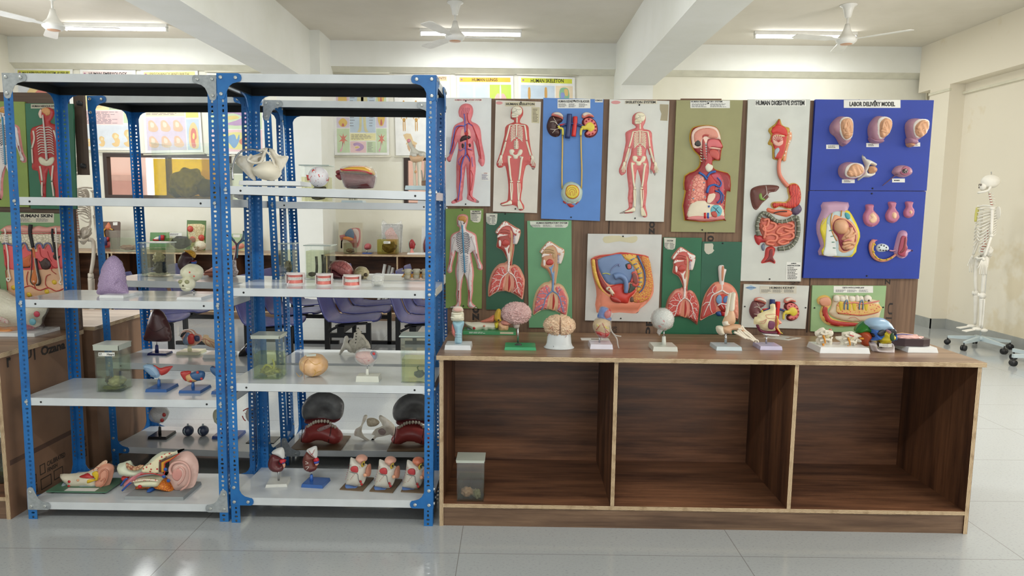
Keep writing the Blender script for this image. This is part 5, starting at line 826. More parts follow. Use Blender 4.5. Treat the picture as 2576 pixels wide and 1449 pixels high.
# ================================================================ FREE-STANDING MODELS
def stand(name, label, cat, l, r, py, z, d, rz=0., Y=None, group=None):
    if Y: a, b = atY(l, py, Y), atY(r, py, Y)
    else: a, b = atZ(l, py, z), atZ(r, py, z)
    m = (a + b) / 2; R_ = Matrix.Rotation(rz, 3, 'Z'); c = Vector((m.x, m.y, z)) + R_ @ Vector((0, d / 2, 0))
    T = Thing(name, label, cat, c, rz, group); T.w = abs(b.x - a.x); T.d = d; T.cx = (l + r) / 2; return T
def slabbase(T, top_y, col, taper=.003, name='base', ro=.25, w=None, bevel=.0015):
    h = T.px(T.cx, top_y, -T.d / 2)[1] if top_y > 1 else top_y; h = max(h, .004); w = w or T.w
    mb = MB(); mb.box((-w / 2, -T.d / 2, 0), (w / 2, T.d / 2, h), taper=taper); T.h = h
    return mb.build(name, M(col, ro), T, bevel=bevel)
def I2(T, name, p, m, th, **k):
    """two-sided rounded solid"""
    return dome(T, name, p, th, m if not isinstance(m, tuple) else C(*m), two=True, **k)
def rod(T, name, x, y0, y1, r, m, off=0., r2=None, n=12):
    a, b = T.px(x, y0, off), T.px(x, y1, off); mb = MB(); mb.tube([(a[0], off, a[1]), (b[0], off, b[1])], [r, r2 or r], n); return mb.build(name, m, T)
STEEL = M((190, 192, 194), .22, metal=.9)
def jar(label, l, r, yb, yt, z, d, rz=0., Y=None, lev=None, liq=(.8, .8, .5), lid='glass', g=None, spec=None, cat='specimen jar', lab=None, name='specimen_jar', drop=.04, group=None, film=False):
    T = stand(name, label, cat, l, r, yb, z, d, rz, Y, group); w, D_ = T.w, d; f = -D_ / 2; H_ = T.px(T.cx, yt, f)[1]; T.H = H_; t = .004
    mb = MB(); mb.box((-w / 2, f, 0), (w / 2, -f, t))
    for a, b in (((-w / 2, f, t), (w / 2, f + t, H_)), ((-w / 2, -f - t, t), (w / 2, -f, H_)), ((-w / 2, f + t, t), (-w / 2 + t, -f - t, H_)), ((w / 2 - t, f + t, t), (w / 2, -f - t, H_))): mb.box(a, b)
    mb.build('glass_body', g or GLASSG, T, fix=False)
    if lid == 'glass':
        mb = MB(); mb.box((-w / 2 - .006, f - .006, H_), (w / 2 + .006, -f + .006, H_ + .005)); mb.build('lid', M((196, 212, 204), .15), T)
    elif lid == 'tape':
        mb = MB(); mb.box((-w / 2 - .004, f - .004, H_), (w / 2 + .004, -f + .004, H_ + .004)); mb.box((-w / 2 - .003, f - .003, H_ - drop), (w / 2 + .003, f - .001, H_)); mb.box((w / 2 + .001, f - .003, H_ - drop), (w / 2 + .003, -f, H_)); mb.box((-w / 2 - .003, f, H_ - drop), (-w / 2 - .001, -f, H_)); mb.build('taped_lid', M((186, 192, 180), .3), T)
    elif lid == 'rim':
        mb = MB(); 
        for a, b in (((-w / 2 - .006, f - .006, H_ - .006), (w / 2 + .006, f + t, H_)), ((-w / 2 - .006, -f - t, H_ - .006), (w / 2 + .006, -f + .006, H_)), ((-w / 2 - .006, f, H_ - .006), (-w / 2 + t, -f, H_)), ((w / 2 - t, f, H_ - .006), (w / 2 + .006, -f, H_))): mb.box(a, b)
        mb.build('rim', GLASS, T)
    if lev:
        lz = T.px(T.cx, lev, f)[1]; e = t + .0008; mb = MB(); mb.box((-w / 2 + e, f + e, e), (w / 2 - e, -f - e, lz)); mb.build('liquid', glassy('preserving_liquid', liq, .04), T)
    if spec: spec(T, w, D_, H_)
    if lab:
        (x0, y0, x1, y1), s = lab; o = slab(T, 'jar_label', [(x0, y0), (x1, y0), (x1, y1), (x0, y1)], .0006, PAPER, off=f - (.0035 if lid == 'tape' else .0006))
        if s: text(T, s, (x0 + 1.2, y0 + 1.8, x1 - 1.2, y1 - 1.8), INK, off=f - (.0042 if lid == 'tape' else .0013), parent=o, bold=.01)
        else: lines(T, (x0 + 1, y0 + 1, x1 - 1, y1 - 1), 2, INK, off=f - .0013, parent=o)
    return T
def lump(col, r, c=(0, 0, .05), amp=.35, fr=2.4, c2=None, name='specimen', k='plain', more=()):
    def f(T, w, d, h):
        mb = MB(); mb.blob(c, r, 4, amp, fr); mb.build(name, M(col, .5, k, c2, 8 if k == 'plain' else 60), T)
        for (cc, rr, col_) in more: mb = MB(); mb.blob(cc, rr, 3, amp, fr * 1.3); mb.build(name, M(col_, .55), T)
    return f
def spots(T, name, pts, r, m, off, flat=.35):
    mb = MB()
    if name in SPLIT and len(pts) > 1:
        for p in pts: o = spots(T, name, [p], r, m, off, flat)
        return o
    for x, y in pts: u, v = T.px(x, y, off); mb.blob((u, off, v), (r, r * flat, r), 2)
    return mb.build(name, m, T)
W1, W2, W3, W4, W5, W6, W7, W8 = [V(a, b, 4.025) for a, b in ((0, 160), (0, 500), (0, 820), (0, 1080), (540, 160), (540, 500), (540, 800), (540, 1000))]
W9 = V(1780, 730, 4.8195); WA = V(2040, 790, 4.2824); WB = V(840, 1120, 5.6)
WHITE, BONEM = (232, 234, 234), M((226, 220, 200), .45, 'plain', (206, 196, 170), 6)
zA, zB, zC, zD = [RACK[k].zs for k in 'ABCD']
# ---- rack A (front left)
T = jar('large open glass jar of yellow-green fluid holding a grey organ, on the front left rack', 386, 531, 499, 359, zA[1], .17, Y=3.12, lev=400, liq=(.80, .67, .07), lid='rim', g=glassy('thick_glass', (.95, .97, .95), .018), spec=lambda T, w, d, h: lump((164, 164, 122), (w * .30, .05, .062), (-.01, 0, .075), .3, 1.8, (112, 118, 80), more=(((.07, 0, .05), (.045, .04, .04), (104, 112, 76)), ((-.06, .01, .04), (.04, .04, .035), (96, 110, 70))))(T, w, d, h))
T = stand('lung_model', 'lavender lung model standing upright on a white base, middle shelf of the front left rack', 'anatomical model', 246.7, 312, 750, zA[2], .17)
slabbase(T, 743, WHITE); I2(T, 'lung', W2("1150,573 1200,600 1240,660 1265,740 1280,860 1297,965 1150,972 988,968 992,900 1010,780 1050,660 1100,595"), M((180, 158, 192), .5, 'cells', (160, 138, 174), 130), .045)
o = slab(T, 'fissure', W2("1155,860 1200,800 1285,880 1280,890 1200,812 1160,868"), .0008, C(150, 128, 166), off=-.044)
def fetal_skull(T, cx, cz, s, m, sock=(150, 150, 110), dark=(90, 86, 60), yaw=0., parts=True):
    Rm = Matrix.Rotation(yaw, 3, 'Z')
    def f(p): return (1 + .0) * (1 - .22 * max(0, -p.z) * (1 if p.y < .2 else .3))
    mb = MB(); mb.blob((cx, .012 * s, cz + .03 * s), (.050 * s, .062 * s, .048 * s), 4, .05, 2, f=f, rot=Rm); mb.build('cranium', m, T)
    mb = MB(); q = Rm @ Vector((0, -.032 * s, -.018 * s)); mb.blob((cx + q.x, q.y, cz + q.z), (.041 * s, .033 * s, .034 * s), 3, .04, 3, rot=Rm); q = Rm @ Vector((0, -.036 * s, -.040 * s)); mb.blob((cx + q.x, q.y, cz + q.z), (.027 * s, .028 * s, .016 * s), 3, .06, 3, rot=Rm); mb.build('face_bones', m, T)
    mb = MB()
    for sx in (-1, 1): q = Rm @ Vector((sx * .018 * s, -.060 * s, -.006 * s)); mb.blob((cx + q.x, q.y, cz + q.z), (.0125 * s, .007 * s, .0105 * s), 2, rot=Rm)
    mb.build('eye_socket', C(*sock), T)
    mb = MB(); q = Rm @ Vector((0, -.066 * s, -.024 * s)); mb.blob((cx + q.x, q.y, cz + q.z), (.004 * s, .004 * s, .005 * s), 2); mb.tube([(Rm @ Vector((u * s, -.067 * s, -.038 * s))) + Vector((cx, 0, cz)) for u in (-.014, 0, .014)], .0012 * s, 6); mb.build('nose_and_mouth', C(*dark), T)
T = stand('fetal_skull_model', 'small ivory fetal skull on a rod over a white base, front left rack', 'anatomical model', 442, 508, 754.5, zA[2], .14)
slabbase(T, 748, WHITE); a = T.px(481, 703); rod(T, 'rod', 488, 730, 745, .003, STEEL)
fetal_skull(T, a[0], a[1], .92, M((222, 220, 196), .45, 'plain', (206, 202, 172), 5), yaw=-.18); spots(T, 'suture_mark', [(477, 685), (488, 695)], .004, C(206, 70, 60), -.052, .3)
T = jar('glass jar labelled Heart with a plastic-bound lid, on the front left rack', 242, 304, 987, 870, zA[3], .105, lev=901, liq=(.86, .90, .80), lid='tape', drop=.022, lab=((247.5, 886.5, 288.5, 896), '37.     Heart'), spec=lambda T, w, d, h: (lump((176, 168, 122), (.036, .034, .026), (.012, 0, .040), .3, 2.2, (140, 132, 90), 'heart')(T, w, d, h), lump((84, 76, 60), (.014, .014, .018), (-.026, 0, .045), .6, 3, (60, 54, 44), 'cut_vessel')(T, w, d, h), lump((110, 112, 60), (w * .44, d * .42, .010), (0, 0, .013), .3, 3, (90, 96, 50), 'sediment')(T, w, d, h)))
LBL, RD2, BLD = C(140, 170, 196), C(184, 62, 58), C(60, 96, 140)
def bluebase(T, top, x, s0, s1, col=(44, 92, 156)):
    slabbase(T, top, col, ro=.3); rod(T, 'stem', x, s0, s1, .0085, C(*col), r2=.006)
T = stand('section_model', 'pale blue and red section model on a square blue base, beside the heart jar', 'anatomical model', 364, 420, 987, zA[3], .12); bluebase(T, 979.5, 400, 978, 955)
rod(T, 'pin', 399.5, 956, 945, .002, STEEL); I2(T, 'blue_part', W3("1450,400 1500,385 1560,400 1600,440 1622,490 1600,525 1550,520 1490,470 1455,430"), LBL, .018); I2(T, 'red_part', W3("1480,380 1560,395 1620,425 1680,410 1748,405 1735,430 1690,480 1640,500 1622,490 1600,440 1555,405"), RD2, .016); dome(T, 'blue_hollow', W3("1480,420 1530,425 1580,470 1590,500 1540,490"), .003, C(120, 150, 180), .016)
T = stand('section_model', 'boat-shaped red, tan and blue section model on a square blue base', 'anatomical model', 448, 505, 990, zA[3], .12); bluebase(T, 983, 485.5, 982, 960)
I2(T, 'red_part', W3("1825,475 1850,458 1930,455 1925,500 1890,560 1850,530"), RD2, .014); I2(T, 'tan_part', W3("1880,500 1935,480 2010,545 1950,572 1900,562"), C(206, 160, 106), .019); I2(T, 'blue_part', W3("1925,490 1945,470 2010,452 2060,458 2077,490 2060,540 2010,555 1950,545"), BLD, .020); spots(T, 'red_spot', W3("2000,470 2040,535 1930,555"), .007, RD2, -.016)
T = stand('section_model', 'blue-based section model half hidden behind the rack posts', 'anatomical model', 530, 585, 992.5, zA[3], .10); bluebase(T, 985, 560, 985, 960)
I2(T, 'blue_part', W3("2128,420 2160,410 2210,430 2240,470 2230,530 2200,525 2150,480 2130,450"), BLD, .014); I2(T, 'red_part', W3("2140,412 2170,408 2230,440 2300,430 2290,470 2240,520 2215,440"), RD2, .012)
# small ear on green board
PKE = C(226, 160, 134)
T = stand('ear_model', 'small ear model lying on a green board, bottom shelf of the front left rack', 'anatomical model', 114.5, 269, 1243.5, zA[4], .17)
mb = MB(); mb.box((-T.w / 2, -T.d / 2, .008), (T.w / 2, T.d / 2, .014)); mb.build('base_board', M((82, 122, 98), .4), T, bevel=.001)
for x in (-.12, .12): 
    for y in (-.065, .065): mb = MB(); mb.lathe([(.009, 0), (.009, .008)], 12, (x, y, 0)); mb.build('rubber_foot', INK, T)
mb = MB(); mb.box((-.06, -.08, .014), (.085, -.045, .0145)); mb.build('paper_label', PAPER, T)
def earmodel(T, P_, sc=1., col=PKE, ylw=C(222, 186, 40)):
    I2(T, 'bone_block', W4("610,455 700,450 800,440 900,425 985,400 990,480 985,590 880,585 800,598 700,590 690,560 640,520"), M((222, 214, 190), .4), .030 * sc, n=2)
    I2(T, 'blue_base_part', W4("645,530 700,560 760,560 850,540 900,545 990,550 985,590 850,592 700,592 650,575"), C(150, 164, 170), .032 * sc, n=2)
    I2(T, 'skull_strip', W4("870,440 950,400 1040,325 1080,312 1085,345 1020,370 960,430 900,480"), M((226, 190, 160), .4, 'spots', (190, 70, 60), 90), .018 * sc, n=2)
    I2(T, 'ear_canal', W4("820,460 870,440 930,430 985,470 940,490 850,480"), C(190, 60, 60), .033 * sc)
    dome(T, 'yellow_section', W4("965,430 990,405 1020,410 1032,440 1025,490 990,500 920,525 920,490 975,485 1000,480"), .006, ylw, .028 * sc)
    I2(T, 'ear_flap', W4("985,420 1020,370 1080,345 1130,360 1152,400 1140,480 1110,560 1060,595 985,600 970,520 1000,480"), col, .034 * sc); 
    strands(T, 'ear_fold', [(W4("1040,480 1060,410 1100,380 1130,410 1120,480 1085,540 1050,560"), (.004 * sc, .003)), (W4("1060,500 1090,470 1095,510"), .003)], C(206, 136, 110), .031 * sc)
    spots(T, 'red_vessel', W4("700,530 697,578"), .007 * sc, C(186, 36, 38), -.028 * sc, .6); spots(T, 'pink_knob', W4("788,517"), .006 * sc, C(226, 170, 130), -.030 * sc, .6)
earmodel(T, None)
T = stand('large_ear_model', 'large pink ear model on a grey slab, bottom shelf of the front left rack', 'anatomical model', 311, 463, 1258, zA[4], .19); slabbase(T, 1250, (146, 152, 154), ro=.4)
I2(T, 'skull_block', W4("1195,355 1250,335 1320,315 1340,370 1420,390 1500,335 1540,290 1640,225 1750,228 1830,200 1870,205 1720,290 1660,300 1650,400 1500,410 1400,470 1350,475 1240,470 1200,420"), M((218, 222, 196), .4), .045, n=2)
dome(T, 'labyrinth', W4("1320,315 1335,312 1380,340 1420,345 1460,330 1500,335 1470,370 1420,388 1350,380 1325,350"), .005, M((196, 160, 120), .4, 'cells', (140, 70, 50), 60), .040, n=2); dome(T, 'temporal_bone', W4("1480,400 1500,345 1560,320 1640,250 1720,215 1830,200 1720,255 1660,300 1655,405 1560,410"), .005, M((232, 222, 186), .4, 'spots', (190, 56, 48), 60), .042, n=2)
dome(T, 'muscle_layer', W4("1655,392 1658,295 1760,250 1860,205 1800,255 1710,290 1685,300 1680,395"), .004, C(96, 62, 58), .045, n=1); dome(T, 'fat_layer', W4("1680,395 1682,300 1800,245 1868,205 1770,285 1720,305 1712,400"), .005, C(214, 150, 46), .046, n=1); strands(T, 'skin_line', [(W4("1870,207 1775,275 1722,310 1715,420 1600,405 1480,415"), .0022)], C(196, 50, 50), .052)
I2(T, 'outer_ear', W4("1715,310 1780,260 1870,222 1940,235 2000,320 2012,400 1995,500 1960,580 1880,605 1780,612 1740,540 1690,470 1600,450 1480,450 1400,460 1480,410 1600,415 1710,430"), C(228, 190, 178), .055)
strands(T, 'ear_fold', [(W4("1790,420 1770,370 1800,310 1880,290 1950,330 1975,420 1950,520 1880,575"), (.007, .005)), (W4("1840,440 1830,370 1880,340 1920,390 1900,470 1850,520"), (.005, .004))], C(220, 172, 160), .050); dome(T, 'ear_bowl', W4("1800,400 1830,360 1880,370 1890,430 1850,480 1800,450"), .003, C(214, 150, 140), .052)
I2(T, 'ear_tube', W4("1260,545 1330,480 1400,420 1480,400 1500,440 1400,480 1370,510 1290,590"), C(222, 140, 150), .035); strands(T, 'tube_wall', [(W4("1265,540 1310,480 1332,470"), .0045), (W4("1280,590 1330,540 1370,508"), .0045)], C(46, 84, 160), .036); I2(T, 'artery', W4("1240,475 1310,468 1300,500 1270,522 1242,510"), C(176, 40, 40), .02)
I2(T, 'lower_bone', W4("1380,500 1500,475 1620,470 1660,490 1650,560 1560,570 1420,565 1385,530"), C(216, 216, 184), .05, n=2); dome(T, 'spotted_edge', W4("1370,498 1450,472 1560,462 1650,475 1640,490 1540,482 1440,490"), .004, M((226, 214, 190), .4, 'spots', (196, 60, 60), 90), .048, n=2); I2(T, 'orange_fat', W4("1650,500 1700,500 1750,560 1778,612 1685,610 1590,585 1400,590 1395,570 1590,560"), M((214, 130, 40), .4, 'cells', (180, 80, 30), 80), .052, n=2)
I2(T, 'blue_vein', W4("1530,575 1560,565 1592,570 1588,602 1555,608 1530,598"), C(34, 84, 160), .055); spots(T, 'blue_gland', W4("1658,478 1705,520 1675,405"), .009, C(44, 84, 160), -.052, .4); spots(T, 'red_vessel', W4("1415,582"), .010, C(190, 40, 38), -.052, .6)
# ---- rack B (front right)
BN = M((228, 222, 208), .42, 'plain', (210, 200, 178), 5)
def Bz(x): return 1.535 - .018 * (x + 1.27)
T = stand('pelvis_model', 'white pelvis with a fetal head passing through, on a white block on the upper shelf', 'anatomical model', 600, 756, 467, Bz(-1.05), .17, Y=3.07); slabbase(T, 455, WHITE)
I2(T, 'hip_bone', W5("205,920 240,925 330,935 400,925 470,900 490,860 540,858 500,960 440,1010 390,1040 420,1180 380,1175 330,1130 260,1060 215,1010"), BN, .022); I2(T, 'fetal_head', W5("385,1060 430,1030 480,1000 560,985 640,1020 670,1090 640,1160 560,1185 460,1165 400,1120"), M((234, 226, 206), .4), .062)
I2(T, 'hip_bone', W5("540,860 600,870 660,930 745,935 735,990 680,1080 600,1185 560,1185 640,1090 610,1000 560,900"), BN, .02); strands(T, 'pelvic_rim', [(W5("400,925 360,980 420,1010 490,1000 520,930 550,870"), .006), (W5("470,890 520,880 590,940 640,1060"), .005)], BN, .03); dome(T, 'hollow', W5("455,960 490,950 510,985 480,1005 455,990"), .002, C(150, 140, 120), .02)
mb = MB(); pl = [T.px(x, y, -.03) for x, y in smooth(W5("185,1180 180,1080 210,960 270,890 350,870 430,878 480,905"), 4, False)]; mb.tube([(u, -.03, v) for u, v in pl], .0045, 8); mb.build('support_wire', STEEL, T)
T = stand('eyeball_model', 'white eyeball model with red muscles looking down, upper shelf in front of the square jar', 'anatomical model', 775, 826, 470.5, Bz(-.84), .055, Y=3.06)
a = T.px(801, 445); b = T.px(801, 419.5); R_ = (b[1] - a[1]); mb = MB(); mb.blob((a[0], 0, R_ * .99), (R_, R_, R_), 4); mb.build('eyeball', C(222, 220, 224), T)
def onball(T, name, P_, c, R_, m, lift=1.01, th=.0015):
    o_ = T.I @ CAM; D3 = T.I.to_3x3(); vs = []
    for x, y in P_:
        d = D3 @ at_ray(x, y); d.normalize(); w_ = o_ - c; b_ = w_.dot(d); c2 = w_.dot(w_) - (R_ * lift) ** 2; dd = b_ * b_ - c2
        vs.append(o_ + d * (-b_ - math.sqrt(max(0, dd))))
    cc = sum(vs, Vector()) / len(vs); cc = c + (cc - c).normalized() * R_ * (lift + .004); mb = MB(); n_ = len(vs); inn = [c + (v - c) * .97 for v in vs]
    mb.add([cc] + vs + inn, [(0, 1 + i, 1 + (i + 1) % n_) for i in range(n_)] + [(1 + i, 1 + n_ + i, 1 + n_ + (i + 1) % n_, 1 + (i + 1) % n_) for i in range(n_)], 0, True); return mb.build(name, m, T)
cB = Vector((a[0], 0, R_ * .99)); RM = C(206, 62, 52)
for st in ("995,1100 1100,1100 1095,1140 1060,1150 1010,1140", "965,1085 1000,1068 1015,1080 985,1102", "925,1125 950,1130 965,1175 940,1185", "1130,1165 1158,1150 1155,1190 1132,1190"): onball(T, 'eye_muscle', W5(st), cB, R_, RM)
onball(T, 'iris', W5("985,1225 1010,1203 1050,1198 1085,1210 1098,1235 1060,1250 1010,1248"), cB, R_, C(110, 112, 116))
strands(T, 'eye_vessel', [(W5("1010,1140 990,1170 1000,1200"), .0008), (W5("1060,1145 1075,1180"), .0008), (W5("1050,1060 1052,1200"), .0006), (W5("960,1170 975,1200"), .0007)], C(196, 80, 80), R_ * .93)
T = stand('stomach_model', 'maroon organ model with a yellow top wrapped in clear plastic, upper shelf', 'anatomical model', 862, 938, 474.5, Bz(-.66), .10, Y=3.07)
I2(T, 'body', W5("1280,1100 1450,1108 1612,1130 1625,1170 1610,1240 1580,1264 1350,1264 1310,1220 1285,1160"), M((110, 48, 50), .32), .05); I2(T, 'fat_band', W5("1292,1075 1330,1050 1430,1038 1540,1042 1600,1075 1615,1130 1450,1106 1290,1102"), C(220, 172, 66), .048); I2(T, 'dome_top', W5("1330,1050 1430,1034 1540,1042 1500,1060 1400,1058"), C(224, 180, 160), .035)
strands(T, 'red_band', [(W5("1298,1075 1350,1085 1450,1088 1540,1100 1615,1122"), .0035)], C(176, 30, 34), .046); I2(T, 'cut_vessel', W5("1230,1085 1290,1075 1290,1110 1235,1120"), C(120, 50, 52), .014); I2(T, 'cut_vessel', W5("1228,1125 1290,1120 1300,1165 1270,1180 1230,1150"), C(120, 50, 52), .014)
I2(T, 'plastic_wrap', W5("1262,1080 1300,1040 1430,1028 1560,1036 1625,1080 1645,1160 1620,1250 1580,1266 1340,1266 1290,1190"), FILMT, .056)
def kneemodel(T, full=True):
    I2(T, 'thigh_bone', W5("1950,790 1960,765 1985,770 2010,830 2060,880 2130,895 2140,940 2100,960 2060,935 2000,950 1975,930 1985,870 1965,830"), C(198, 194, 180), .020); spots(T, 'cut_end', W5("1965,780"), .008, C(226, 140, 150), -.012, .5)
    I2(T, 'joint_capsule', W5("1975,930 2050,925 2120,920 2115,970 2080,1000 2000,995 1978,965"), C(214, 176, 138), .022); I2(T, 'knee_knuckle', W5("1990,900 2050,905 2055,950 2010,955 1988,930"), C(206, 202, 190), .024); I2(T, 'knee_knuckle', W5("2060,905 2120,900 2118,945 2080,950"), C(206, 202, 190), .024)
    I2(T, 'shin_bone', W5("2045,1000 2095,990 2085,1100 2092,1235 2058,1235 2055,1100"), C(216, 208, 188), .012); I2(T, 'calf_bone', W5("2005,1000 2040,1005 2035,1060 2042,1235 2012,1235 2010,1080"), C(210, 202, 180), .009); spots(T, 'ligament', W5("2035,1095 2052,980"), .006, C(206, 160, 110), -.01)
T = stand('knee_joint_model', 'knee joint model on a pale blue block beside the right post of the upper shelf', 'anatomical model', 1018, 1078, 478.5, Bz(-.42), .11, Y=3.08); slabbase(T, 467, (190, 208, 212)); kneemodel(T)
# dentures
GUM, WTE, PLS = C(226, 128, 118, .3), C(232, 232, 226, .25), M((226, 218, 214), .3)
def denture(label, l, r, yb, yt):
    T = stand('denture_model', label, 'denture', l, r, yb, zB[2], .055, group=None); w = T.w; Hh = T.px(T.cx, yt, -.0275)[1]; e = .024
    def arch(z0, z1, s0, s1, name, m, inner=.55):
        n_ = 20; mb = MB(); out = []
        for s_, z in ((s0, z0), (s1, z1)):
            for i in range(n_ + 1):
                t = math.pi * (1 + i / n_); out.append((w / 2 * s_ * math.cos(t), .0275 + .055 * s_ * math.sin(t), z))
        fs = [(i, i + 1, n_ + 2 + i, n_ + 1 + i) for i in range(n_)] + [tuple(range(n_ + 1))[::-1], tuple(range(n_ + 1, 2 * n_ + 2)), (0, n_ + 1, 2 * n_ + 1, n_)]
        mb.add(out, fs, 0, False); o = mb.build(name, m, T); return o
    t_ = Hh * .14; arch(0, t_, 1, 1, 'lower_plate', PLS); arch(Hh - t_, Hh, 1, 1, 'upper_plate', PLS); arch(t_, Hh * .42, .90, .76, 'lower_gum', GUM); arch(Hh * .62, Hh - t_, .78, .90, 'upper_gum', GUM)
    for nm, z, zz in (('lower_teeth', Hh * .42, 1), ('upper_teeth', Hh * .62, -1)):
        mb = MB()
        for i in range(14):
            t = math.pi * (1.04 + .92 * (i + .5) / 14); x, y = w / 2 * .76 * math.cos(t), .0275 + .055 * .76 * math.sin(t); mb.blob((x, y, z + zz * Hh * .035), (.0038, .0038, Hh * .10), 1)
        mb.build(nm, WTE, T)
    [(mb := MB(), mb.box((min(s_ * w / 2, s_ * w * .45), .005, t_), (max(s_ * w / 2, s_ * w * .45), .0275, Hh - t_)), mb.build('hinge_plate', PLS, T)) for s_ in (-1, 1)]; mb = MB(); mb.blob((w / 2 + .004, .018, Hh * .5), (.003, .003, .003), 2); mb.build('hinge_pin', STEEL, T)
denture('leftmost of the three pink and white denture models on the middle shelf', 712, 759.5, 717.5, 688); denture('middle one of the three pink and white denture models on the middle shelf', 787.5, 831, 720.5, 690); denture('rightmost of the three pink and white denture models, next to the wrapped jaw', 857, 903, 723, 693)
T = stand('wrapped_jaw_model', 'small white jaw model wrapped in clear plastic, right of the denture models', 'anatomical model', 937, 965, 721, zB[2], .045)
I2(T, 'jaw', W6("1600,800 1620,780 1690,780 1708,805 1705,860 1680,882 1620,880 1600,850"), C(226, 226, 212), .020); strands(T, 'teeth', [(W6("1608,822 1650,830 1702,820"), .004)], WTE, .018); I2(T, 'plastic_wrap', W6("1588,790 1625,755 1690,755 1720,785 1708,840 1710,885 1605,888 1588,850"), FILM, .026)
T = jar('tall taped glass jar with murky green fluid and pale tissue, left of the peach brain', 635.5, 705, 955, 846, zB[3], .10, lev=892, liq=(.84, .87, .66), lid='tape', drop=.012, spec=lambda T, w, d, h: (lump((176, 172, 110), (w * .34, .03, .016), (0, 0, .028), .5, 2.5, (130, 130, 90))(T, w, d, h), strands(T, 'specimen_strand', [([(-.035, .03), (-.02, .055), (.002, .05), (.01, .03)], .006), ([(.012, .03), (.02, .06), (.012, .085)], (.007, .003))], C(196, 190, 110), 0, uv=True)))
T = stand('brain_model', 'peach coloured brain model with yellow vessels lying on the shelf beside the green jar', 'anatomical model', 765, 815, 953, zB[3], .11)
a, b = T.px(789, 953), T.px(789, 889.5); mb = MB(); hh = (b[1]) / 2; mb.blob((a[0] + .001, 0, hh), (.066, .072, hh), 5, .05, 2.5, rot=Matrix.Rotation(.28, 3, 'Z')); mb.build('brain', M((230, 190, 150), .28, 'plain', (220, 172, 112), 4), T)
strands(T, 'midline', [(W7("990,385 955,420 945,500 950,590"), .0012)], C(170, 120, 90), .064); strands(T, 'surface_vessel', [(W7("1000,400 1060,440 1110,420"), .001), (W7("1030,560 1075,520 1120,500"), .001), (W7("870,520 900,560 920,540"), .001), (W7("1010,470 1060,500 1050,540"), .001)], C(206, 160, 50), .066)
o = slab(T, 'paper_label', W7("925,368 1030,362 1025,385 930,390"), .0008, C(190, 196, 186), off=-.052)
T = stand('heart_model', 'small plastic-wrapped heart model on a white stand, right of the peach brain', 'anatomical model', 894, 953.5, 961.5, zB[3], .07); slabbase(T, 947, (216, 218, 206)); rod(T, 'stem', 924, 946.5, 928, .0085, C(222, 224, 214), r2=.006); rod(T, 'pin', 924, 929, 912, .002, STEEL)
I2(T, 'heart', W7("1425,400 1440,350 1530,335 1620,350 1640,390 1610,440 1540,475 1470,450"), M((214, 160, 150), .4), .028); I2(T, 'vessel_stump', W7("1575,345 1620,340 1645,380 1630,420 1590,400"), C(60, 72, 120), .024); spots(T, 'red_mark', W7("1612,362 1555,425"), .007, C(196, 50, 52), -.024); strands(T, 'heart_vessel', [(W7("1450,380 1500,400 1540,440"), .001), (W7("1500,400 1560,390"), .001)], C(190, 70, 70), .029)
I2(T, 'plastic_wrap', W7("1415,400 1430,340 1500,305 1580,318 1650,350 1655,410 1610,470 1600,500 1560,480 1500,480 1440,450"), FILM, .036)
T = jar('square glass jar with yellow fluid and a dark green leaf-like specimen, at the right post', 1008, 1071, 963, 848, zB[3], .10, lev=904, liq=(.88, .88, .62), lid='glass', spec=lambda T, w, d, h: (lump((66, 82, 58), (.024, .012, .017), (.022, 0, .03), .3, 2, (50, 66, 46))(T, w, d, h), strands(T, 'specimen_stalk', [([(.02, .04), (.012, .058), (.018, .066)], .003)], C(90, 110, 50), 0, uv=True)))
# kidneys with adrenal
def kidney3(T, out, cap, hil, vein=None, capc=(214, 214, 210), col=(94, 42, 44), veins=True):
    I2(T, 'kidney', out, M(col, .33), .030); I2(T, 'adrenal_cap', cap, C(*capc), .022)
    I2(T, 'blood_vessel', hil[0], C(190, 36, 50), .012); I2(T, 'vein', hil[1], C(60, 80, 170), .011)
    if len(hil) > 2: I2(T, 'ureter', hil[2], C(224, 170, 140), .009)
T = stand('kidney_model', 'maroon kidney model with a white cap on a steel rod and white base', 'anatomical model', 668, 722, 1226, zB[4], .10, rz=.12); slabbase(T, 1219, (216, 217, 210)); rod(T, 'rod', 701, 1209, 1175, .005, STEEL)
kidney3(T, W8("580,575 560,600 540,660 545,710 590,750 650,755 690,735 705,690 690,670 655,680 650,650 680,620 640,590 600,570"), W8("580,550 620,520 680,503 705,535 708,600 690,620 640,590 585,570"), [W8("655,650 660,625 715,625 718,650 700,665 670,670"), W8("680,640 700,630 712,660 680,670"), W8("685,672 715,668 712,705 695,708")])
T = stand('kidney_model', 'brown kidney model with a white cap on a turned blue base', 'anatomical model', 755.5, 813, 1228, zB[4], .10, rz=-.12); slabbase(T, 1220, (54, 98, 168)); rod(T, 'stem', 783.5, 1212, 1194, .009, C(50, 98, 176), r2=.007); rod(T, 'pin', 783.5, 1194, 1186, .002, STEEL)
kidney3(T, W8("935,545 910,580 892,630 900,700 930,740 980,752 1025,730 1040,690 1020,680 1005,660 1000,630 1020,610 990,580 960,555"), W8("932,530 970,508 1025,490 1040,540 1035,610 1000,600 950,560"), [W8("1000,625 1030,605 1055,625 1050,645 1010,650"), W8("1010,645 1055,640 1050,665 1015,670"), W8("1020,668 1050,665 1045,685 1025,688")], col=(104, 52, 44)); strands(T, 'white_mark', [(W8("945,625 975,640 945,650"), .0012), (W8("945,680 980,678 955,708"), .0012)], C(230, 226, 220), .031); strands(T, 'cap_vessel', [(W8("970,520 1000,560 1030,590"), .001), (W8("1030,510 1010,560"), .001), (W8("985,570 1010,550"), .001)], C(170, 50, 60), .022)
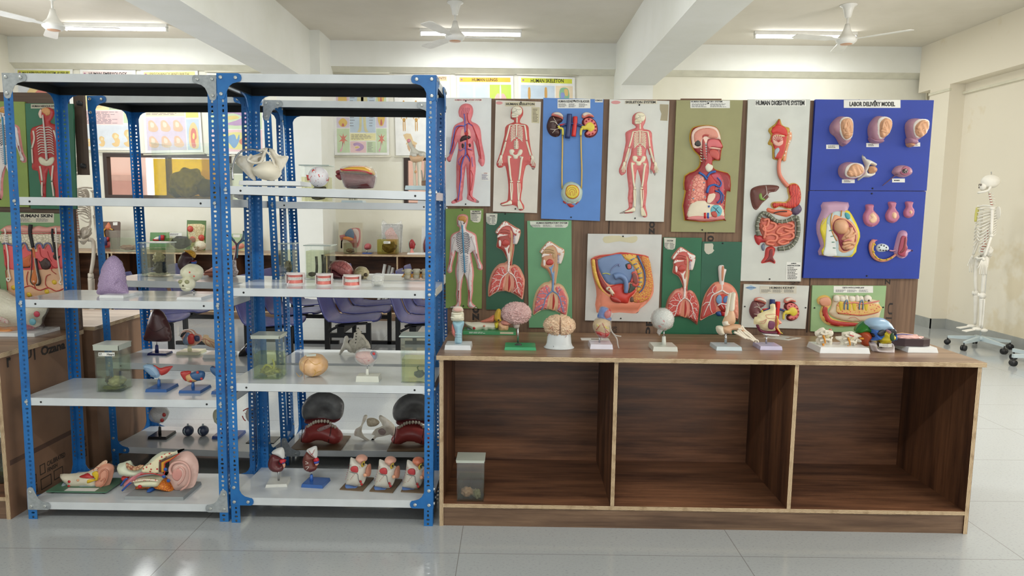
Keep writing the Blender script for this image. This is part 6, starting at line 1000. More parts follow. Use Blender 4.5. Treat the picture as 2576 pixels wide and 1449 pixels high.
# three head section models on brown boards
def headmodel(label, dx, dy, l, r, yb, topc=(214, 160, 140)):
    T = stand('ear_section_model', label, 'anatomical model', l, r, yb, zB[4], .16, rz=-.13); mb = MB(); mb.box((-T.w / 2, -.08, 0), (T.w / 2, .08, .005)); mb.build('base_board', M((112, 92, 70), .6), T); f = lambda st: [(x + dx, y + dy) for x, y in WB(st)]; T.off = -.035
    k = dict(off=-.035)
    I2(T, 'skin_lobe', f("310,180 340,140 400,135 455,165 470,200 440,230 400,260 340,220"), C(*topc), .032, **k); I2(T, 'side_skin', f("470,280 515,285 515,420 480,430 440,400"), C(190, 130, 106), .026, **k)
    I2(T, 'bone_block', f("235,175 270,180 400,250 500,280 470,320 470,400 440,500 400,560 350,580 200,560 165,530 190,440 215,330 225,240"), M((206, 202, 190), .45), .036, n=2, **k); I2(T, 'blue_foot', f("170,540 220,538 300,560 350,565 330,590 260,612 200,605"), C(88, 118, 172), .034, **k)
    dome(T, 'red_hollow', f("268,290 300,262 350,262 372,290 370,345 320,345 280,330"), .005, C(186, 62, 66), .034, **k); dome(T, 'yellow_edge', f("415,240 440,200 468,190 462,250 430,275"), .005, C(176, 150, 50), .034, **k); dome(T, 'dark_hollow', f("445,215 462,205 462,240 448,240"), .002, INK, .038, **k)
    spots(T, 'red_spot', f("375,513 390,550"), .0068, C(170, 36, 36), -.068, .5); spots(T, 'pink_knob', f("437,422"), .009, C(222, 164, 130), -.066, .6); strands(T, 'dark_groove', [(f("258,335 330,355 370,365 380,430 400,475"), .0011)], C(60, 60, 70), .036, **k)
    strands(T, 'red_dashes', [(f("%d,%d %d,%d" % p), .0009) for p in ((245, 250, 250, 240), (240, 290, 245, 275), (235, 320, 238, 308), (225, 350, 228, 338), (215, 380, 220, 368), (208, 410, 212, 398), (200, 440, 204, 428), (270, 245, 280, 240), (320, 380, 326, 370), (300, 400, 308, 392), (285, 420, 292, 412), (270, 440, 278, 432), (230, 450, 240, 448), (390, 260, 400, 262), (400, 285, 404, 275))], C(170, 50, 50), .0355, **k)
headmodel('leftmost of three ear section models on brown boards, bottom shelf', 0, 0, 853, 914, 1234.5); headmodel('middle of three ear section models on brown boards, bottom shelf', 72.5, 4.5, 928, 989, 1239); headmodel('ear section model partly behind the right post, orange-topped, bottom shelf', 142.5, 6, 1007, 1068, 1240, (206, 120, 90))
# ---- rack C (back left)
T = jar('square glass jar with clear fluid and a black and beige specimen, rear left rack', 352, 422, 697, 612, zC[2], .11, lev=624, liq=(.86, .86, .76), lid='glass', g=GLASS, spec=lambda T, w, d, h: (lump((66, 64, 58), (.036, .03, .036), (.01, 0, .045), .5, 2.6, (44, 44, 42))(T, w, d, h), lump((176, 166, 124), (.03, .025, .034), (-.002, .01, .10), .4, 2.4, (140, 130, 96))(T, w, d, h), lump((220, 216, 196), (w * .4, d * .35, .008), (0, 0, .014), .4, 4)(T, w, d, h)))
T = stand('kidney_model', 'dark maroon kidney with a yellow cap on a white base, behind the small fetal skull', 'anatomical model', 433, 515, 699, zC[2], .12); slabbase(T, 694, WHITE)
I2(T, 'kidney', W2("1850,545 1815,600 1798,650 1815,705 1860,745 1930,735 1940,680 1935,640 1975,600 1940,555 1890,535"), C(64, 40, 44), .036); I2(T, 'adrenal_cap', W2("1860,525 1910,515 1960,530 1983,565 1970,602 1940,580 1900,545"), M((206, 160, 50), .4, 'cells', (180, 130, 40), 60), .028); I2(T, 'vein', W2("1935,630 1985,628 1988,655 1945,670"), C(50, 80, 160), .010); I2(T, 'artery', W2("1940,628 1985,625 1980,638 1940,640"), C(150, 36, 44), .011); strands(T, 'ureter', [(W2("1945,668 1965,690 1975,720 1970,760 1940,800"), .006)], C(206, 216, 190), 0)
T = stand('brain_slice_model', 'small pink and brown layered tissue model on the middle rear shelf, beside the post', 'anatomical model', 510, 560, 697.5, zC[2], .08); I2(T, 'brown_layer', W2("2055,770 2090,725 2180,705 2260,720 2260,795 2150,792 2070,795"), C(176, 110, 86), .03); I2(T, 'pink_layer', W2("2100,735 2140,700 2200,688 2260,695 2258,760 2150,755"), C(206, 150, 136), .026); strands(T, 'groove', [(W2("2060,745 2120,740 2220,742"), .002)], C(110, 50, 46), .03)
T = stand('bronchial_tree_model', 'blue and maroon branching windpipe model with a foil-wrapped foot, between the racks', 'anatomical model', 583, 598, 696.5, zC[2], .05)
I2(T, 'foil_wrap', W2("2345,640 2385,610 2395,700 2415,740 2385,790 2340,785 2330,720"), M((186, 172, 172), .3, 'cells', (150, 136, 136), 60), .02)
strands(T, 'windpipe', [(W2("2370,720 2372,640 2390,560 2395,470 2370,430 2335,390 2325,330"), (.007, .005)), (W2("2395,470 2440,425 2460,380 2465,325"), (.006, .004)), (W2("2440,425 2480,420 2510,405"), (.005, .003)), (W2("2480,425 2500,460 2512,475"), (.004, .003)), (W2("2335,390 2300,370 2290,350"), .004), (W2("2465,340 2490,335"), .003)], C(92, 60, 80), .0, n=8); strands(T, 'blue_branch', [(W2("2405,600 2410,520 2420,460 2455,430 2468,390 2470,330"), (.004, .0045)), (W2("2455,430 2500,420 2515,410"), .004), (W2("2380,425 2345,385 2328,335"), .004)], C(60, 110, 130), .006, n=8)
T = stand('lung_model', 'dark maroon lung model upright on a navy stand, lower rear shelf', 'anatomical model', 369, 419, 894.5, zC[3], .08); slabbase(T, 889, (34, 42, 96)); rod(T, 'stem', 394.5, 887, 868, .011, C(34, 42, 96), r2=.008); rod(T, 'pin', 394.5, 869, 855, .003, STEEL)
I2(T, 'lung', [(x, y) for x, y in W2("1560,1110 1600,1112 1650,1150 1690,1220 1725,1300 1738,1400 1720,1440 1600,1448 1462,1432 1470,1360 1500,1240 1530,1150")], M((72, 42, 42), .35), .05); strands(T, 'fissure', [(W2("1500,1220 1560,1290 1620,1330 1720,1280"), .0012)], C(46, 26, 26), .05)
T = stand('heart_model', 'opened heart model in blue, red and tan on a cream stand, lower rear shelf', 'anatomical model', 441.5, 500, 893.5, zC[3], .11); slabbase(T, 886, (206, 204, 172)); rod(T, 'stem', 477, 884, 866, .012, C(206, 204, 172), r2=.010)
I2(T, 'heart', W3("1835,80 1850,50 1900,30 1960,40 1990,75 2040,95 2045,140 2010,175 1960,200 1890,190 1850,150"), C(196, 150, 130), .034); dome(T, 'blue_chamber', W3("1870,150 1890,80 1920,55 1950,75 1935,120 1945,175 1900,185"), .012, C(96, 112, 134), .024); dome(T, 'red_chamber', W3("1925,90 1960,70 1990,95 1985,170 1930,172"), .012, C(180, 50, 44), .026); dome(T, 'dark_vessel', W3("1995,90 2035,95 2040,140 2010,150 1990,130"), .012, C(44, 50, 84), .026); dome(T, 'dark_hollow', W3("1850,95 1870,60 1910,50 1890,80 1865,105"), .004, C(36, 34, 36), .030); strands(T, 'white_wall', [(W3("1838,90 1860,45 1910,28 1965,42 1990,75"), .003)], C(220, 212, 204), .03)
T = stand('stomach_model', 'cream stomach model with red veins over a white base, half behind the rack posts', 'anatomical model', 508, 580, 902, zC[3], .12); slabbase(T, 893, WHITE, .006); I2(T, 'stomach', W3("2050,130 2065,88 2110,95 2115,115 2180,140 2260,150 2300,190 2260,230 2180,225 2100,200 2055,160"), M((216, 186, 146), .4), .03); rod(T, 'rod', 550, 892, 872, .004, STEEL)
strands(T, 'vein', [(W3("2060,130 2100,120 2130,135 2200,165"), .0012), (W3("2100,120 2110,170 2150,200"), .001), (W3("2130,135 2170,180 2190,215"), .001)], C(170, 50, 50), .03)
T = stand('liver_model', 'black and blue glossy organ model lying beside the green jar on the rear shelf', 'anatomical model', 600, 660, 899, zC[3], .08)
I2(T, 'lobe', W3("2415,300 2430,250 2480,190 2530,165 2600,170 2640,230 2600,290 2500,300 2440,318"), M((34, 30, 34), .2), .03); dome(T, 'blue_patch', W3("2500,220 2540,190 2600,190 2600,260 2520,270"), .006, C(44, 62, 130, .2), .026); spots(T, 'hollow', W3("2538,212"), .006, INK, -.033, .4)
T = stand('eye_model', 'plastic-wrapped eyeball model on a black square stand, lowest rear left shelf', 'anatomical model', 370.5, 419, 1106, zC[4], .12); slabbase(T, 1099, (24, 24, 26)); rod(T, 'stem', 402, 1090, 1074, .009, INK, r2=.007); rod(T, 'pin', 401, 1074, 1062, .002, STEEL)
I2(T, 'eyeball', W3("1530,850 1590,825 1650,825 1700,870 1695,930 1650,970 1600,975 1550,930"), C(186, 182, 178), .038); spots(T, 'eye_muscle', W3("1660,900 1640,955"), .012, C(170, 50, 46), -.03, .4); I2(T, 'plastic_wrap', W3("1510,900 1540,830 1610,805 1680,830 1712,880 1690,940 1640,985 1580,975 1540,960"), FILM, .044)
for (l, r, cx, lab) in ((462, 486, 474, 'left one of two small dark blue ball models with stems, lowest rear left shelf'), (500, 525, 512, 'right one of two small dark blue ball models with stems, lowest rear left shelf')):
    T = stand('ball_model', lab, 'anatomical model', l, r, 1100, zC[4], .05); a, b = T.px(cx, 1100), T.px(cx, 1074); R_ = (b[1] - a[1]) / 2; mb = MB(); mb.blob((a[0], 0, R_ * 1.0), (R_, R_, R_), 3); mb.build('ball', C(46, 54, 76), T); rod(T, 'stem', cx - 1.5, 1075, 1066, .005, C(150, 160, 160)); mb = MB(); mb.tube([(a[0] - .008, -R_ * .75, R_ * 1.65), (a[0] - .010, -R_ * .98, R_ * 1.1), (a[0] - .002, -R_ * .86, R_ * .5)], .004, 8); mb.build('grey_band', C(150, 162, 168), T)
T = stand('eye_section_model', 'pale eye socket model on a blue base, mostly hidden by the two middle posts', 'anatomical model', 532, 600, 1105, zC[4], .12); slabbase(T, 1098, (36, 74, 150)); rod(T, 'stem', 560, 1095, 1062, .006, C(36, 74, 150)); I2(T, 'skull_part', W3("2155,890 2175,850 2230,830 2300,840 2320,920 2280,980 2230,1010 2180,980 2158,930"), C(190, 190, 164), .03); spots(T, 'eye_hole', W3("2208,943"), .010, INK, -.028, .4)
T = stand('eye_model', 'eyeball model with red veins and black pupil on a black base, behind the middle posts', 'anatomical model', 618, 690, 1145, zC[4], .12, Y=3.80); slabbase(T, 1138, (34, 34, 36)); rod(T, 'stem', 650, 1130, 1075, .006, INK)
a = T.px(642, 1042); mb = MB(); mb.blob((a[0], 0, a[1]), (.052, .052, .052), 4); mb.build('eyeball', C(206, 202, 196), T); c_ = Vector((a[0], 0, a[1])); onball(T, 'pupil', W7("355,960 380,930 415,945 420,1000 385,1015 360,990"), c_, .052, INK, 1.02); onball(T, 'iris', W7("342,960 375,915 430,935 435,1010 385,1030 350,1000"), c_, .052, C(90, 92, 100), 1.0); strands(T, 'eye_vessel', [(W7("315,920 350,900 380,890"), .003), (W7("308,970 320,1000 340,1020"), .003), (W7("330,940 345,955"), .001)], C(180, 60, 52), .04)
T = jar('tall narrow glass jar numbered 13 behind the white pelvis, upper rear left shelf', 573, 622, 509, 413, zC[1], .10, Y=3.83, lev=440, liq=(.84, .86, .76), lid='tape', drop=.05, g=GLASS, spec=lump((120, 112, 90), (.036, .03, .02), (0, 0, .03), .5, 3), lab=((574.5, 419, 584, 429), '13'))
# ---- rack D (back right)
T = jar('square glass jar with a dark sponge-like specimen behind the eyeball, upper rear shelf', 757, 827, 508, 417, zD[1], .10, Y=3.80, lev=445, liq=(.88, .86, .68), lid='glass', g=GLASS, spec=lump((112, 104, 92), (.055, .035, .036), (.01, 0, .05), .35, 2.2, (80, 74, 66)))
T = stand('bone_stand_model', 'pale blue block with two short bone ends, upper rear shelf below the maroon model', 'anatomical model', 858, 913, 509.5, zD[1], .09, Y=3.82); slabbase(T, 504, (196, 212, 218)); rod(T, 'bone', 883, 503, 480, .012, BONEM, r2=.010); rod(T, 'bone', 895, 503, 480, .010, BONEM, r2=.008)
T = stand('hand_bone_model', 'hand skeleton model on a white block behind the knee joint, at the right post', 'anatomical model', 1050, 1092, 511, zD[1], .09, Y=3.83); slabbase(T, 504, WHITE); rod(T, 'wrist_bone', 1076, 504, 470, .014, BONEM); I2(T, 'palm', W5("2090,1200 2110,1185 2150,1185 2165,1210 2150,1240 2100,1240"), C(190, 150, 120), .012); strands(T, 'fingers', [(W5("2120,1190 2128,1100 2130,990"), (.0055, .004)), (W5("2140,1190 2158,1110 2170,1010"), (.005, .004)), (W5("2105,1190 2100,1130 2092,1080"), (.005, .004))], BONEM, 0)
T = jar('square glass jar with two dark strips in clear fluid, middle rear shelf behind the dentures', 767, 833, 702, 619, zD[2], .12, lev=632, liq=(.82, .84, .72), lid='glass', g=GLASS, spec=lambda T, w, d, h: (strands(T, 'specimen_strip', [([(-.025, .02), (-.022, .07), (-.024, .12)], .008), ([(.01, .02), (.012, .08), (.01, .13)], .007)], C(84, 80, 66), 0, uv=True), lump((150, 140, 120), (.02, .02, .012), (-.05, 0, .02), .3, 3)(T, w, d, h)))
T = stand('brain_model', 'glossy pink brain model with a dark lower half, middle rear shelf behind the dentures', 'anatomical model', 828, 890, 702.5, zD[2], .12); I2(T, 'upper_brain', W6("1155,690 1190,640 1250,622 1330,635 1390,690 1405,750 1395,790 1290,780 1215,730 1155,715"), M((178, 108, 104), .28, 'fibre', (164, 94, 92), 22), .055); I2(T, 'lower_brain', W6("1150,715 1215,712 1290,765 1300,805 1160,812 1145,780"), C(84, 40, 48, .28), .05); strands(T, 'groove', [(W6("1240,625 1210,680 1205,760 1205,805"), .0018), (W6("1250,660 1320,690 1380,730"), .001), (W6("1290,700 1340,650 1380,700"), .001)], C(120, 60, 60), .055)
T = stand('skull_model', 'small weathered yellowish skull on the middle rear shelf, right of the pink brain', 'skull', 896, 924, 702, zD[2], .09); a = T.px(909, 686); mb = MB(); mb.blob((a[0], 0, a[1] - .002), (.042, .05, .037), 4, .06, 2.5); mb.build('cranium', M((188, 178, 140), .5, 'plain', (150, 138, 100), 10), T); spots(T, 'eye_socket', W6("1530,770 1490,790"), .011, C(84, 72, 50), -.042, .4); mb = MB(); mb.blob((a[0] + .012, -.02, .008), (.022, .022, .012), 3, .1, 3); mb.build('jaw', M((176, 164, 126), .5), T)
def vertebrae(T, xs, W_, col, zc, s, off=0):
    for x in xs:
        for (dz, k) in ((0, 1.), (.034 * s, .95)):
            u, v = T.px(x, zc, off); v += dz; mb = MB(); mb.lathe([(.018 * s, -.011 * s), (.021 * s, -.009 * s), (.0175 * s, 0), (.021 * s, .009 * s), (.018 * s, .011 * s)], 18, (u, off, v)); 
            for sx, sy in ((-1, 0), (1, 0), (-.6, .8), (.6, .8)): mb.blob((u + sx * .026 * s, off + sy * .02 * s + .006, v), (.013 * s, .007 * s, .006 * s), 2, .2, 3)
            mb.blob((u, off + .032 * s, v), (.006 * s, .018 * s, .007 * s), 2, .1, 3)
            mb.build('vertebra', col, T)
        u, v = T.px(x, zc, off); mb = MB(); mb.lathe([(.019 * s, .011 * s), (.020 * s, .017 * s), (.019 * s, .023 * s)], 18, (u, off, v)); mb.build('disc', C(206, 196, 160), T)
        mb = MB()
        for sx in (-1, 1): mb.tube([(u + sx * .019 * s, off - .004, v + .018 * s), (u + sx * .030 * s, off - .016 * s, v - .002)], .0035 * s, 6)
        mb.build('nerve_root', C(222, 150, 44), T)
T = stand('spine_model', 'row of white vertebrae with orange nerve roots, middle rear shelf at the right post', 'anatomical model', 1010, 1078, 705, zD[2], .10); vertebrae(T, (1026, 1048, 1070), None, BONEM, 696, .95)
T = jar('tall glass jar edge seen behind the left post of the rear right rack', 700, 738, 702, 614, zD[2], .10, Y=3.95, lev=630, liq=(.86, .86, .74), lid='glass', g=GLASS, spec=lump((150, 140, 110), (.02, .02, .03), (0, 0, .05), .4, 3))
T = stand('sacrum_model', 'grey white sacrum and hip bone model standing on the lower rear shelf', 'anatomical model', 856, 935, 897, zD[3], .10)
I2(T, 'sacrum', W7("1455,95 1470,130 1495,135 1480,155 1510,170 1530,210 1560,240 1580,310 1500,300 1450,350 1400,352 1370,300 1360,240 1405,200 1410,150 1440,140 1430,115"), M((186, 180, 164), .5, 'plain', (160, 152, 136), 8), .018, n=2); I2(T, 'hip_bone', W7("1315,190 1345,180 1358,215 1350,250 1390,290 1395,350 1350,340 1330,310 1270,380 1255,390 1270,330 1300,260"), M((190, 184, 170), .5), .016, n=2); spots(T, 'sacral_hole', W7("1435,158 1432,187 1430,217 1427,250"), .0035, INK, -.017, .4); strands(T, 'bone_ridge', [(W7("1500,190 1450,260 1440,320 1440,350"), .005), (W7("1500,200 1540,250 1470,310"), .004)], M((176, 170, 154), .5), .012)
def tonguejaw(label, l, r, yb, f, T_=None, teeth=True):
    T = stand('jaw_model', label, 'anatomical model', l, r, yb, zD[4], .24); mb = MB(); mb.box((-T.w / 2, -.12, 0), (T.w / 2, .12, .006)); mb.build('base_board', M((116, 96, 72), .55), T)
    I2(T, 'lower_jaw', f("865,1215 905,1150 920,1090 960,1080 1000,1060 1100,1050 1190,1080 1240,1110 1295,1180 1290,1230 1240,1270 1180,1268 1100,1240 1020,1240 960,1265 890,1255"), M((164, 66, 62), .35), .06, off=-.02)
    q_ = f('1110,960')[0]; pc = T.px(q_[0], q_[1], 0.)
    I2(T, 'upper_plate', f("880,960 890,880 950,800 1040,755 1150,752 1250,790 1305,850 1310,920 1290,1000 1240,1035 1180,1035 1100,1015 1000,1020 930,1030 895,1010"), M((104, 104, 102), .42, 'plain', (80, 80, 80), 3), .045, nf=lambda a, b: -.036 * math.exp(-((a - pc[0]) ** 2 + (b - pc[1]) ** 2) / .0022))
    I2(T, 'upper_gum', f("915,1020 1000,1012 1100,1008 1200,1020 1280,1010 1230,1050 1100,1040 980,1060 935,1055"), M((110, 40, 42), .4), .05, n=2)
    tp = f("940,1110 955,1090 975,1078 1000,1062 1025,1050 1055,1045 1085,1042 1115,1045 1145,1050 1170,1070 1190,1095 1215,1110"); mb = MB()
    for i, (x, y) in enumerate(tp): u, v = T.px(x, y, -.05); mb.blob((u, -.055 + abs(i - 5.5) * .003, v), (.008, .008, .011), 2, .1)
    mb.build('teeth', C(196, 186, 166), T); strands(T, 'support_wire', [(f("935,1045 925,1120 915,1210"), .002), (f("1215,1060 1205,1130 1185,1215"), .002)], M((60, 58, 54), .4, metal=.6), .075)
    return T
_s = Thing.px
T = tonguejaw('left jaw model with a grey plate lifted on wires, lowest rear right shelf', 728, 858, 1133, W7); I2(T, 'tongue_tag', W7("1045,1120 1160,1075 1175,1100 1060,1150"), M((180, 150, 146), .4, 'spots', (150, 60, 60), 90), .01, off=-.085)
T = tonguejaw('right jaw model with a grey plate on wires, half behind the right post', 973, 1103, 1137, lambda st: [(x + 229, y + 3) for x, y in W7(st)])
T = stand('pelvis_model', 'ivory pelvis bone model between the two grey-plated jaw models, lowest rear right shelf', 'anatomical model', 925, 945, 1113, zD[4], .08); a = T.px(934, 1113)
I2(T, 'hip_bone', W7("1410,1170 1430,1120 1480,1090 1500,1010 1520,980 1545,985 1540,1020 1500,1085 1490,1150 1520,1200 1560,1230 1575,1250 1550,1250 1500,1225 1450,1200 1420,1195"), BN, .022, n=2); I2(T, 'hip_bone', W7("1665,990 1690,985 1760,1030 1815,1080 1835,1140 1810,1205 1780,1180 1700,1200 1640,1210 1600,1250 1575,1245 1620,1190 1590,1180 1630,1120 1700,1090 1665,1030"), BN, .02, n=2); I2(T, 'sacrum', W7("1545,1020 1600,1010 1650,1030 1670,1060 1640,1090 1600,1100 1555,1095 1540,1060"), M((190, 178, 154), .5, 'plain', (160, 146, 120), 12), .02); dome(T, 'socket', W7("1660,1130 1700,1110 1740,1140 1720,1175 1680,1170"), .004, C(160, 140, 134), .018)
# ================================================================ MODELS ON THE LONG CABINET
V6 = V(1100, 700, 4.025); zT = .794
T = stand('larynx_model', 'tall cream and pale blue larynx model at the left end of the long cabinet', 'anatomical model', 1117.5, 1185, 881, zT, .11, rz=Tt); slabbase(T, 869, (222, 228, 230))
I2(T, 'windpipe', V6("178,655 180,600 170,520 155,470 160,430 200,435 268,430 270,470 255,520 250,600 248,655"), C(150, 190, 206), .026, n=2); strands(T, 'windpipe_ring', [(V6("182,%d 248,%d" % (y, y)), .0022) for y in range(550, 650, 17)], C(176, 206, 216), .024); I2(T, 'red_muscle', V6("150,460 165,470 190,540 195,600 175,590 150,560 145,500"), C(196, 110, 100), .024)
I2(T, 'cartilage', V6("142,380 150,340 200,332 262,338 270,390 265,428 205,436 145,428"), C(226, 222, 198), .034); I2(T, 'cartilage_top', V6("152,335 160,300 175,285 225,283 255,298 262,335 205,345"), C(222, 206, 190), .028); strands(T, 'cartilage_rim', [(V6("142,385 200,395 270,388"), .003), (V6("150,340 205,350 264,340"), .003)], C(232, 228, 208), .030); dome(T, 'pink_opening', V6("165,310 185,295 240,298 250,320 205,330"), .003, C(214, 170, 156), .027)
T = stand('ear_model', 'ear model on a green slab behind the brain models, lying against the upright board', 'anatomical model', 1163.5, 1298, 842.5, zT, .13, Y=None, rz=Tt); mb = MB(); mb.box((-T.w / 2, -.065, 0), (T.w / 2, .065, .018)); mb.build('base_slab', M((64, 146, 92), .35), T, bevel=.002); mb = MB(); mb.box((T.w * .2, -.0655, .006), (T.w * .45, -.065, .016)); mb.build('paper_label', C(206, 196, 166), T); lines(T, (-T.w * .38, .0155, T.w * .05, .006), 2, PAPER, off=-.065, uv=True)
I2(T, 'bone_block', V6("275,440 345,445 440,440 540,448 590,450 620,455 615,500 560,530 520,520 490,548 460,520 380,545 330,500 300,480"), C(216, 212, 192), .03, n=2); I2(T, 'blue_base_part', V6("300,500 340,510 400,545 460,530 560,530 640,510 630,548 360,548 310,530"), C(110, 124, 130), .032, n=2)
I2(T, 'flesh_part', V6("430,440 520,400 575,370 580,430 540,445"), C(206, 120, 100), .024); I2(T, 'yellow_part', V6("570,400 600,320 630,308 645,330 640,400 650,430 600,440"), C(206, 170, 60), .026); I2(T, 'yellow_section', V6("580,450 620,446 615,500 578,500"), C(206, 196, 60), .033); I2(T, 'ear_lobe', V6("618,446 700,455 720,480 715,525 680,540 630,548 615,500"), C(216, 170, 130), .034)
spots(T, 'red_vessel', V6("373,505 378,538"), .0075, C(170, 36, 36), -.028, .6); spots(T, 'pink_knob', V6("475,484"), .006, C(214, 140, 120), -.03, .6); spots(T, 'dark_opening', V6("622,424"), .0045, INK, -.028, .5)
GY = lambda s, fr, am: (lambda p: 1 - am * abs(noise.noise(Vector((p.x * fr + 3 * noise.noise(p * 2.2), p.y * fr, p.z * fr + 2 * noise.noise(p * 2.7 + Vector((5, 1, 2))))))) ** .5 + am * .5)
def brain(T, c, r, m, fr=5.5, am=.16, name='brain', sub=6, rot=None, cut=None):
    g = GY(0, fr, am); mb = MB(); mb.blob(c, r, sub, 0, 1, f=(lambda p: g(p) * (1 - .10 * math.exp(-(p.x / .07) ** 2) if cut else 1)), rot=rot); return mb.build(name, m, T)
T = stand('brain_model', 'pinkish brain model held up on a steel rod over a bright green base', 'anatomical model', 1268.5, 1349, 881.5, zT, .12, rz=Tt); slabbase(T, 874, (44, 160, 102)); rod(T, 'rod', 1303, 862, 816, .0045, STEEL); mb = MB(); u, v = T.px(1304, 862); mb.lathe([(.017, 0), (.015, .004), (.008, .006)], 20, (u, 0, T.h)); mb.build('washer', C(60, 66, 62), T); rod(T, 'yellow_cap', 1301.5, 818, 812, .008, C(206, 200, 60))
a = T.px(1299, 791); b = T.px(1337, 757); rr = b[0] - a[0]; brain(T, (a[0], 0, a[1] + .006), (.066, .055, .050), M((206, 172, 168), .28, 'plain', (190, 150, 146), 4), 6.5, .30); mb = MB(); u, v = T.px(1274, 812); mb.blob((u, .005, v), (.026, .03, .014), 4, .12, 9); mb.build('cerebellum', C(196, 128, 112), T); mb = MB(); u, v = T.px(1299, 818); mb.blob((u, 0, v), (.016, .02, .016), 3, .2, 3, rot=Matrix.Rotation(.6, 3, 'Y')); mb.build('brain_stem', C(190, 176, 168), T)
T = stand('brain_model', 'cream brain model seen from behind, resting on a white cup-shaped stand', 'anatomical model', 1370, 1446, 882, zT, .13, rz=Tt); a, b = T.px(1408, 882), T.px(1408, 846); hb = b[1] - a[1] + .01
mb = MB(); mb.lathe([(.070, 0), (.072, .004), (.064, .010), (.058, .025), (.054, hb * .85), (.050, hb), (.042, hb)], 32, (0, 0, 0), sy=.8); mb.build('cup_stand', M((206, 212, 214), .35), T); u0 = T.px(1408, 820)
brain(T, (0, 0, u0[1] + .002), (.071, .062, .050), M((226, 198, 168), .3, 'plain', (206, 172, 140), 4), 7, .26, sub=6, cut=1); strands(T, 'midline_groove', [([(0, u0[1] + .050), (0, u0[1] + .03), (0, u0[1] - .03)], .0016)], C(96, 60, 48), .0585, uv=True)
rn = random.Random(3); it = []
for i in range(26):
    x, z = rn.uniform(1100, 1370), rn.uniform(390, 570); s = 1 if x > 1232 else -1
    d = math.hypot((x - (1232 + s * 72)) / 75, (z - 480) / 100)
    if d < .8: it.append((V6("%f,%f %f,%f %f,%f" % (x, z, x + rn.uniform(-16, 16), z + rn.uniform(5, 20), x + rn.uniform(-26, 26), z + rn.uniform(14, 38))), .0008, .058 * math.sqrt(max(.1, 1 - d * d)) + .002))
strands(T, 'red_vessel', it, C(150, 40, 40)); strands(T, 'cup_mark', [(V6("1170,665 1175,678"), .001), (V6("1200,664 1203,678"), .001), (V6("1230,665 1232,676"), .001), (V6("1262,660 1266,672"), .001)], C(120, 130, 130), .045)
T = stand('paper_card', 'small printed white card lying behind the wrapped heart model', 'card', 1463, 1534, 856.5, zT, .06, rz=Tt); mb = MB(); mb.box((-T.w / 2, -.03, 0), (T.w / 2, .03, .0012)); mb.build('card', PAPER, T); mb = MB(); mb.box((-.02, -.012, .0012), (.03, .008, .0016)); mb.build('printed_picture', C(80, 60, 54), T)
T = stand('heart_model', 'red, yellow and blue heart model wrapped in clear plastic over a white base', 'anatomical model', 1484.5, 1542, 879, zT, .11, rz=Tt); slabbase(T, 867, (222, 220, 232)); rod(T, 'rod', 1508, 862, 845, .0045, STEEL)
I2(T, 'heart', V6("1575,480 1590,430 1640,400 1700,400 1750,440 1755,500 1745,560 1700,605 1650,590 1600,540"), M((206, 176, 130), .3), .036); I2(T, 'red_tip', V6("1600,530 1640,510 1700,520 1748,540 1735,580 1700,606 1650,595 1610,560"), C(190, 50, 46, .25), .037); I2(T, 'blue_vessel', V6("1620,395 1640,330 1660,290 1720,300 1740,330 1700,370 1760,400 1755,430 1680,420"), C(60, 104, 180, .25), .024); I2(T, 'red_vessel', V6("1680,340 1720,308 1755,320 1760,380 1720,410 1690,400"), C(186, 44, 60, .25), .028); I2(T, 'yellow_fat', V6("1600,440 1640,450 1700,450 1745,500 1700,520 1650,500 1600,490"), M((214, 196, 70), .3, 'spots', (120, 140, 190), 60), .038)
strands(T, 'heart_vessel', [(V6("1660,440 1690,500 1700,580"), .0018), (V6("1690,500 1730,540"), .0012), (V6("1640,460 1600,510"), .0014)], C(170, 36, 44), .039); strands(T, 'plastic_tie', [(V6("1740,470 1760,530 1790,570 1815,610 1825,680 1860,735 1900,750"), (.0035, .002)), (V6("1765,540 1800,570 1855,580"), .0025)], glassy('twisted_film', (.9, .9, .88), .12, .1, .45, (.8, .8, .76)), .02); I2(T, 'plastic_wrap', V6("1572,480 1592,420 1625,380 1645,290 1720,290 1780,360 1765,420 1762,500 1750,570 1700,620 1640,600 1590,540"), FILMT, .044)
T = stand('eyeball_model', 'large eyeball model in crumpled plastic on a pale base with a tapered stem', 'anatomical model', 1643, 1705, 884.5, zT, .12, rz=Tt); slabbase(T, 873, (206, 208, 196)); rod(T, 'stem', 1670, 872, 846, .0115, C(206, 208, 198), r2=.0085); rod(T, 'pin', 1670, 846, 832, .003, STEEL)
a = T.px(1667, 803); b = T.px(1694, 803); R_ = b[0] - a[0]; cE = Vector((a[0], 0, a[1])); mb = MB(); mb.blob(cE, (R_,) * 3, 4); mb.build('eyeball', C(206, 208, 202), T)
for st in ("2262,400 2320,375 2295,420 2305,440 2290,470 2265,465", "2230,480 2255,475 2275,495 2250,505", "2290,515 2320,505 2310,525"): onball(T, 'eye_muscle', V6(st), cE, R_, C(206, 110, 108))
mb = MB(); mb.blob(cE, (R_ * 1.07,) * 3, 4, .10, 5); mb.tube([cE + Vector((-.01, -.01, -R_ * .9)), cE + Vector((-.018, -.012, -R_ * 1.25)), cE + Vector((-.014, -.01, -R_ * 1.5))], [.014, .010, .003], 8); mb.build('plastic_wrap', FILM, T, fix=False)
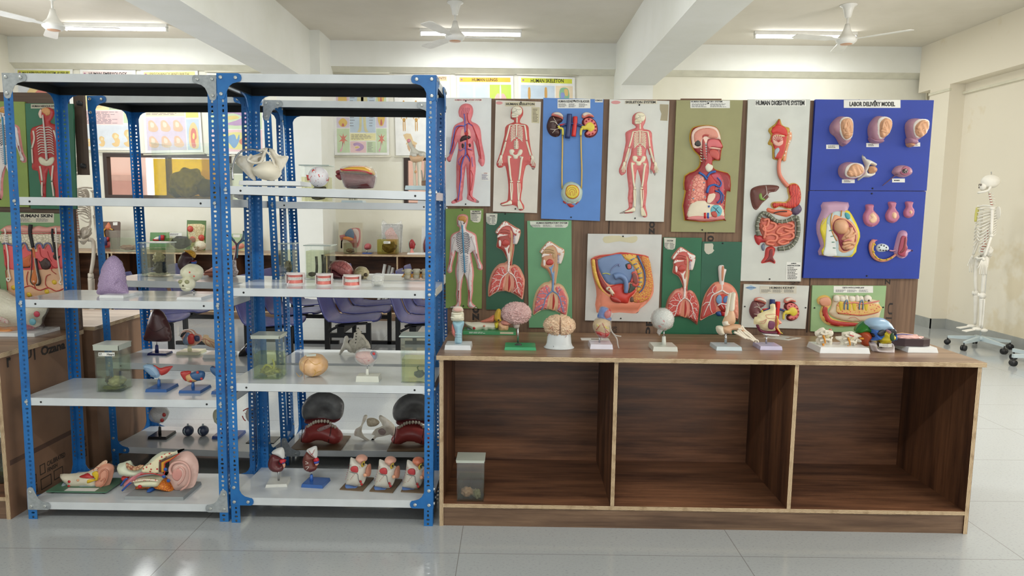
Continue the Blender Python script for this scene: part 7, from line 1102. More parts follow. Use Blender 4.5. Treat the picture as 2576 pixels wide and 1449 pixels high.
# foot skeleton model
T = stand('foot_joint_model', 'foot and ankle bone model on a steel rod over a pale blue base', 'anatomical model', 1802.5, 1866.5, 882.5, zT, .12, rz=Tt); slabbase(T, 873, (196, 212, 218)); rod(T, 'rod', 1825.5, 864, 836, .006, STEEL); LIG = C(206, 166, 132)
I2(T, 'shin_bone', W9("300,32 338,32 332,130 325,230 300,260 262,255 268,140 285,60"), C(222, 214, 194), .016); I2(T, 'calf_bone', W9("258,40 292,36 280,120 262,240 245,330 205,340 225,200 240,100"), C(226, 218, 198), .012); I2(T, 'ankle_ligament', W9("200,330 250,250 300,230 330,290 340,380 300,420 230,430 180,400"), LIG, .020)
I2(T, 'ankle_bone', W9("180,385 210,360 245,360 255,400 290,400 240,430 190,430"), C(222, 214, 198), .024); I2(T, 'heel_bone', W9("105,440 140,428 185,440 200,500 210,530 160,545 120,520 102,480"), C(216, 208, 188), .026); I2(T, 'instep', W9("170,450 230,425 320,410 400,420 440,460 480,520 420,520 340,490 290,490 300,530 250,530 190,510"), LIG, .026)
for i, st in enumerate(("400,425 440,480 500,525 545,570 575,600 570,630", "380,440 430,500 490,545 540,590 590,600 600,625", "360,460 410,520 460,560 520,595 545,610", "340,480 380,520 430,560 480,580", "300,495 350,520 400,550 440,575")): strands(T, 'toe_bone', [(W9(st), (.0062, .0042), .012 - i * -.004)], C(226, 218, 200), n=8)
strands(T, 'white_tendon', [(W9("350,455 380,460 405,465"), .003)], C(230, 226, 210), .026)
# nose section model
T = stand('nose_section_model', 'cream and maroon nose section model on a steel rod over a lilac base', 'anatomical model', 1912.5, 1968, 881, zT, .11, rz=Tt); slabbase(T, 871.5, (196, 190, 218)); rod(T, 'rod', 1927.5, 864, 842, .004, STEEL); CR = C(222, 210, 166)
I2(T, 'skull_section', W9("755,175 820,170 825,300 820,420 830,480 800,500 720,490 640,470 610,420 560,410 565,330 600,320 610,290 700,250 760,225"), CR, .028, n=2); I2(T, 'maroon_palate', W9("590,415 620,420 640,470 720,495 830,485 835,520 740,525 640,510 600,460"), C(110, 40, 66), .031); I2(T, 'teeth', W9("672,520 760,522 845,528 845,552 700,545 675,540"), WTE, .026); dome(T, 'sinus', W9("715,370 745,360 790,375 795,410 775,455 740,465 712,440"), .004, C(112, 52, 84), .0265); I2(T, 'nose', W9("825,300 850,340 890,380 885,405 850,420 855,450 880,500 875,530 850,500 815,440"), C(222, 140, 116), .026); I2(T, 'lip_muscle', W9("815,445 835,460 880,515 865,535 845,525 825,480"), C(190, 30, 30), .027); strands(T, 'yellow_edge', [(W9("822,300 828,400 815,440 850,490 882,515"), .002)], C(222, 200, 60), .027); strands(T, 'sinus_line', [(W9("680,290 740,280 800,285 795,330 700,325 680,290"), .001), (W9("610,370 650,365 690,340 660,390 620,385"), .001)], C(196, 110, 100), .0285)
T = stand('laminated_sheet', 'laminated white sheet with small brown pictures lying flat behind the lilac base', 'sheet', 1936, 2030, 857, zT, .16, rz=Tt); mb = MB(); w = T.w / 2; mb.add([(-w, .0, 0), (0, -.075, 0), (w, .0, 0), (0, .085, 0), (-w, .0, .0012), (0, -.075, .0012), (w, .0, .0012), (0, .085, .0012)], [(3, 2, 1, 0), (4, 5, 6, 7), (0, 1, 5, 4), (1, 2, 6, 5), (2, 3, 7, 6), (3, 0, 4, 7)]); mb.build('sheet', M((222, 222, 214), .15), T)
for x, y in ((-.05, .01), (.0, .045), (.05, .0), (.02, -.03)): mb = MB(); mb.blob((x, y, .0014), (.018, .008, .0012), 2, .4); mb.build('printed_picture', C(140, 110, 76), T)
# vertebrae on a base
T = stand('spine_model', 'two white vertebra groups with orange nerves on a long white base', 'anatomical model', 2064, 2187.5, 889.5, zT, .15, rz=Tt); slabbase(T, 875, WHITE, .006)
BW_ = M((222, 216, 200), .4, 'plain', (206, 198, 178), 8)
for gx, out in ((2075, "60,180 100,150 140,145 160,170 235,180 238,230 190,250 230,280 220,345 170,340 130,345 100,330 60,310 50,270 75,250 45,230 40,190"), (2130, "330,200 380,190 440,185 470,200 540,230 545,245 500,255 540,280 545,305 480,300 470,345 400,350 350,345 300,340 320,300 270,270 265,240 330,235")):
    dome(T, 'vertebra', WA(out), .020, BW_, two=True, n=2, nf=lambda a, b: .005 * math.sin(a * 330) * math.sin(b * 420)); q = WA(out); xs = [p[0] for p in q]; ys = [p[1] for p in q]; cx, cy = (min(xs) + max(xs)) / 2, (min(ys) + max(ys)) / 2
    strands(T, 'bone_process', [([(cx - 14, cy - 12), (cx - 4, cy - 8), (cx + 10, cy - 12)], .006), ([(cx - 16, cy + 8), (cx, cy + 4), (cx + 14, cy + 8)], .006), ([(cx - 20, cy - 2), (cx - 8, cy - 4)], .005), ([(cx - 2, cy - 18), (cx, cy - 6)], .005), ([(cx + 8, cy + 14), (cx + 16, cy - 2)], .0045)], BW_, .022); spots(T, 'disc', [(cx + 8, cy - 1)], .012, C(196, 186, 146), -.016, .5)
    strands(T, 'nerve_root', [([(cx - 8, cy - 6), (cx - 4, cy + 5), (cx - 3, cy + 14)], (.005, .003)), ([(cx - 8, cy + 14), (cx - 8, cy + 21)], .005)], C(214, 142, 40), .028)
strands(T, 'nerve_root', [(WA("495,250 535,255"), .005)], C(214, 142, 40), .028); strands(T, 'red_cord', [(WA("390,215 430,228"), .003), (WA("165,155 195,158"), .003)], C(206, 90, 90), .028)
# coloured skull
T = stand('skull_model', 'human skull model with bones painted green, pale blue, yellow, orange and white', 'skull', 2196, 2245, 888, zT, .13, rz=Tt); a = T.px(2199, 845)
SKB = lambda c: C(*c, .28)
I2(T, 'frontal_bone', WA("590,90 640,50 720,36 790,50 840,90 870,140 885,165 870,190 800,185 780,170 740,190 700,190 660,185 620,150 595,130"), SKB((150, 180, 206)), .058, off=-.01); I2(T, 'parietal_bone', WA("590,75 560,85 510,125 485,170 490,200 550,200 640,200 650,160 600,120"), SKB((40, 116, 36)), .055, off=.02); I2(T, 'temporal_bone', WA("520,180 560,165 610,180 640,220 630,280 600,290 610,330 580,345 545,320 530,270 515,220"), SKB((176, 74, 38)), .05, off=.01); I2(T, 'cheek_bone', WA("650,190 700,215 740,235 720,270 660,280 620,275 650,240"), SKB((50, 98, 176)), .055, off=-.02); I2(T, 'cheek_bone', WA("870,150 888,165 900,240 890,275 860,270 860,220 880,200"), SKB((60, 106, 186)), .04, off=-.03)
I2(T, 'orbit_rim', WA('645,150 720,140 790,150 870,140 892,165 900,235 890,280 840,300 700,270 650,240'), SKB((60, 106, 182)), .043, off=-.02); I2(T, 'upper_jaw', WA("735,190 770,170 810,175 850,200 890,220 885,270 840,290 860,310 780,320 725,315 730,290 700,260 740,235"), SKB((206, 186, 40)), .055, off=-.03); I2(T, 'nasal_bone', WA("780,160 800,158 810,185 790,200"), SKB((214, 160, 166)), .06, off=-.03); dome(T, 'nose_opening', WA("800,190 820,180 832,220 828,262 800,265 788,235"), .004, SKB((24, 70, 36)), .054, off=-.03)
dome(T, 'eye_socket', WA("672,190 705,158 742,155 755,180 735,215 705,222 682,214"), .003, SKB((34, 34, 40)), .042, off=-.02); dome(T, 'eye_socket', WA("812,160 850,148 880,165 884,205 850,215 820,200"), .003, SKB((34, 32, 38)), .032, off=-.03); I2(T, 'cheek_hollow', WA("620,200 655,190 660,230 640,245 622,225"), SKB((34, 28, 30)), .04, off=-.01); dome(T, 'mouth_gap', WA("690,285 735,300 740,350 700,345 680,310"), .003, SKB((40, 24, 28)), .03, off=-.01)
I2(T, 'lower_jaw', WA("600,285 640,310 655,290 690,310 700,360 740,360 830,350 870,310 880,350 878,420 860,432 780,425 700,410 660,395 640,350"), SKB((206, 196, 196)), .05, off=-.02)
mb = MB()
for row, y0 in ((0, 328), (1, 346)):
    for i in range(10): u, v = T.px(*WA("%d,%d" % (745 + i * 13, y0 + (abs(i - 5) < 4) * 2))[0], -.07); mb.blob((u, -.078 + abs(i - 6) * .002, v), (.0034, .004, .006), 1)
mb.build('teeth', WTE, T)
T = stand('palm_section_model', 'dark-sided tissue section model with pink top on a wide white base at the right end', 'anatomical model', 2285, 2359.5, 887.5, zT, .17, rz=Tt); slabbase(T, 875, WHITE, .006); mb = MB(); a, b = T.px(2337, 872, -.04), T.px(2337, 855, -.04); x0 = T.px(2240, 860, -.04)[0]
pr = [(x0, -.02), (x0 + .06, -.055), (a[0] - .04, -.062), (a[0], -.045), (a[0], .06), (x0 + .03, .065)]; mb.prism(pr, T.h, b[1] + .006, 'z'); mb.build('dark_side', M((62, 44, 48), .3), T, bevel=.002); mb = MB(); mb.blob(((x0 + a[0]) / 2, 0, b[1] + .006), (abs(a[0] - x0) * .42, .05, .012), 4, .25, 3); mb.build('pink_tissue', C(206, 156, 146), T); strands(T, 'nerve', [([(x0 + .02, b[1] + .016), (x0 + .07, b[1] + .021), (x0 + .12, b[1] + .017)], .003)], C(120, 120, 170), .01, uv=True); strands(T, 'yellow_nerve', [([(x0 + .03, b[1] + .014), (x0 + .08, b[1] + .022), (x0 + .14, b[1] + .014)], .002)], C(206, 160, 90), -.01, uv=True)
# jar inside the left bay
T = jar('tall taped glass jar with pale tissue, alone in the left bay of the cabinet', 1149, 1217, 1262, 1160, .106, .10, lev=1209, liq=(.74, .76, .66), lid='tape', drop=.008, g=glassy('dark_glass', (.95, .965, .95), .03), spec=lambda T, w, d, h: (lump((196, 150, 130), (.026, .02, .022), (-.018, -.01, .03), .4, 2.4)(T, w, d, h), lump((176, 150, 130), (.02, .02, .016), (.02, .0, .022), .5, 3)(T, w, d, h), lump((150, 140, 110), (.015, .015, .02), (.03, -.02, .025), .5, 3)(T, w, d, h)))
# ================================================================ LEFT CABINET
T = stand('wrapped_anatomy_model', 'large cream anatomical model wrapped in clear plastic on a white board, left cabinet', 'anatomical model', -60, 90, 847, .775, .20); mb = MB(); mb.box((-T.w / 2, -.10, 0), (T.w / 2, .10, .018)); mb.build('base_board', M(WHITE, .3), T, bevel=.002)
I2(T, 'upper_part', V(0, 540, 4.025)("-200,760 0,755 80,790 160,840 250,860 400,900 470,930 460,1000 420,1050 410,1120 300,1150 180,1130 0,1140 -200,1160"), C(222, 216, 190), .07, n=2); I2(T, 'orange_part', V(0, 540, 4.025)("-200,1110 0,1115 60,1140 180,1125 190,1185 0,1190 -200,1190"), C(222, 150, 90), .066, n=2); dome(T, 'pink_band', V(0, 540, 4.025)("-100,960 0,970 90,1010 170,1050 165,1085 60,1050 0,1035 -100,1030"), .004, M((214, 190, 180), .4, 'spots', (206, 90, 110), 80), .066); I2(T, 'red_muscle', V(0, 540, 4.025)("250,1030 300,1060 355,1110 340,1160 300,1150 250,1110"), C(190, 60, 86), .07); spots(T, 'red_disc', V(0, 540, 4.025)("372,1008"), .016, C(190, 64, 84), -.06, .35); spots(T, 'blue_part', V(0, 540, 4.025)("330,1085"), .018, C(110, 170, 186), -.062, .4); I2(T, 'plastic_wrap', V(0, 540, 4.025)("-200,740 0,745 90,775 260,850 470,915 480,990 430,1060 440,1150 560,1120 590,1140 380,1200 0,1195 -200,1200"), FILMT, .085, n=2)
T = jar('square glass jar with dark green fluid inside the left cabinet, cut by the photo edge', -30, 34, 1206, 1090, .106, .14, lev=1158, liq=(.48, .54, .28), lid='tape', drop=.02, spec=lump((70, 78, 44), (.05, .04, .03), (0, 0, .035), .4, 3), Y=3.2)
T = Thing('white_model_base', 'empty white model base lying on the second left cabinet', 'base', atZ(232, 772, .785)); mb = MB(); mb.box((-.15, -.08, 0), (.12, .10, .03)); mb.build('base_block', M(WHITE, .3), T, bevel=.002)
# ================================================================ SKELETONS ON ROLLING STANDS
def skeleton(label, loc, yaw, sc=1., yellow=True, base_col=(196, 210, 214), bc=(242, 238, 228)):
    T = Thing('skeleton_model', label, 'skeleton', loc, yaw); B_ = M(bc, .5); zo = .13 * sc
    def tb(name, items, m=B_, n=8):
        mb = MB()
        for pts, r in items:
            p = smooth(pts, 3, False) if len(pts) > 2 else pts; N_ = len(p); r0, r1 = [v * 1.3 for v in (r if isinstance(r, tuple) else (r, r))]; mb.tube([Vector(q) * sc for q in p], [(r0 + (r1 - r0) * i / (N_ - 1)) * sc for i in range(N_)], n)
        return mb.build(name, m, T)
    # x right, -y front
    mb = MB(); mb.blob((0, .01 * sc, 1.745 * sc), (.072 * sc, .092 * sc, .075 * sc), 4, .03, 3); mb.build('cranium', B_, T); mb = MB(); mb.blob((0, -.058 * sc, 1.69 * sc), (.05 * sc, .035 * sc, .045 * sc), 3, .08, 4); mb.build('face_bones', B_, T)
    tb('jaw', [([(.052, .0, 1.69), (.05, -.02, 1.645), (.02, -.085, 1.625), (-.02, -.085, 1.625), (-.05, -.02, 1.645), (-.052, 0, 1.69)], .011)]); mb = MB(); 
    for s in (-1, 1): mb.blob((s * .025 * sc, -.087 * sc, 1.708 * sc), (.016 * sc, .008 * sc, .014 * sc), 2)
    mb.blob((0, -.095 * sc, 1.68 * sc), (.008 * sc, .006 * sc, .012 * sc), 2); mb.build('eye_socket', C(110, 100, 90), T); tb('hook', [([(0, .01, 1.82), (.012, .01, 1.835), (0, .01, 1.85), (-.01, .01, 1.838)], .003)], STEEL)
    mb = MB()
    for i in range(24):
        z = 1.62 - i * .029; y = .03 + .03 * math.sin((i - 3) / 24 * 6.0) ; r_ = .012 + i * .0007; mb.lathe([(r_ * sc, -.010 * sc), (r_ * .85 * sc, 0), (r_ * sc, .010 * sc)], 12, (0, y * sc, z * sc)); mb.blob((0, (y + .03) * sc, (z - .004) * sc), (.006 * sc, .018 * sc, .006 * sc), 1)
    mb.build('spine', B_, T); mb = MB()
    for i in range(23): z = 1.62 - (i + .5) * .029; y = .03 + .03 * math.sin((i - 2.5) / 24 * 6.0); mb.lathe([((.010 + i * .0007) * sc, -.005 * sc), ((.010 + i * .0007) * sc, .005 * sc)], 10, (0, y * sc, z * sc))
    mb.build('discs', C(176, 100, 84), T)
    rb = []
    for i in range(12):
        z = 1.47 - i * .026; w_ = .075 + .065 * math.sin(min(i, 7) / 7 * 1.5); yb = .055; dz = .02 + i * .010; fr = i < 10
        for s in (-1, 1):
            p = [(s * .012, yb, z), (s * w_ * .75, yb + .02, z - .006), (s * w_, 0, z - dz * .6), (s * w_ * .72, -.07, z - dz * 1.3)]
            if fr: p.append((s * .018, -.095 + i * .002, z - dz * (1.45 if i < 6 else .9) + (.0 if i < 6 else -.0)))
            rb.append((p, .0052))
    tb('rib_cage', rb, n=6); tb('sternum', [([(0, -.088, 1.455), (0, -.098, 1.38), (0, -.100, 1.30)], (.016, .010))], C(206, 200, 110) if yellow else B_)
    for s in (-1, 1):
        tb('collar_bone', [([(s * .012, -.085, 1.465), (s * .08, -.06, 1.48), (s * .165, -.005, 1.475)], .007)]); mb = MB(); R_ = Matrix.Rotation(s * .3, 3, 'Z'); mb.blob((s * .115 * sc, .075 * sc, 1.40 * sc), (.045 * sc, .006 * sc, .07 * sc), 3, .1, 3, rot=R_); mb.build('shoulder_blade', B_, T)
        tb('upper_arm_bone', [([(s * .175, .0, 1.455), (s * .18, 0, 1.43)], (.024, .014)), ([(s * .18, 0, 1.44), (s * .185, .005, 1.30), (s * .19, .01, 1.17)], (.013, .011)), ([(s * .165, .01, 1.155), (s * .215, .01, 1.155)], .014)]); tb('forearm_bones', [([(s * .20, .01, 1.15), (s * .215, -.02, 1.03), (s * .205, -.04, .92)], (.010, .008)), ([(s * .18, .015, 1.16), (s * .175, -.01, 1.03), (s * .18, -.04, .92)], (.009, .007))])
        mb = MB(); mb.blob((s * .193 * sc, -.045 * sc, .895 * sc), (.022 * sc, .016 * sc, .02 * sc), 2, .3, 3); mb.build('wrist_bones', B_, T); tb('hand_bones', [([(s * .19, -.045 + (j - 2) * .008, .885), (s * .192, -.05 + (j - 2) * .015, .82), (s * .186, -.05 + (j - 2) * .019, .77 if j else .80), (s * .178, -.045 + (j - 2) * .021, .72 if j else .79)], (.0055, .0035)) for j in range(5)], n=6)
        mb = MB(); mb.blob((s * .085 * sc, .02 * sc, .975 * sc), (.055 * sc, .05 * sc, .075 * sc), 4, .25, 2, rot=Matrix.Rotation(s * .5, 3, 'Y'), f=lambda p: 1 if p.y > -.2 else .72); mb.build('hip_bone', B_, T)
        tb('pubic_bone', [([(s * .10, 0, .91), (s * .05, -.05, .89), (0, -.055, .90)], .011), ([(s * .09, .01, .90), (s * .055, .01, .855), (s * .02, -.045, .88)], .010)])
        tb('thigh_bone', [([(s * .10, .0, .90), (s * .15, .0, .875), (s * .14, -.012, .70), (s * .105, 0, .50)], (.020, .015)), ([(s * .08, 0, .485), (s * .13, 0, .485)], .026)]); mb = MB(); mb.blob((s * .10 * sc, -.035 * sc, .49 * sc), (.022 * sc, .012 * sc, .024 * sc), 2); mb.build('kneecap', B_, T)
        tb('shin_bones', [([(s * .105, 0, .455), (s * .10, 0, .44), (s * .095, .01, .25), (s * .095, .01, .10 + zo * .25)], (.026, .012)), ([(s * .135, .015, .45), (s * .13, .02, .28), (s * .12, .02, .12)], .007)]); z0 = .105
        mb = MB(); mb.blob((s * .10 * sc, .045 * sc, (z0 - .01) * sc), (.022 * sc, .04 * sc, .022 * sc), 3, .15, 3); mb.blob((s * .10 * sc, -.02 * sc, (z0 - .0) * sc), (.028 * sc, .05 * sc, .020 * sc), 3, .2, 3); mb.build('heel_and_ankle', B_, T); tb('foot_bones', [([(s * .10 + (j - 2) * .008, -.04, z0 - .005), (s * .105 + (j - 2) * .015, -.11, z0 - .022), (s * .11 + (j - 2) * .017, -.165 + abs(j - 1) * .008, z0 - .032)], (.0075, .005)) for j in range(5)], n=6)
    mb = MB(); mb.blob((0, .055 * sc, .93 * sc), (.04 * sc, .02 * sc, .06 * sc), 3, .2, 3); mb.build('sacrum', B_, T)
    for o in list(T.o.children): o.location.z += zo
    mb = MB(); mb.tube([(0, .045, .11), (0, .045, 1.05 * sc + zo)], .0095, 10); mb.build('pole', M((206, 208, 208), .3), T)
    mb = MB(); mb.lathe([(.045, .095), (.05, .10), (.045, .135), (.02, .14)], 20, (0, .045, 0)); mb.build('hub', M(base_col, .35), T)
    for k in range(5):
        a = k * 2 * math.pi / 5 + .5; R_ = TR((0, .045, 0)) @ RZ(a); mb = MB(); mb.add([R_ @ Vector(v) for v in ((.02, -.018, .085), (.30, -.011, .075), (.30, .011, .075), (.02, .018, .085), (.02, -.018, .135), (.30, -.011, .10), (.30, .011, .10), (.02, .018, .135))], [(0, 3, 2, 1), (4, 5, 6, 7), (0, 1, 5, 4), (1, 2, 6, 5), (2, 3, 7, 6), (3, 0, 4, 7)]); lg = mb.build('base_leg', M(base_col, .35), T)
        mb = MB(); Q = R_ @ Vector((.30, 0, 0)); 
        for s in (-1, 1): n0 = R_.to_3x3() @ Vector((0, s, 0)); mb.tube([Q + n0 * .004 + Vector((0, 0, .031)), Q + n0 * .022 + Vector((0, 0, .031))], .030, 14)
        mb.tube([Q + Vector((0, 0, .03)), Q + Vector((0, 0, .085))], .008, 8); mb.build('castor', C(28, 28, 30), lg)
    return T
skeleton('full white skeleton on a wheeled stand by the right wall, facing left, yellow breastbone', (4.98, 7.38, 0), math.radians(-108), .945)
skeleton('shade-darkened white skeleton hanging behind the left board, only its arm and hip in view', (-4.86, 7.8, 0), math.radians(42), 1., False, bc=(176, 166, 152))  # bone colour toned darker: the backlit shade is put into it
T = Thing('rolling_base', 'pale blue rolling base with a black castor at the right edge of the photo', 'stand', (5.07, 6.52, 0))
for k in range(5):
    a = k * 2 * math.pi / 5 + math.pi; R_ = RZ(a); mb = MB(); mb.box((.01, -.014, .08), (.30, .014, .115), mat=R_); lg = mb.build('base_leg', M((196, 210, 214), .35), T); mb = MB(); Q = R_ @ Vector((.29, 0, .031))
    for s in (-1, 1): n0 = R_.to_3x3() @ Vector((0, s, 0)); mb.tube([Q + n0 * .004, Q + n0 * .022], .030, 14)
    mb.tube([Q, Q + Vector((0, 0, .055))], .008, 8); mb.build('castor', C(28, 28, 30), lg)
mb = MB(); mb.tube([(0, 0, .08), (0, 0, 1.2)], .010, 10); mb.build('pole', M((206, 208, 208), .3), T)
# ================================================================ WALL CHARTS
CH = dict(w=(240, 240, 236), y=(230, 224, 130), g=(204, 222, 186), b=(198, 214, 228), p=(226, 202, 214), o=(236, 218, 188), l=(216, 206, 222), pk=(238, 206, 206), cr=(240, 234, 180), t=(222, 228, 236))
def chart(label, title, quad, head, tcol=(30, 30, 34), blocks=(), tb=None, bold=.02, string=True):
    (x0, y0), (x1, y1), (x2, y2), (x3, y3) = quad; cx = (x0 + x1 + x2 + x3) / 4; p = atY(cx, (y2 + y3) / 2, 9.405)
    T = Thing('wall_chart', label, 'poster', (p.x, 9.405, p.z)); 
    def Q(u, v): a = x0 + (x1 - x0) * u; b = y0 + (y1 - y0) * u; c = x3 + (x2 - x3) * u; d = y3 + (y2 - y3) * u; return (a + (c - a) * v, b + (d - b) * v)
    slab(T, 'sheet', [Q(0, 0), Q(1, 0), Q(1, 1), Q(0, 1)], .002, C(*CH['w'], .5)); off = -.002
    def blk(a, b, c, d, col, nm='printed_panel', e=.0006): return slab(T, nm, [Q(a, b), Q(c, b), Q(c, d), Q(a, d)], e, C(*(CH[col] if isinstance(col, str) else col), .5), off=off)
    hb = blk(.05, .022, .95, .078, head, 'title_band'); a, b = Q(.16 if tb is None else tb[0], .032), Q(.84 if tb is None else tb[1], .068); text(T, title, (a[0], a[1], b[0], b[1]), C(*tcol, .6), off=off - .0006, parent=hb, bold=bold)
    u = Q(.085, .05); slab(T, 'round_logo', [(u[0] + 2.6 * math.cos(k * .7), u[1] + 2.4 * math.sin(k * .7)) for k in range(9)], .0006, C(170, 110, 140, .5), off=off - .0006, parent=hb)
    for (a, b, c, d, col, kind) in blocks:
        o = blk(a, b, c, d, col); ff = off - .0006
        def X(st, s=1): return [Q(a + (c - a) * float(k.split(',')[0]), b + (d - b) * float(k.split(',')[1])) for k in st.split()]
        def sh(nm, st, col_, th=.0012, n=3): slab(T, nm, X(st), th, C(*[v * .68 + 78 for v in col_], .5), off=ff, n=n, parent=o)
        if kind == 'text': q, r = Q(a + .02, b + .012), Q(c - .02, d - .01); lines(T, (q[0], q[1], r[0], r[1]), max(3, int((d - b) * 60)), C(130, 120, 130, .6), off=ff, parent=o, th=.35)
        elif kind == 'body':
            for dx in (.0,): sh('printed_figure', ".44,.02 .56,.02 .57,.12 .54,.16 .66,.2 .72,.45 .76,.62 .70,.62 .63,.35 .62,.55 .64,.9 .72,.98 .56,.96 .51,.6 .47,.6 .44,.96 .28,.98 .36,.9 .38,.55 .37,.35 .30,.62 .24,.62 .28,.45 .34,.2 .46,.16 .43,.12", (206, 196, 130)); sh('printed_figure', ".46,.2 .54,.2 .54,.45 .46,.45", (180, 140, 80))
            q, r = X(".03,.1 .22,.9"); lines(T, (q[0], q[1], r[0], r[1]), 14, C(120, 120, 130, .6), off=ff, parent=o, th=.2); q, r = X(".78,.1 .97,.9"); lines(T, (q[0], q[1], r[0], r[1]), 14, C(120, 120, 130, .6), off=ff, parent=o, th=.2)
        elif kind == 'skel':
            for k in (0, .5):
                for st in (".22,.04 .28,.04 .29,.16 .26,.22 .24,.22 .21,.16", ".17,.27 .33,.27 .31,.5 .25,.54 .19,.5", ".19,.6 .31,.6 .29,.7 .21,.7", ".20,.7 .23,.7 .23,.98 .20,.98", ".27,.7 .30,.7 .30,.98 .27,.98", ".15,.28 .17,.28 .16,.6 .13,.6", ".33,.28 .35,.28 .37,.6 .34,.6"): slab(T, 'printed_bones', [(x + (X("0.5,0")[0][0] - X("0,0")[0][0]) * (k * 2 * .98), y) for x, y in X(st)], .0012, C(206, 160, 90, .5), off=ff, parent=o, n=2)
        elif kind == 'lungs':
            sh('printed_lung', ".45,.3 .3,.32 .15,.6 .12,.95 .4,.9 .46,.6", (226, 160, 150)); sh('printed_lung', ".55,.3 .7,.32 .85,.6 .88,.95 .6,.9 .54,.6", (226, 150, 140)); sh('printed_windpipe', ".47,.05 .53,.05 .53,.45 .47,.45", (206, 206, 214)); sh('printed_vessels', ".25,.55 .4,.5 .38,.75 .28,.8", (206, 90, 120)); sh('printed_vessels', ".62,.5 .75,.55 .72,.8 .62,.75", (120, 90, 190))
        elif kind == 'cell': sh('printed_figure', ".5,.12 .72,.2 .88,.5 .75,.8 .5,.9 .25,.8 .12,.5 .28,.2", (238, 196, 120)); sh('printed_figure', ".5,.26 .66,.33 .74,.5 .64,.68 .5,.74 .35,.68 .27,.5 .34,.33", (232, 180, 60)); sh('printed_figure', ".52,.42 .6,.46 .6,.56 .5,.58 .46,.5", (206, 150, 50), .0018)
        elif kind == 'embryo':
            for i, s in enumerate((.45, .6, .8, 1.)): cx_ = .1 + i * .25 + (.02 if i > 1 else 0); sh('printed_embryo', " ".join("%f,%f" % (cx_ + px_ * .11 * s, .95 + (py_ - 1) * .8 * s) for px_, py_ in ((0, .05), (.7, .2), (.6, .4), (.9, .6), (.6, .95), (-.3, 1), (-.9, .8), (-.2, .7), (-.4, .5), (-.8, .3), (-.6, .1))), (232, 184, 100)); sh('printed_embryo', " ".join("%f,%f" % (cx_ + px_ * .11 * s, .95 + (py_ - 1) * .8 * s) for px_, py_ in ((-.1, .15), (.4, .25), (.3, .4), (-.3, .4))), (244, 214, 150), .0018)
        elif kind == 'neuron':
            sh('printed_cell', ".5,.2 .58,.34 .85,.25 .62,.42 .9,.55 .6,.5 .62,.72 .52,.55 .4,.75 .42,.52 .12,.55 .38,.42 .15,.25 .42,.34", (206, 84, 60), n=2); sh('printed_axon', ".45,.6 .5,.6 .38,.9 .25,.97 .2,.9 .35,.8", (226, 150, 170), n=2)
        elif kind == 'ear':
            sh('printed_ear', ".15,.3 .5,.1 .85,.3 .9,.6 .6,.9 .3,.8 .2,.55", (226, 216, 110)); sh('printed_ear', ".25,.45 .45,.2 .5,.45 .55,.2 .55,.5 .45,.85 .35,.6", (84, 140, 196), .0018); sh('printed_spiral', ".55,.5 .65,.35 .8,.4 .82,.6 .7,.72 .58,.66", (200, 90, 60), .0018); sh('printed_spiral', ".6,.52 .67,.44 .75,.48 .74,.6 .66,.62", (120, 150, 90), .0024)
        elif kind == 'swirl': sh('printed_figure', ".2,.2 .5,.1 .8,.3 .85,.6 .6,.85 .3,.8 .5,.65 .62,.5 .45,.35 .25,.4", (166, 120, 176)); sh('printed_figure', ".3,.5 .5,.45 .55,.55 .35,.62", (222, 190, 80))
        elif kind == 'labour':
            for i in range(3):
                for j in range(2): sh('printed_figure', " ".join("%f,%f" % (.04 + i * .32 + px_ * .26, .08 + j * .48 + py_ * .36) for px_, py_ in ((.1, .1), (.5, .05), (.9, .5), (1, .8), (.7, 1), (.1, .9), (.05, .5))), (222, 170, 130)); sh('printed_figure', " ".join("%f,%f" % (.04 + i * .32 + px_ * .26, .08 + j * .48 + py_ * .36) for px_, py_ in ((.3, .2), (.6, .3), (.6, .6), (.3, .6))), (240, 206, 180), .0018)
        elif kind == 'organ': sh('printed_organ', ".2,.9 .15,.5 .3,.2 .6,.1 .85,.3 .9,.7 .8,.95", (226, 190, 110)); sh('printed_organ', ".35,.9 .3,.5 .45,.3 .7,.35 .75,.6 .6,.7 .65,.9", (206, 84, 70), .0018); sh('printed_organ', ".42,.6 .5,.45 .62,.5 .55,.65", (232, 206, 90), .0024)
        elif kind == 'joint': sh('printed_bone', ".2,.1 .5,.05 .6,.4 .75,.5 .7,.6 .45,.62 .3,.55 .35,.45", (216, 176, 110), n=2); sh('printed_bone', ".35,.62 .7,.62 .6,.95 .5,.7 .45,.95", (190, 140, 90), n=2)
        elif kind == 'head': sh('printed_skull', ".3,.1 .7,.1 .8,.4 .75,.6 .7,.65 .7,.85 .5,.9 .45,.65 .25,.6 .2,.35", (90, 160, 110)); sh('printed_skull', ".3,.3 .5,.3 .5,.5 .3,.5", (90, 110, 190), .0018); sh('printed_skull', ".5,.15 .7,.15 .72,.4 .55,.4", (206, 160, 60), .0018)
        elif kind == 'skin': sh('printed_skin', ".05,.3 .95,.3 .95,.6 .05,.6", (206, 110, 90), n=1); sh('printed_skin', ".05,.1 .95,.1 .95,.3 .05,.3", (120, 110, 190), n=1)
        elif kind == 'brainb': sh('printed_brain', ".5,.08 .7,.2 .85,.5 .7,.85 .5,.92 .3,.85 .15,.5 .3,.2", (220, 170, 50)); sh('printed_brain', ".45,.6 .55,.6 .6,.85 .4,.85", (180, 60, 50), .0018)
    for v in (0, 1):
        a, b = T.px(*Q(-.03, -.02 if v == 0 else 1.02)), T.px(*Q(1.03, -.02 if v == 0 else 1.02)); mb = MB(); mb.tube([(a[0], -.006, a[1]), (b[0], -.006, b[1])], .011, 8); mb.build('hanging_rod' if v == 0 else 'bottom_rod', M((224, 220, 202), .5), T)
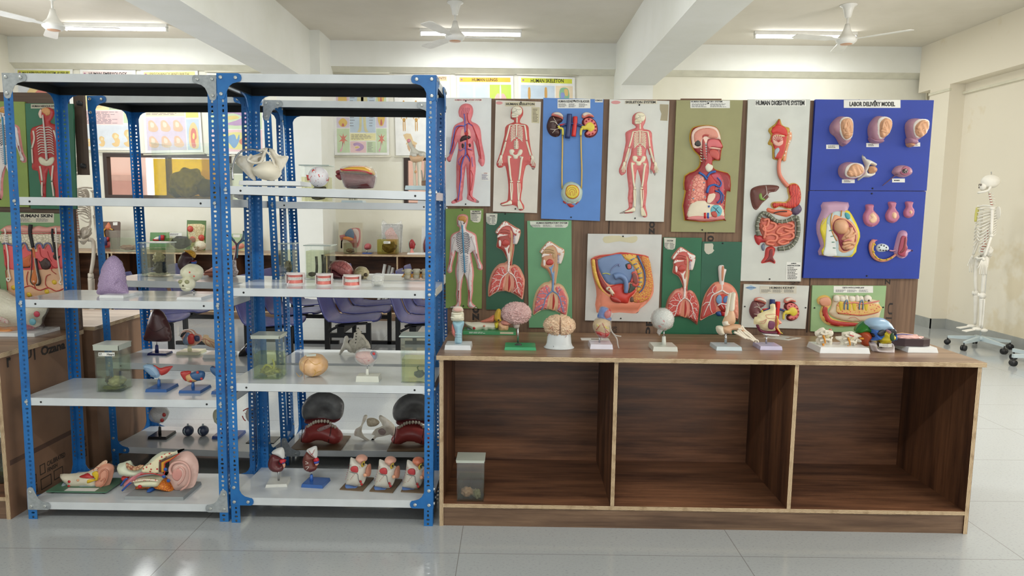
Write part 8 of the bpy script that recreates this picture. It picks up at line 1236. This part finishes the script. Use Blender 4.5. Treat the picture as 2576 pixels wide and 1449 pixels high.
    a, b, c = T.px(*Q(.42, -.02)), T.px(*Q(.5, -.055)), T.px(*Q(.58, -.02)); mb = MB(); mb.tube([(a[0], -.004, a[1] + .01), (b[0], -.002, b[1]), (c[0], -.004, c[1] + .01)], .0018, 5); mb.build('hanging_string', M((150, 140, 110), .7), T)
chart('wall chart titled male reproductive system in English and Hindi, far left on the back wall', 'MALE REPRODUCTIVE SYSTEM  नर जनन अंग', [(37, 172), (183, 174), (186, 378), (44, 376)], (206, 206, 90), blocks=[(.05, .11, .95, .55, 't', 'organ'), (.05, .56, .95, .97, 'pk', 'text')], tb=(.13, .93), bold=.01)
chart('wall chart titled human embryology, with a row of embryos', 'HUMAN EMBRYOLOGY', [(201, 175), (341, 177), (347, 378), (206, 377)], (232, 212, 208), blocks=[(.04, .11, .96, .30, 'o', 'swirl'), (.04, .31, .5, .50, 'cr', 'cell'), (.5, .31, .75, .50, 'g', 'text'), (.76, .31, .96, .66, 'g', 'cell'), (.04, .51, .75, .68, 'pk', 'text'), (.04, .69, .96, .97, 't', 'embryo')])
chart('slightly tilted wall chart titled pregnancy and birth, behind the big yellow jar', 'PREGNANCY AND BIRTH', [(354, 177), (497, 175), (511, 383), (366, 385)], (238, 226, 150), (110, 90, 60), [(.04, .11, .96, .34, 'l', 'organ'), (.04, .35, .72, .42, 'b', 'text'), (.04, .43, .72, .56, 'o', 'text'), (.74, .35, .96, .58, 'y', 'skin'), (.04, .57, .72, .97, 'l', 'labour'), (.74, .6, .96, .97, 'b', 'organ')], bold=.0)
chart('wall chart titled human ear, with a coloured inner ear drawing', 'HUMAN EAR', [(520, 184), (660, 185), (667, 388), (526, 387)], (206, 206, 60), blocks=[(.04, .11, .96, .38, 'w', 'ear'), (.04, .39, .96, .69, 'g', 'swirl'), (.04, .70, .96, .97, 'pk', 'ear')], tb=(.3, .72))
chart('wall chart titled nervous system, green legs and a red nerve cell', 'NERVOUS SYSTEM', [(837, 188), (976, 188), (979, 390), (842, 390)], (206, 206, 60), blocks=[(.05, .11, .28, .52, 'p', 'brainb'), (.29, .11, .76, .72, 'b', 'body'), (.77, .11, .96, .4, 'g', 'brainb'), (.05, .53, .28, .66, 'l', 'brainb'), (.77, .41, .96, .66, 'l', 'brainb'), (.05, .67, .28, .97, 'g', 'neuron'), (.29, .73, .76, .82, 'cr', 'text'), (.29, .83, .58, .97, 'pk', 'swirl'), (.59, .83, .76, .97, 'g', 'text'), (.77, .67, .96, .97, 'g', 'neuron')], tb=(.27, .78))
chart('wall chart titled synovial movable joints, with bones drawn on white', 'SYNOVIAL (Movable) JOINTS', [(991, 187), (1131, 188), (1134, 391), (996, 391)], (238, 210, 170), (110, 70, 70), [(.05, .11, .95, .30, 'w', 'text'), (.05, .31, .5, .70, 'w', 'skel'), (.52, .31, .95, .5, 'w', 'joint'), (.52, .51, .95, .7, 'w', 'joint'), (.05, .72, .5, .97, 'w', 'joint'), (.52, .72, .95, .97, 'w', 'joint')], tb=(.13, .93), bold=0)
chart('wall chart titled human lungs, pink lungs on pale blue and bright green', 'HUMAN LUNGS', [(1149, 190), (1291, 191), (1294, 394), (1152, 394)], (240, 190, 60), (80, 60, 40), [(.04, .11, .57, .97, 'b', 'lungs'), (.58, .11, .96, .5, (190, 220, 90), 'lungs'), (.58, .51, .96, .97, 'g', 'text')], tb=(.27, .72))
chart('wall chart titled human skeleton, two small skeletons on pale blue, right end of the charts', 'HUMAN SKELETON', [(1304, 191), (1446, 195), (1448, 397), (1306, 395)], (222, 226, 70), blocks=[(.04, .11, .64, .97, 'b', 'skel'), (.66, .11, .96, .40, 'o', 'head'), (.66, .41, .96, .97, 'g', 'brainb')], tb=(.22, .80))
# ================================================================ CABINETS ALONG THE BACK WALL AND WHAT STANDS ON THEM
hB = .835
cabinet('low plywood cabinet along the back wall right of the white column, rolled charts inside', (-2.33, 8.70, 0), 0, 2.42, .58, hB, [.89, 1.66])
cabinet('low plywood cabinet along the back wall left of the white column, dark empty bays', (-5.02, 8.70, 0), 0, 2.06, .58, hB, [.8, 1.54])
cabinet('low plywood cabinet at the far left of the back wall behind the hanging skeleton', (-6.50, 8.72, 0), 0, 1.44, .58, hB, [.72])
for i, (x, w_) in enumerate(((-1.425, .155), (-1.262, .165))):
    T = Thing('cork_binder', ('left' if i == 0 else 'right') + ' one of two tall mustard brown boxes in the back cabinet', 'box', (x, 8.80, .106)); mb = MB(); mb.box((0, 0, 0), (w_, .25, .40)); mb.build('box_body', M((178, 146, 82), .8, 'spots', (150, 116, 60), 80), T, bevel=.002)
ROLL = M((206, 206, 200), .6)
for i in range(6):
    T = Thing('rolled_chart', 'rolled up paper chart leaning in the bay left of the mustard boxes', 'rolled chart', (-1.72 + i * .042, 8.80 + (i % 2) * .05, .106), group='rolled charts leaning in the back cabinet'); mb = MB(); mb.tube([(0, 0, .004), (.10 + .01 * i, .05, .60 - i * .02)], .02, 10); mb.build('roll', ROLL, T)
for i, (x, col) in enumerate(((-3.36, (30, 30, 34)), (-3.28, (40, 46, 44)))):
    T = Thing('file_folder', ('left' if i == 0 else 'right') + ' dark folder leaning in the left back cabinet', 'folder', (x, 8.8, .106), 0); mb = MB(); mb.box((0, 0, 0), (.03, .25, .34), mat=Matrix.Rotation(.28, 4, 'Y')); mb.build('cover', C(*col), T)
def bpanel(label, quad, col, Y=9.2, t=.012, name='relief_panel'):
    cx = sum(q[0] for q in quad) / 4; p = atY(cx, max(q[1] for q in quad), Y); T = Thing(name, label, 'anatomical relief', (p.x, Y, hB)); T.off = -t; mb = MB(); pp = [T.px(x, y, -t) for x, y in quad]; pp = [(u, max(v, 0.0)) for u, v in pp]; mb.prism(pp, 0, -t); mb.build('panel_board', C(*col), T); return T
VB = V(800, 380, 4.528); VC = V(200, 540, 5.8545)
T = bpanel('cream relief panel with a sectioned pelvis, left on the right-hand back cabinet', VB("237,812 508,815 498,1172 228,1168"), (206, 200, 178)); D(T, 'pelvis_section', VB("245,960 310,950 345,895 400,878 470,880 485,940 480,1040 450,1100 400,1100 380,1050 300,1000 275,1040 275,1105 258,1100 262,1020"), (178, 110, 106), .03, n=2); D(T, 'blue_part', VB("310,950 345,900 390,885 420,960 400,1000 340,980"), (96, 116, 136), .008, .028); D(T, 'yellow_part', VB("290,985 340,970 400,985 395,1020 300,1005"), (206, 130, 60), .008, .028); D(T, 'bone_part', VB("400,890 440,885 470,920 470,1000 450,1050 440,980 420,940"), (206, 186, 176), .006, .028)
T = bpanel('pale relief panel of a face wrapped in clear plastic, behind the yellow square jar', VB("735,830 968,835 945,1182 730,1178"), (220, 220, 214)); D(T, 'face_section', VB("760,935 800,890 835,868 865,900 885,940 915,985 900,1080 870,1150 800,1150 790,1040"), (214, 150, 138), .03, n=2); D(T, 'plastic_wrap', VB("720,820 740,780 790,825 900,820 950,790 965,850 960,1180 725,1178"), FILM, .045, w=.02, n=1)
T = bpanel('white relief panel with a purple red organ, at the right post on the back cabinet', VB("1185,855 1320,858 1315,1182 1172,1180"), (216, 218, 216)); D(T, 'organ', VB("1235,950 1290,940 1300,1100 1240,1160 1205,1150 1198,1060 1215,1000"), (120, 60, 74), .04, n=2)
def bj(label, q, lev, liq, sp, Y, cat='specimen jar', **k): x0, y0, x1, y1 = q; return jar(label, x0, x1, y1, y0, hB, .16, Y=Y, lev=lev, liq=liq, lid='rim', g=GLASS, spec=sp, **k)
bj('small square jar standing before the cream pelvis panel on the back cabinet', (863.5, 602, 892, 645), 612, (.84, .86, .78), lump((120, 96, 70), (.05, .03, .025), (.0, 0, .04), .5, 3), 8.78)
bj('square jar of yellow fluid with a brown specimen before the plastic-wrapped panel', (948, 592, 999, 645.5), 603, (.86, .82, .46), lump((112, 92, 62), (.09, .05, .07), (.02, 0, .09), .3, 2, (90, 72, 50)), 8.8, lab=((965, 607, 982, 613), None))
def bst(name, label, q, Y=8.85): l, r, yb = q; return stand(name, label, 'anatomical model', l, r, yb, hB, .12, Y=Y)
T = bst('brain_model', 'tiny pink brain model on a blue stand between two jars on the back cabinet', (911, 935, 645)); slabbase(T, .015, (34, 66, 130)); rod(T, 'stem', 923, 643, 636, .018, C(34, 66, 130), r2=.012); rod(T, 'rod', 923, 637, 626, .005, STEEL); I2(T, 'brain', VB("527,1085 540,1060 570,1050 600,1060 608,1090 595,1118 545,1122 528,1105"), C(166, 84, 88), .06)
T = bst('larynx_model', 'red and green larynx model standing on a white tray on the back cabinet', (1024, 1078, 647)); slabbase(T, .02, (222, 224, 224)); I2(T, 'red_part', VB("1040,1050 1055,1012 1075,1005 1090,1020 1108,1060 1100,1110 1050,1110"), C(150, 30, 36), .04); I2(T, 'side_cartilage', VB("1030,1030 1042,1045 1050,1110 1095,1115 1112,1040 1105,1120 1075,1150 1040,1120"), C(150, 172, 160), .03, n=2); I2(T, 'pink_windpipe', VB("1058,1100 1085,1100 1092,1190 1048,1190"), C(214, 140, 132), .03)
T = bpanel('brown relief panel with a small uterus and pelvic vessels, left back cabinet', VC("330,102 585,102 598,118 592,520 335,522"), (92, 66, 52)); D(T, 'uterus', VC("425,112 445,130 465,180 460,215 425,225 390,215 380,180 405,140"), (206, 120, 84), .03); strands(T, 'yellow_tube', [(VC("395,205 365,240 370,290 380,330 365,370"), .009), (VC("455,205 480,215 500,225"), .009)], C(206, 160, 60), .015); strands(T, 'vessel', [(VC("400,325 405,450"), .022)], C(50, 60, 110), .03); strands(T, 'red_vessel', [(VC("430,330 425,380"), .02), (VC("370,335 375,380"), .02)], C(170, 50, 50), .02); D(T, 'bladder', VC("360,400 400,380 450,400 455,470 400,490 355,470"), (150, 64, 66), .03)
slab(T, 'paper_label', VC("492,112 560,110 558,155 495,158"), .001, PAPER)
T = bpanel('small leaf-green relief panel with red and blue vessels, behind the jar with the dark specimen', VC("1042,262 1320,262 1320,555 1030,552"), (92, 142, 82)); D(T, 'white_part', VC("1100,350 1140,325 1180,330 1180,375 1110,375"), (220, 214, 206), .03); strands(T, 'vessel', [(VC("1205,305 1200,375"), .022)], C(70, 100, 150), .02); strands(T, 'red_vessel', [(VC("1235,300 1232,375"), .025), (VC("1095,370 1180,372"), .012)], C(180, 40, 50), .02)
T = bpanel('tall green relief panel of tissue with round red cells, behind the small skull', VC("1582,80 1862,88 1850,560 1575,550"), (86, 120, 62)); D(T, 'tissue', VC("1592,150 1620,140 1720,135 1845,155 1832,300 1835,480 1650,470 1600,300"), M((214, 200, 156), .5, 'cells', (186, 168, 120), 30), .016, n=2); spots(T, 'round_cell', VC("1630,210 1665,365 1795,340"), .042, C(196, 74, 60), -.03, .3)
bj('wide clear jar with small pale specimens, before the brown uterus panel', (277, 581, 339, 633), 599, (.86, .90, .84), lump((150, 110, 90), (.10, .05, .03), (.04, 0, .05), .5, 3), 8.72)
bj('square jar with a large black specimen and a paper label, left back cabinet', (418, 584, 479, 634), 600, (.70, .76, .58), lump((44, 44, 48), (.12, .06, .08), (.0, 0, .12), .3, 2.4), 8.72, lab=((426.5, 586, 457.5, 593.5), None))
T = stand('skull_model', 'small ivory skull at the foot of the tall green tissue panel, back cabinet', 'skull', 482, 514, 637, hB, .14, Y=8.8); a = T.px(499, 620); mb = MB(); mb.blob((a[0] + .01, .02, a[1] + .008), (.075, .08, .062), 4, .03, 2); mb.build('cranium', BONEM, T); mb = MB(); mb.blob((a[0] - .045, -.04, a[1] - .035), (.042, .04, .045), 3, .08, 3); mb.build('face_bones', BONEM, T); spots(T, 'eye_socket', VC("1690,482 1742,482"), .015, C(150, 130, 100), -.062, .5); spots(T, 'nose_opening', VC("1712,510"), .008, C(130, 110, 84), -.075, .5)
T = bpanel('pale green relief panel with a small label, behind the bronchial tree model', VC("2240,280 2480,285 2475,560 2235,560"), (170, 190, 150)); slab(T, 'paper_label', VC("2262,290 2365,292 2360,335 2262,333"), .001, PAPER); D(T, 'pink_part', VC("2250,470 2400,420 2420,490 2260,520"), (206, 130, 110), .02); D(T, 'yellow_part', VC("2340,540 2400,515 2470,525 2465,555 2350,558"), (190, 176, 120), .02)
# ================================================================ BENCH SEATS
SEAT = M((62, 64, 118), .34, 'plain', (52, 54, 104), 3); BLK = M((22, 22, 26), .4)
def seat_mesh():
    prof = [(.44, .425), (.43, .438), (.38, .440), (.28, .428), (.16, .418), (.06, .428), (.0, .47), (-.04, .56), (-.075, .68), (-.10, .80), (-.11, .835)]
    mb = MB(); n = 10; P_ = smooth(prof, 2, False); rows = []
    for k, (x, z) in enumerate(P_):
        u = k / (len(P_) - 1); w_ = .215 * (1 - .10 * (1 - min(1, u * 6))) * (1 - .14 * max(0, (u - .5) * 2) ** 2)
        for j in range(n + 1):
            t = j / n * 2 - 1; c_ = .018 * (t * t); e = .03 * abs(t) ** 4 * (1 if u > .12 else 0)
            rows.append((x + (c_ if u > .5 else 0) - .02 * abs(t) ** 3 * (1 - min(1, u * 5)), t * w_, z + (c_ if u <= .5 else 0)))
    fs = [(a * (n + 1) + b, a * (n + 1) + b + 1, (a + 1) * (n + 1) + b + 1, (a + 1) * (n + 1) + b) for a in range(len(P_) - 1) for b in range(n)]
    mb.add(rows, fs, 0, True); o = mb.build('seat', SEAT); m_ = o.modifiers.new('s', 'SOLIDIFY'); m_.thickness = .012; m_.offset = 0; dg = bpy.context.evaluated_depsgraph_get(); me = bpy.data.meshes.new_from_object(o.evaluated_get(dg)); bpy.data.objects.remove(o); return me
SM = seat_mesh()
for p in SM.polygons: p.use_smooth = True
def bench(label, x, y0, n=3, dy=.51, rz=0.):
    T = Thing('tandem_bench', label, 'bench', (x - .44, y0, 0), rz)
    for i in range(n): link(SM, 'seat', T.o, TR((0, i * dy, 0)))
    mb = MB(); mb.box((.10, -.15, .33), (.16, (n - 1) * dy + .15, .39)); mb.build('beam', BLK, T)
    for i in range(n):
        for s in (-.12, .12): mb = MB(); mb.tube([(.02, i * dy + s, .345), (.13, i * dy + s, .40), (.36, i * dy + s, .418)], .012, 6); mb.build('seat_bracket', BLK, T)
    for y in (-.02, (n - 1) * dy + .02):
        mb = MB(); mb.box((-.04, y - .02, .0), (.0, y + .02, .46)); mb.build('leg', BLK, T); mb = MB(); mb.box((.33, y - .02, .0), (.37, y + .02, .40)); mb.build('leg', BLK, T); mb = MB(); mb.box((.0, y - .02, .27), (.33, y + .02, .31)); mb.build('cross_bar', BLK, T); mb = MB(); mb.box((-.12, y - .02, .0), (.45, y + .02, .035)); mb.build('floor_bar', BLK, T)
    return T
bench('row of three navy plastic seats on black legs seen right of the two middle posts', -1.19, 6.18); bench('row of three navy plastic seats seen between the rear posts, behind the denture shelf', -1.82, 5.95, 3, .62); bench('row of three navy plastic seats at the left, behind the dark maroon lung model', -2.90, 6.05); bench('navy seat row mostly hidden by the right post and the tall board', -.56, 6.2)
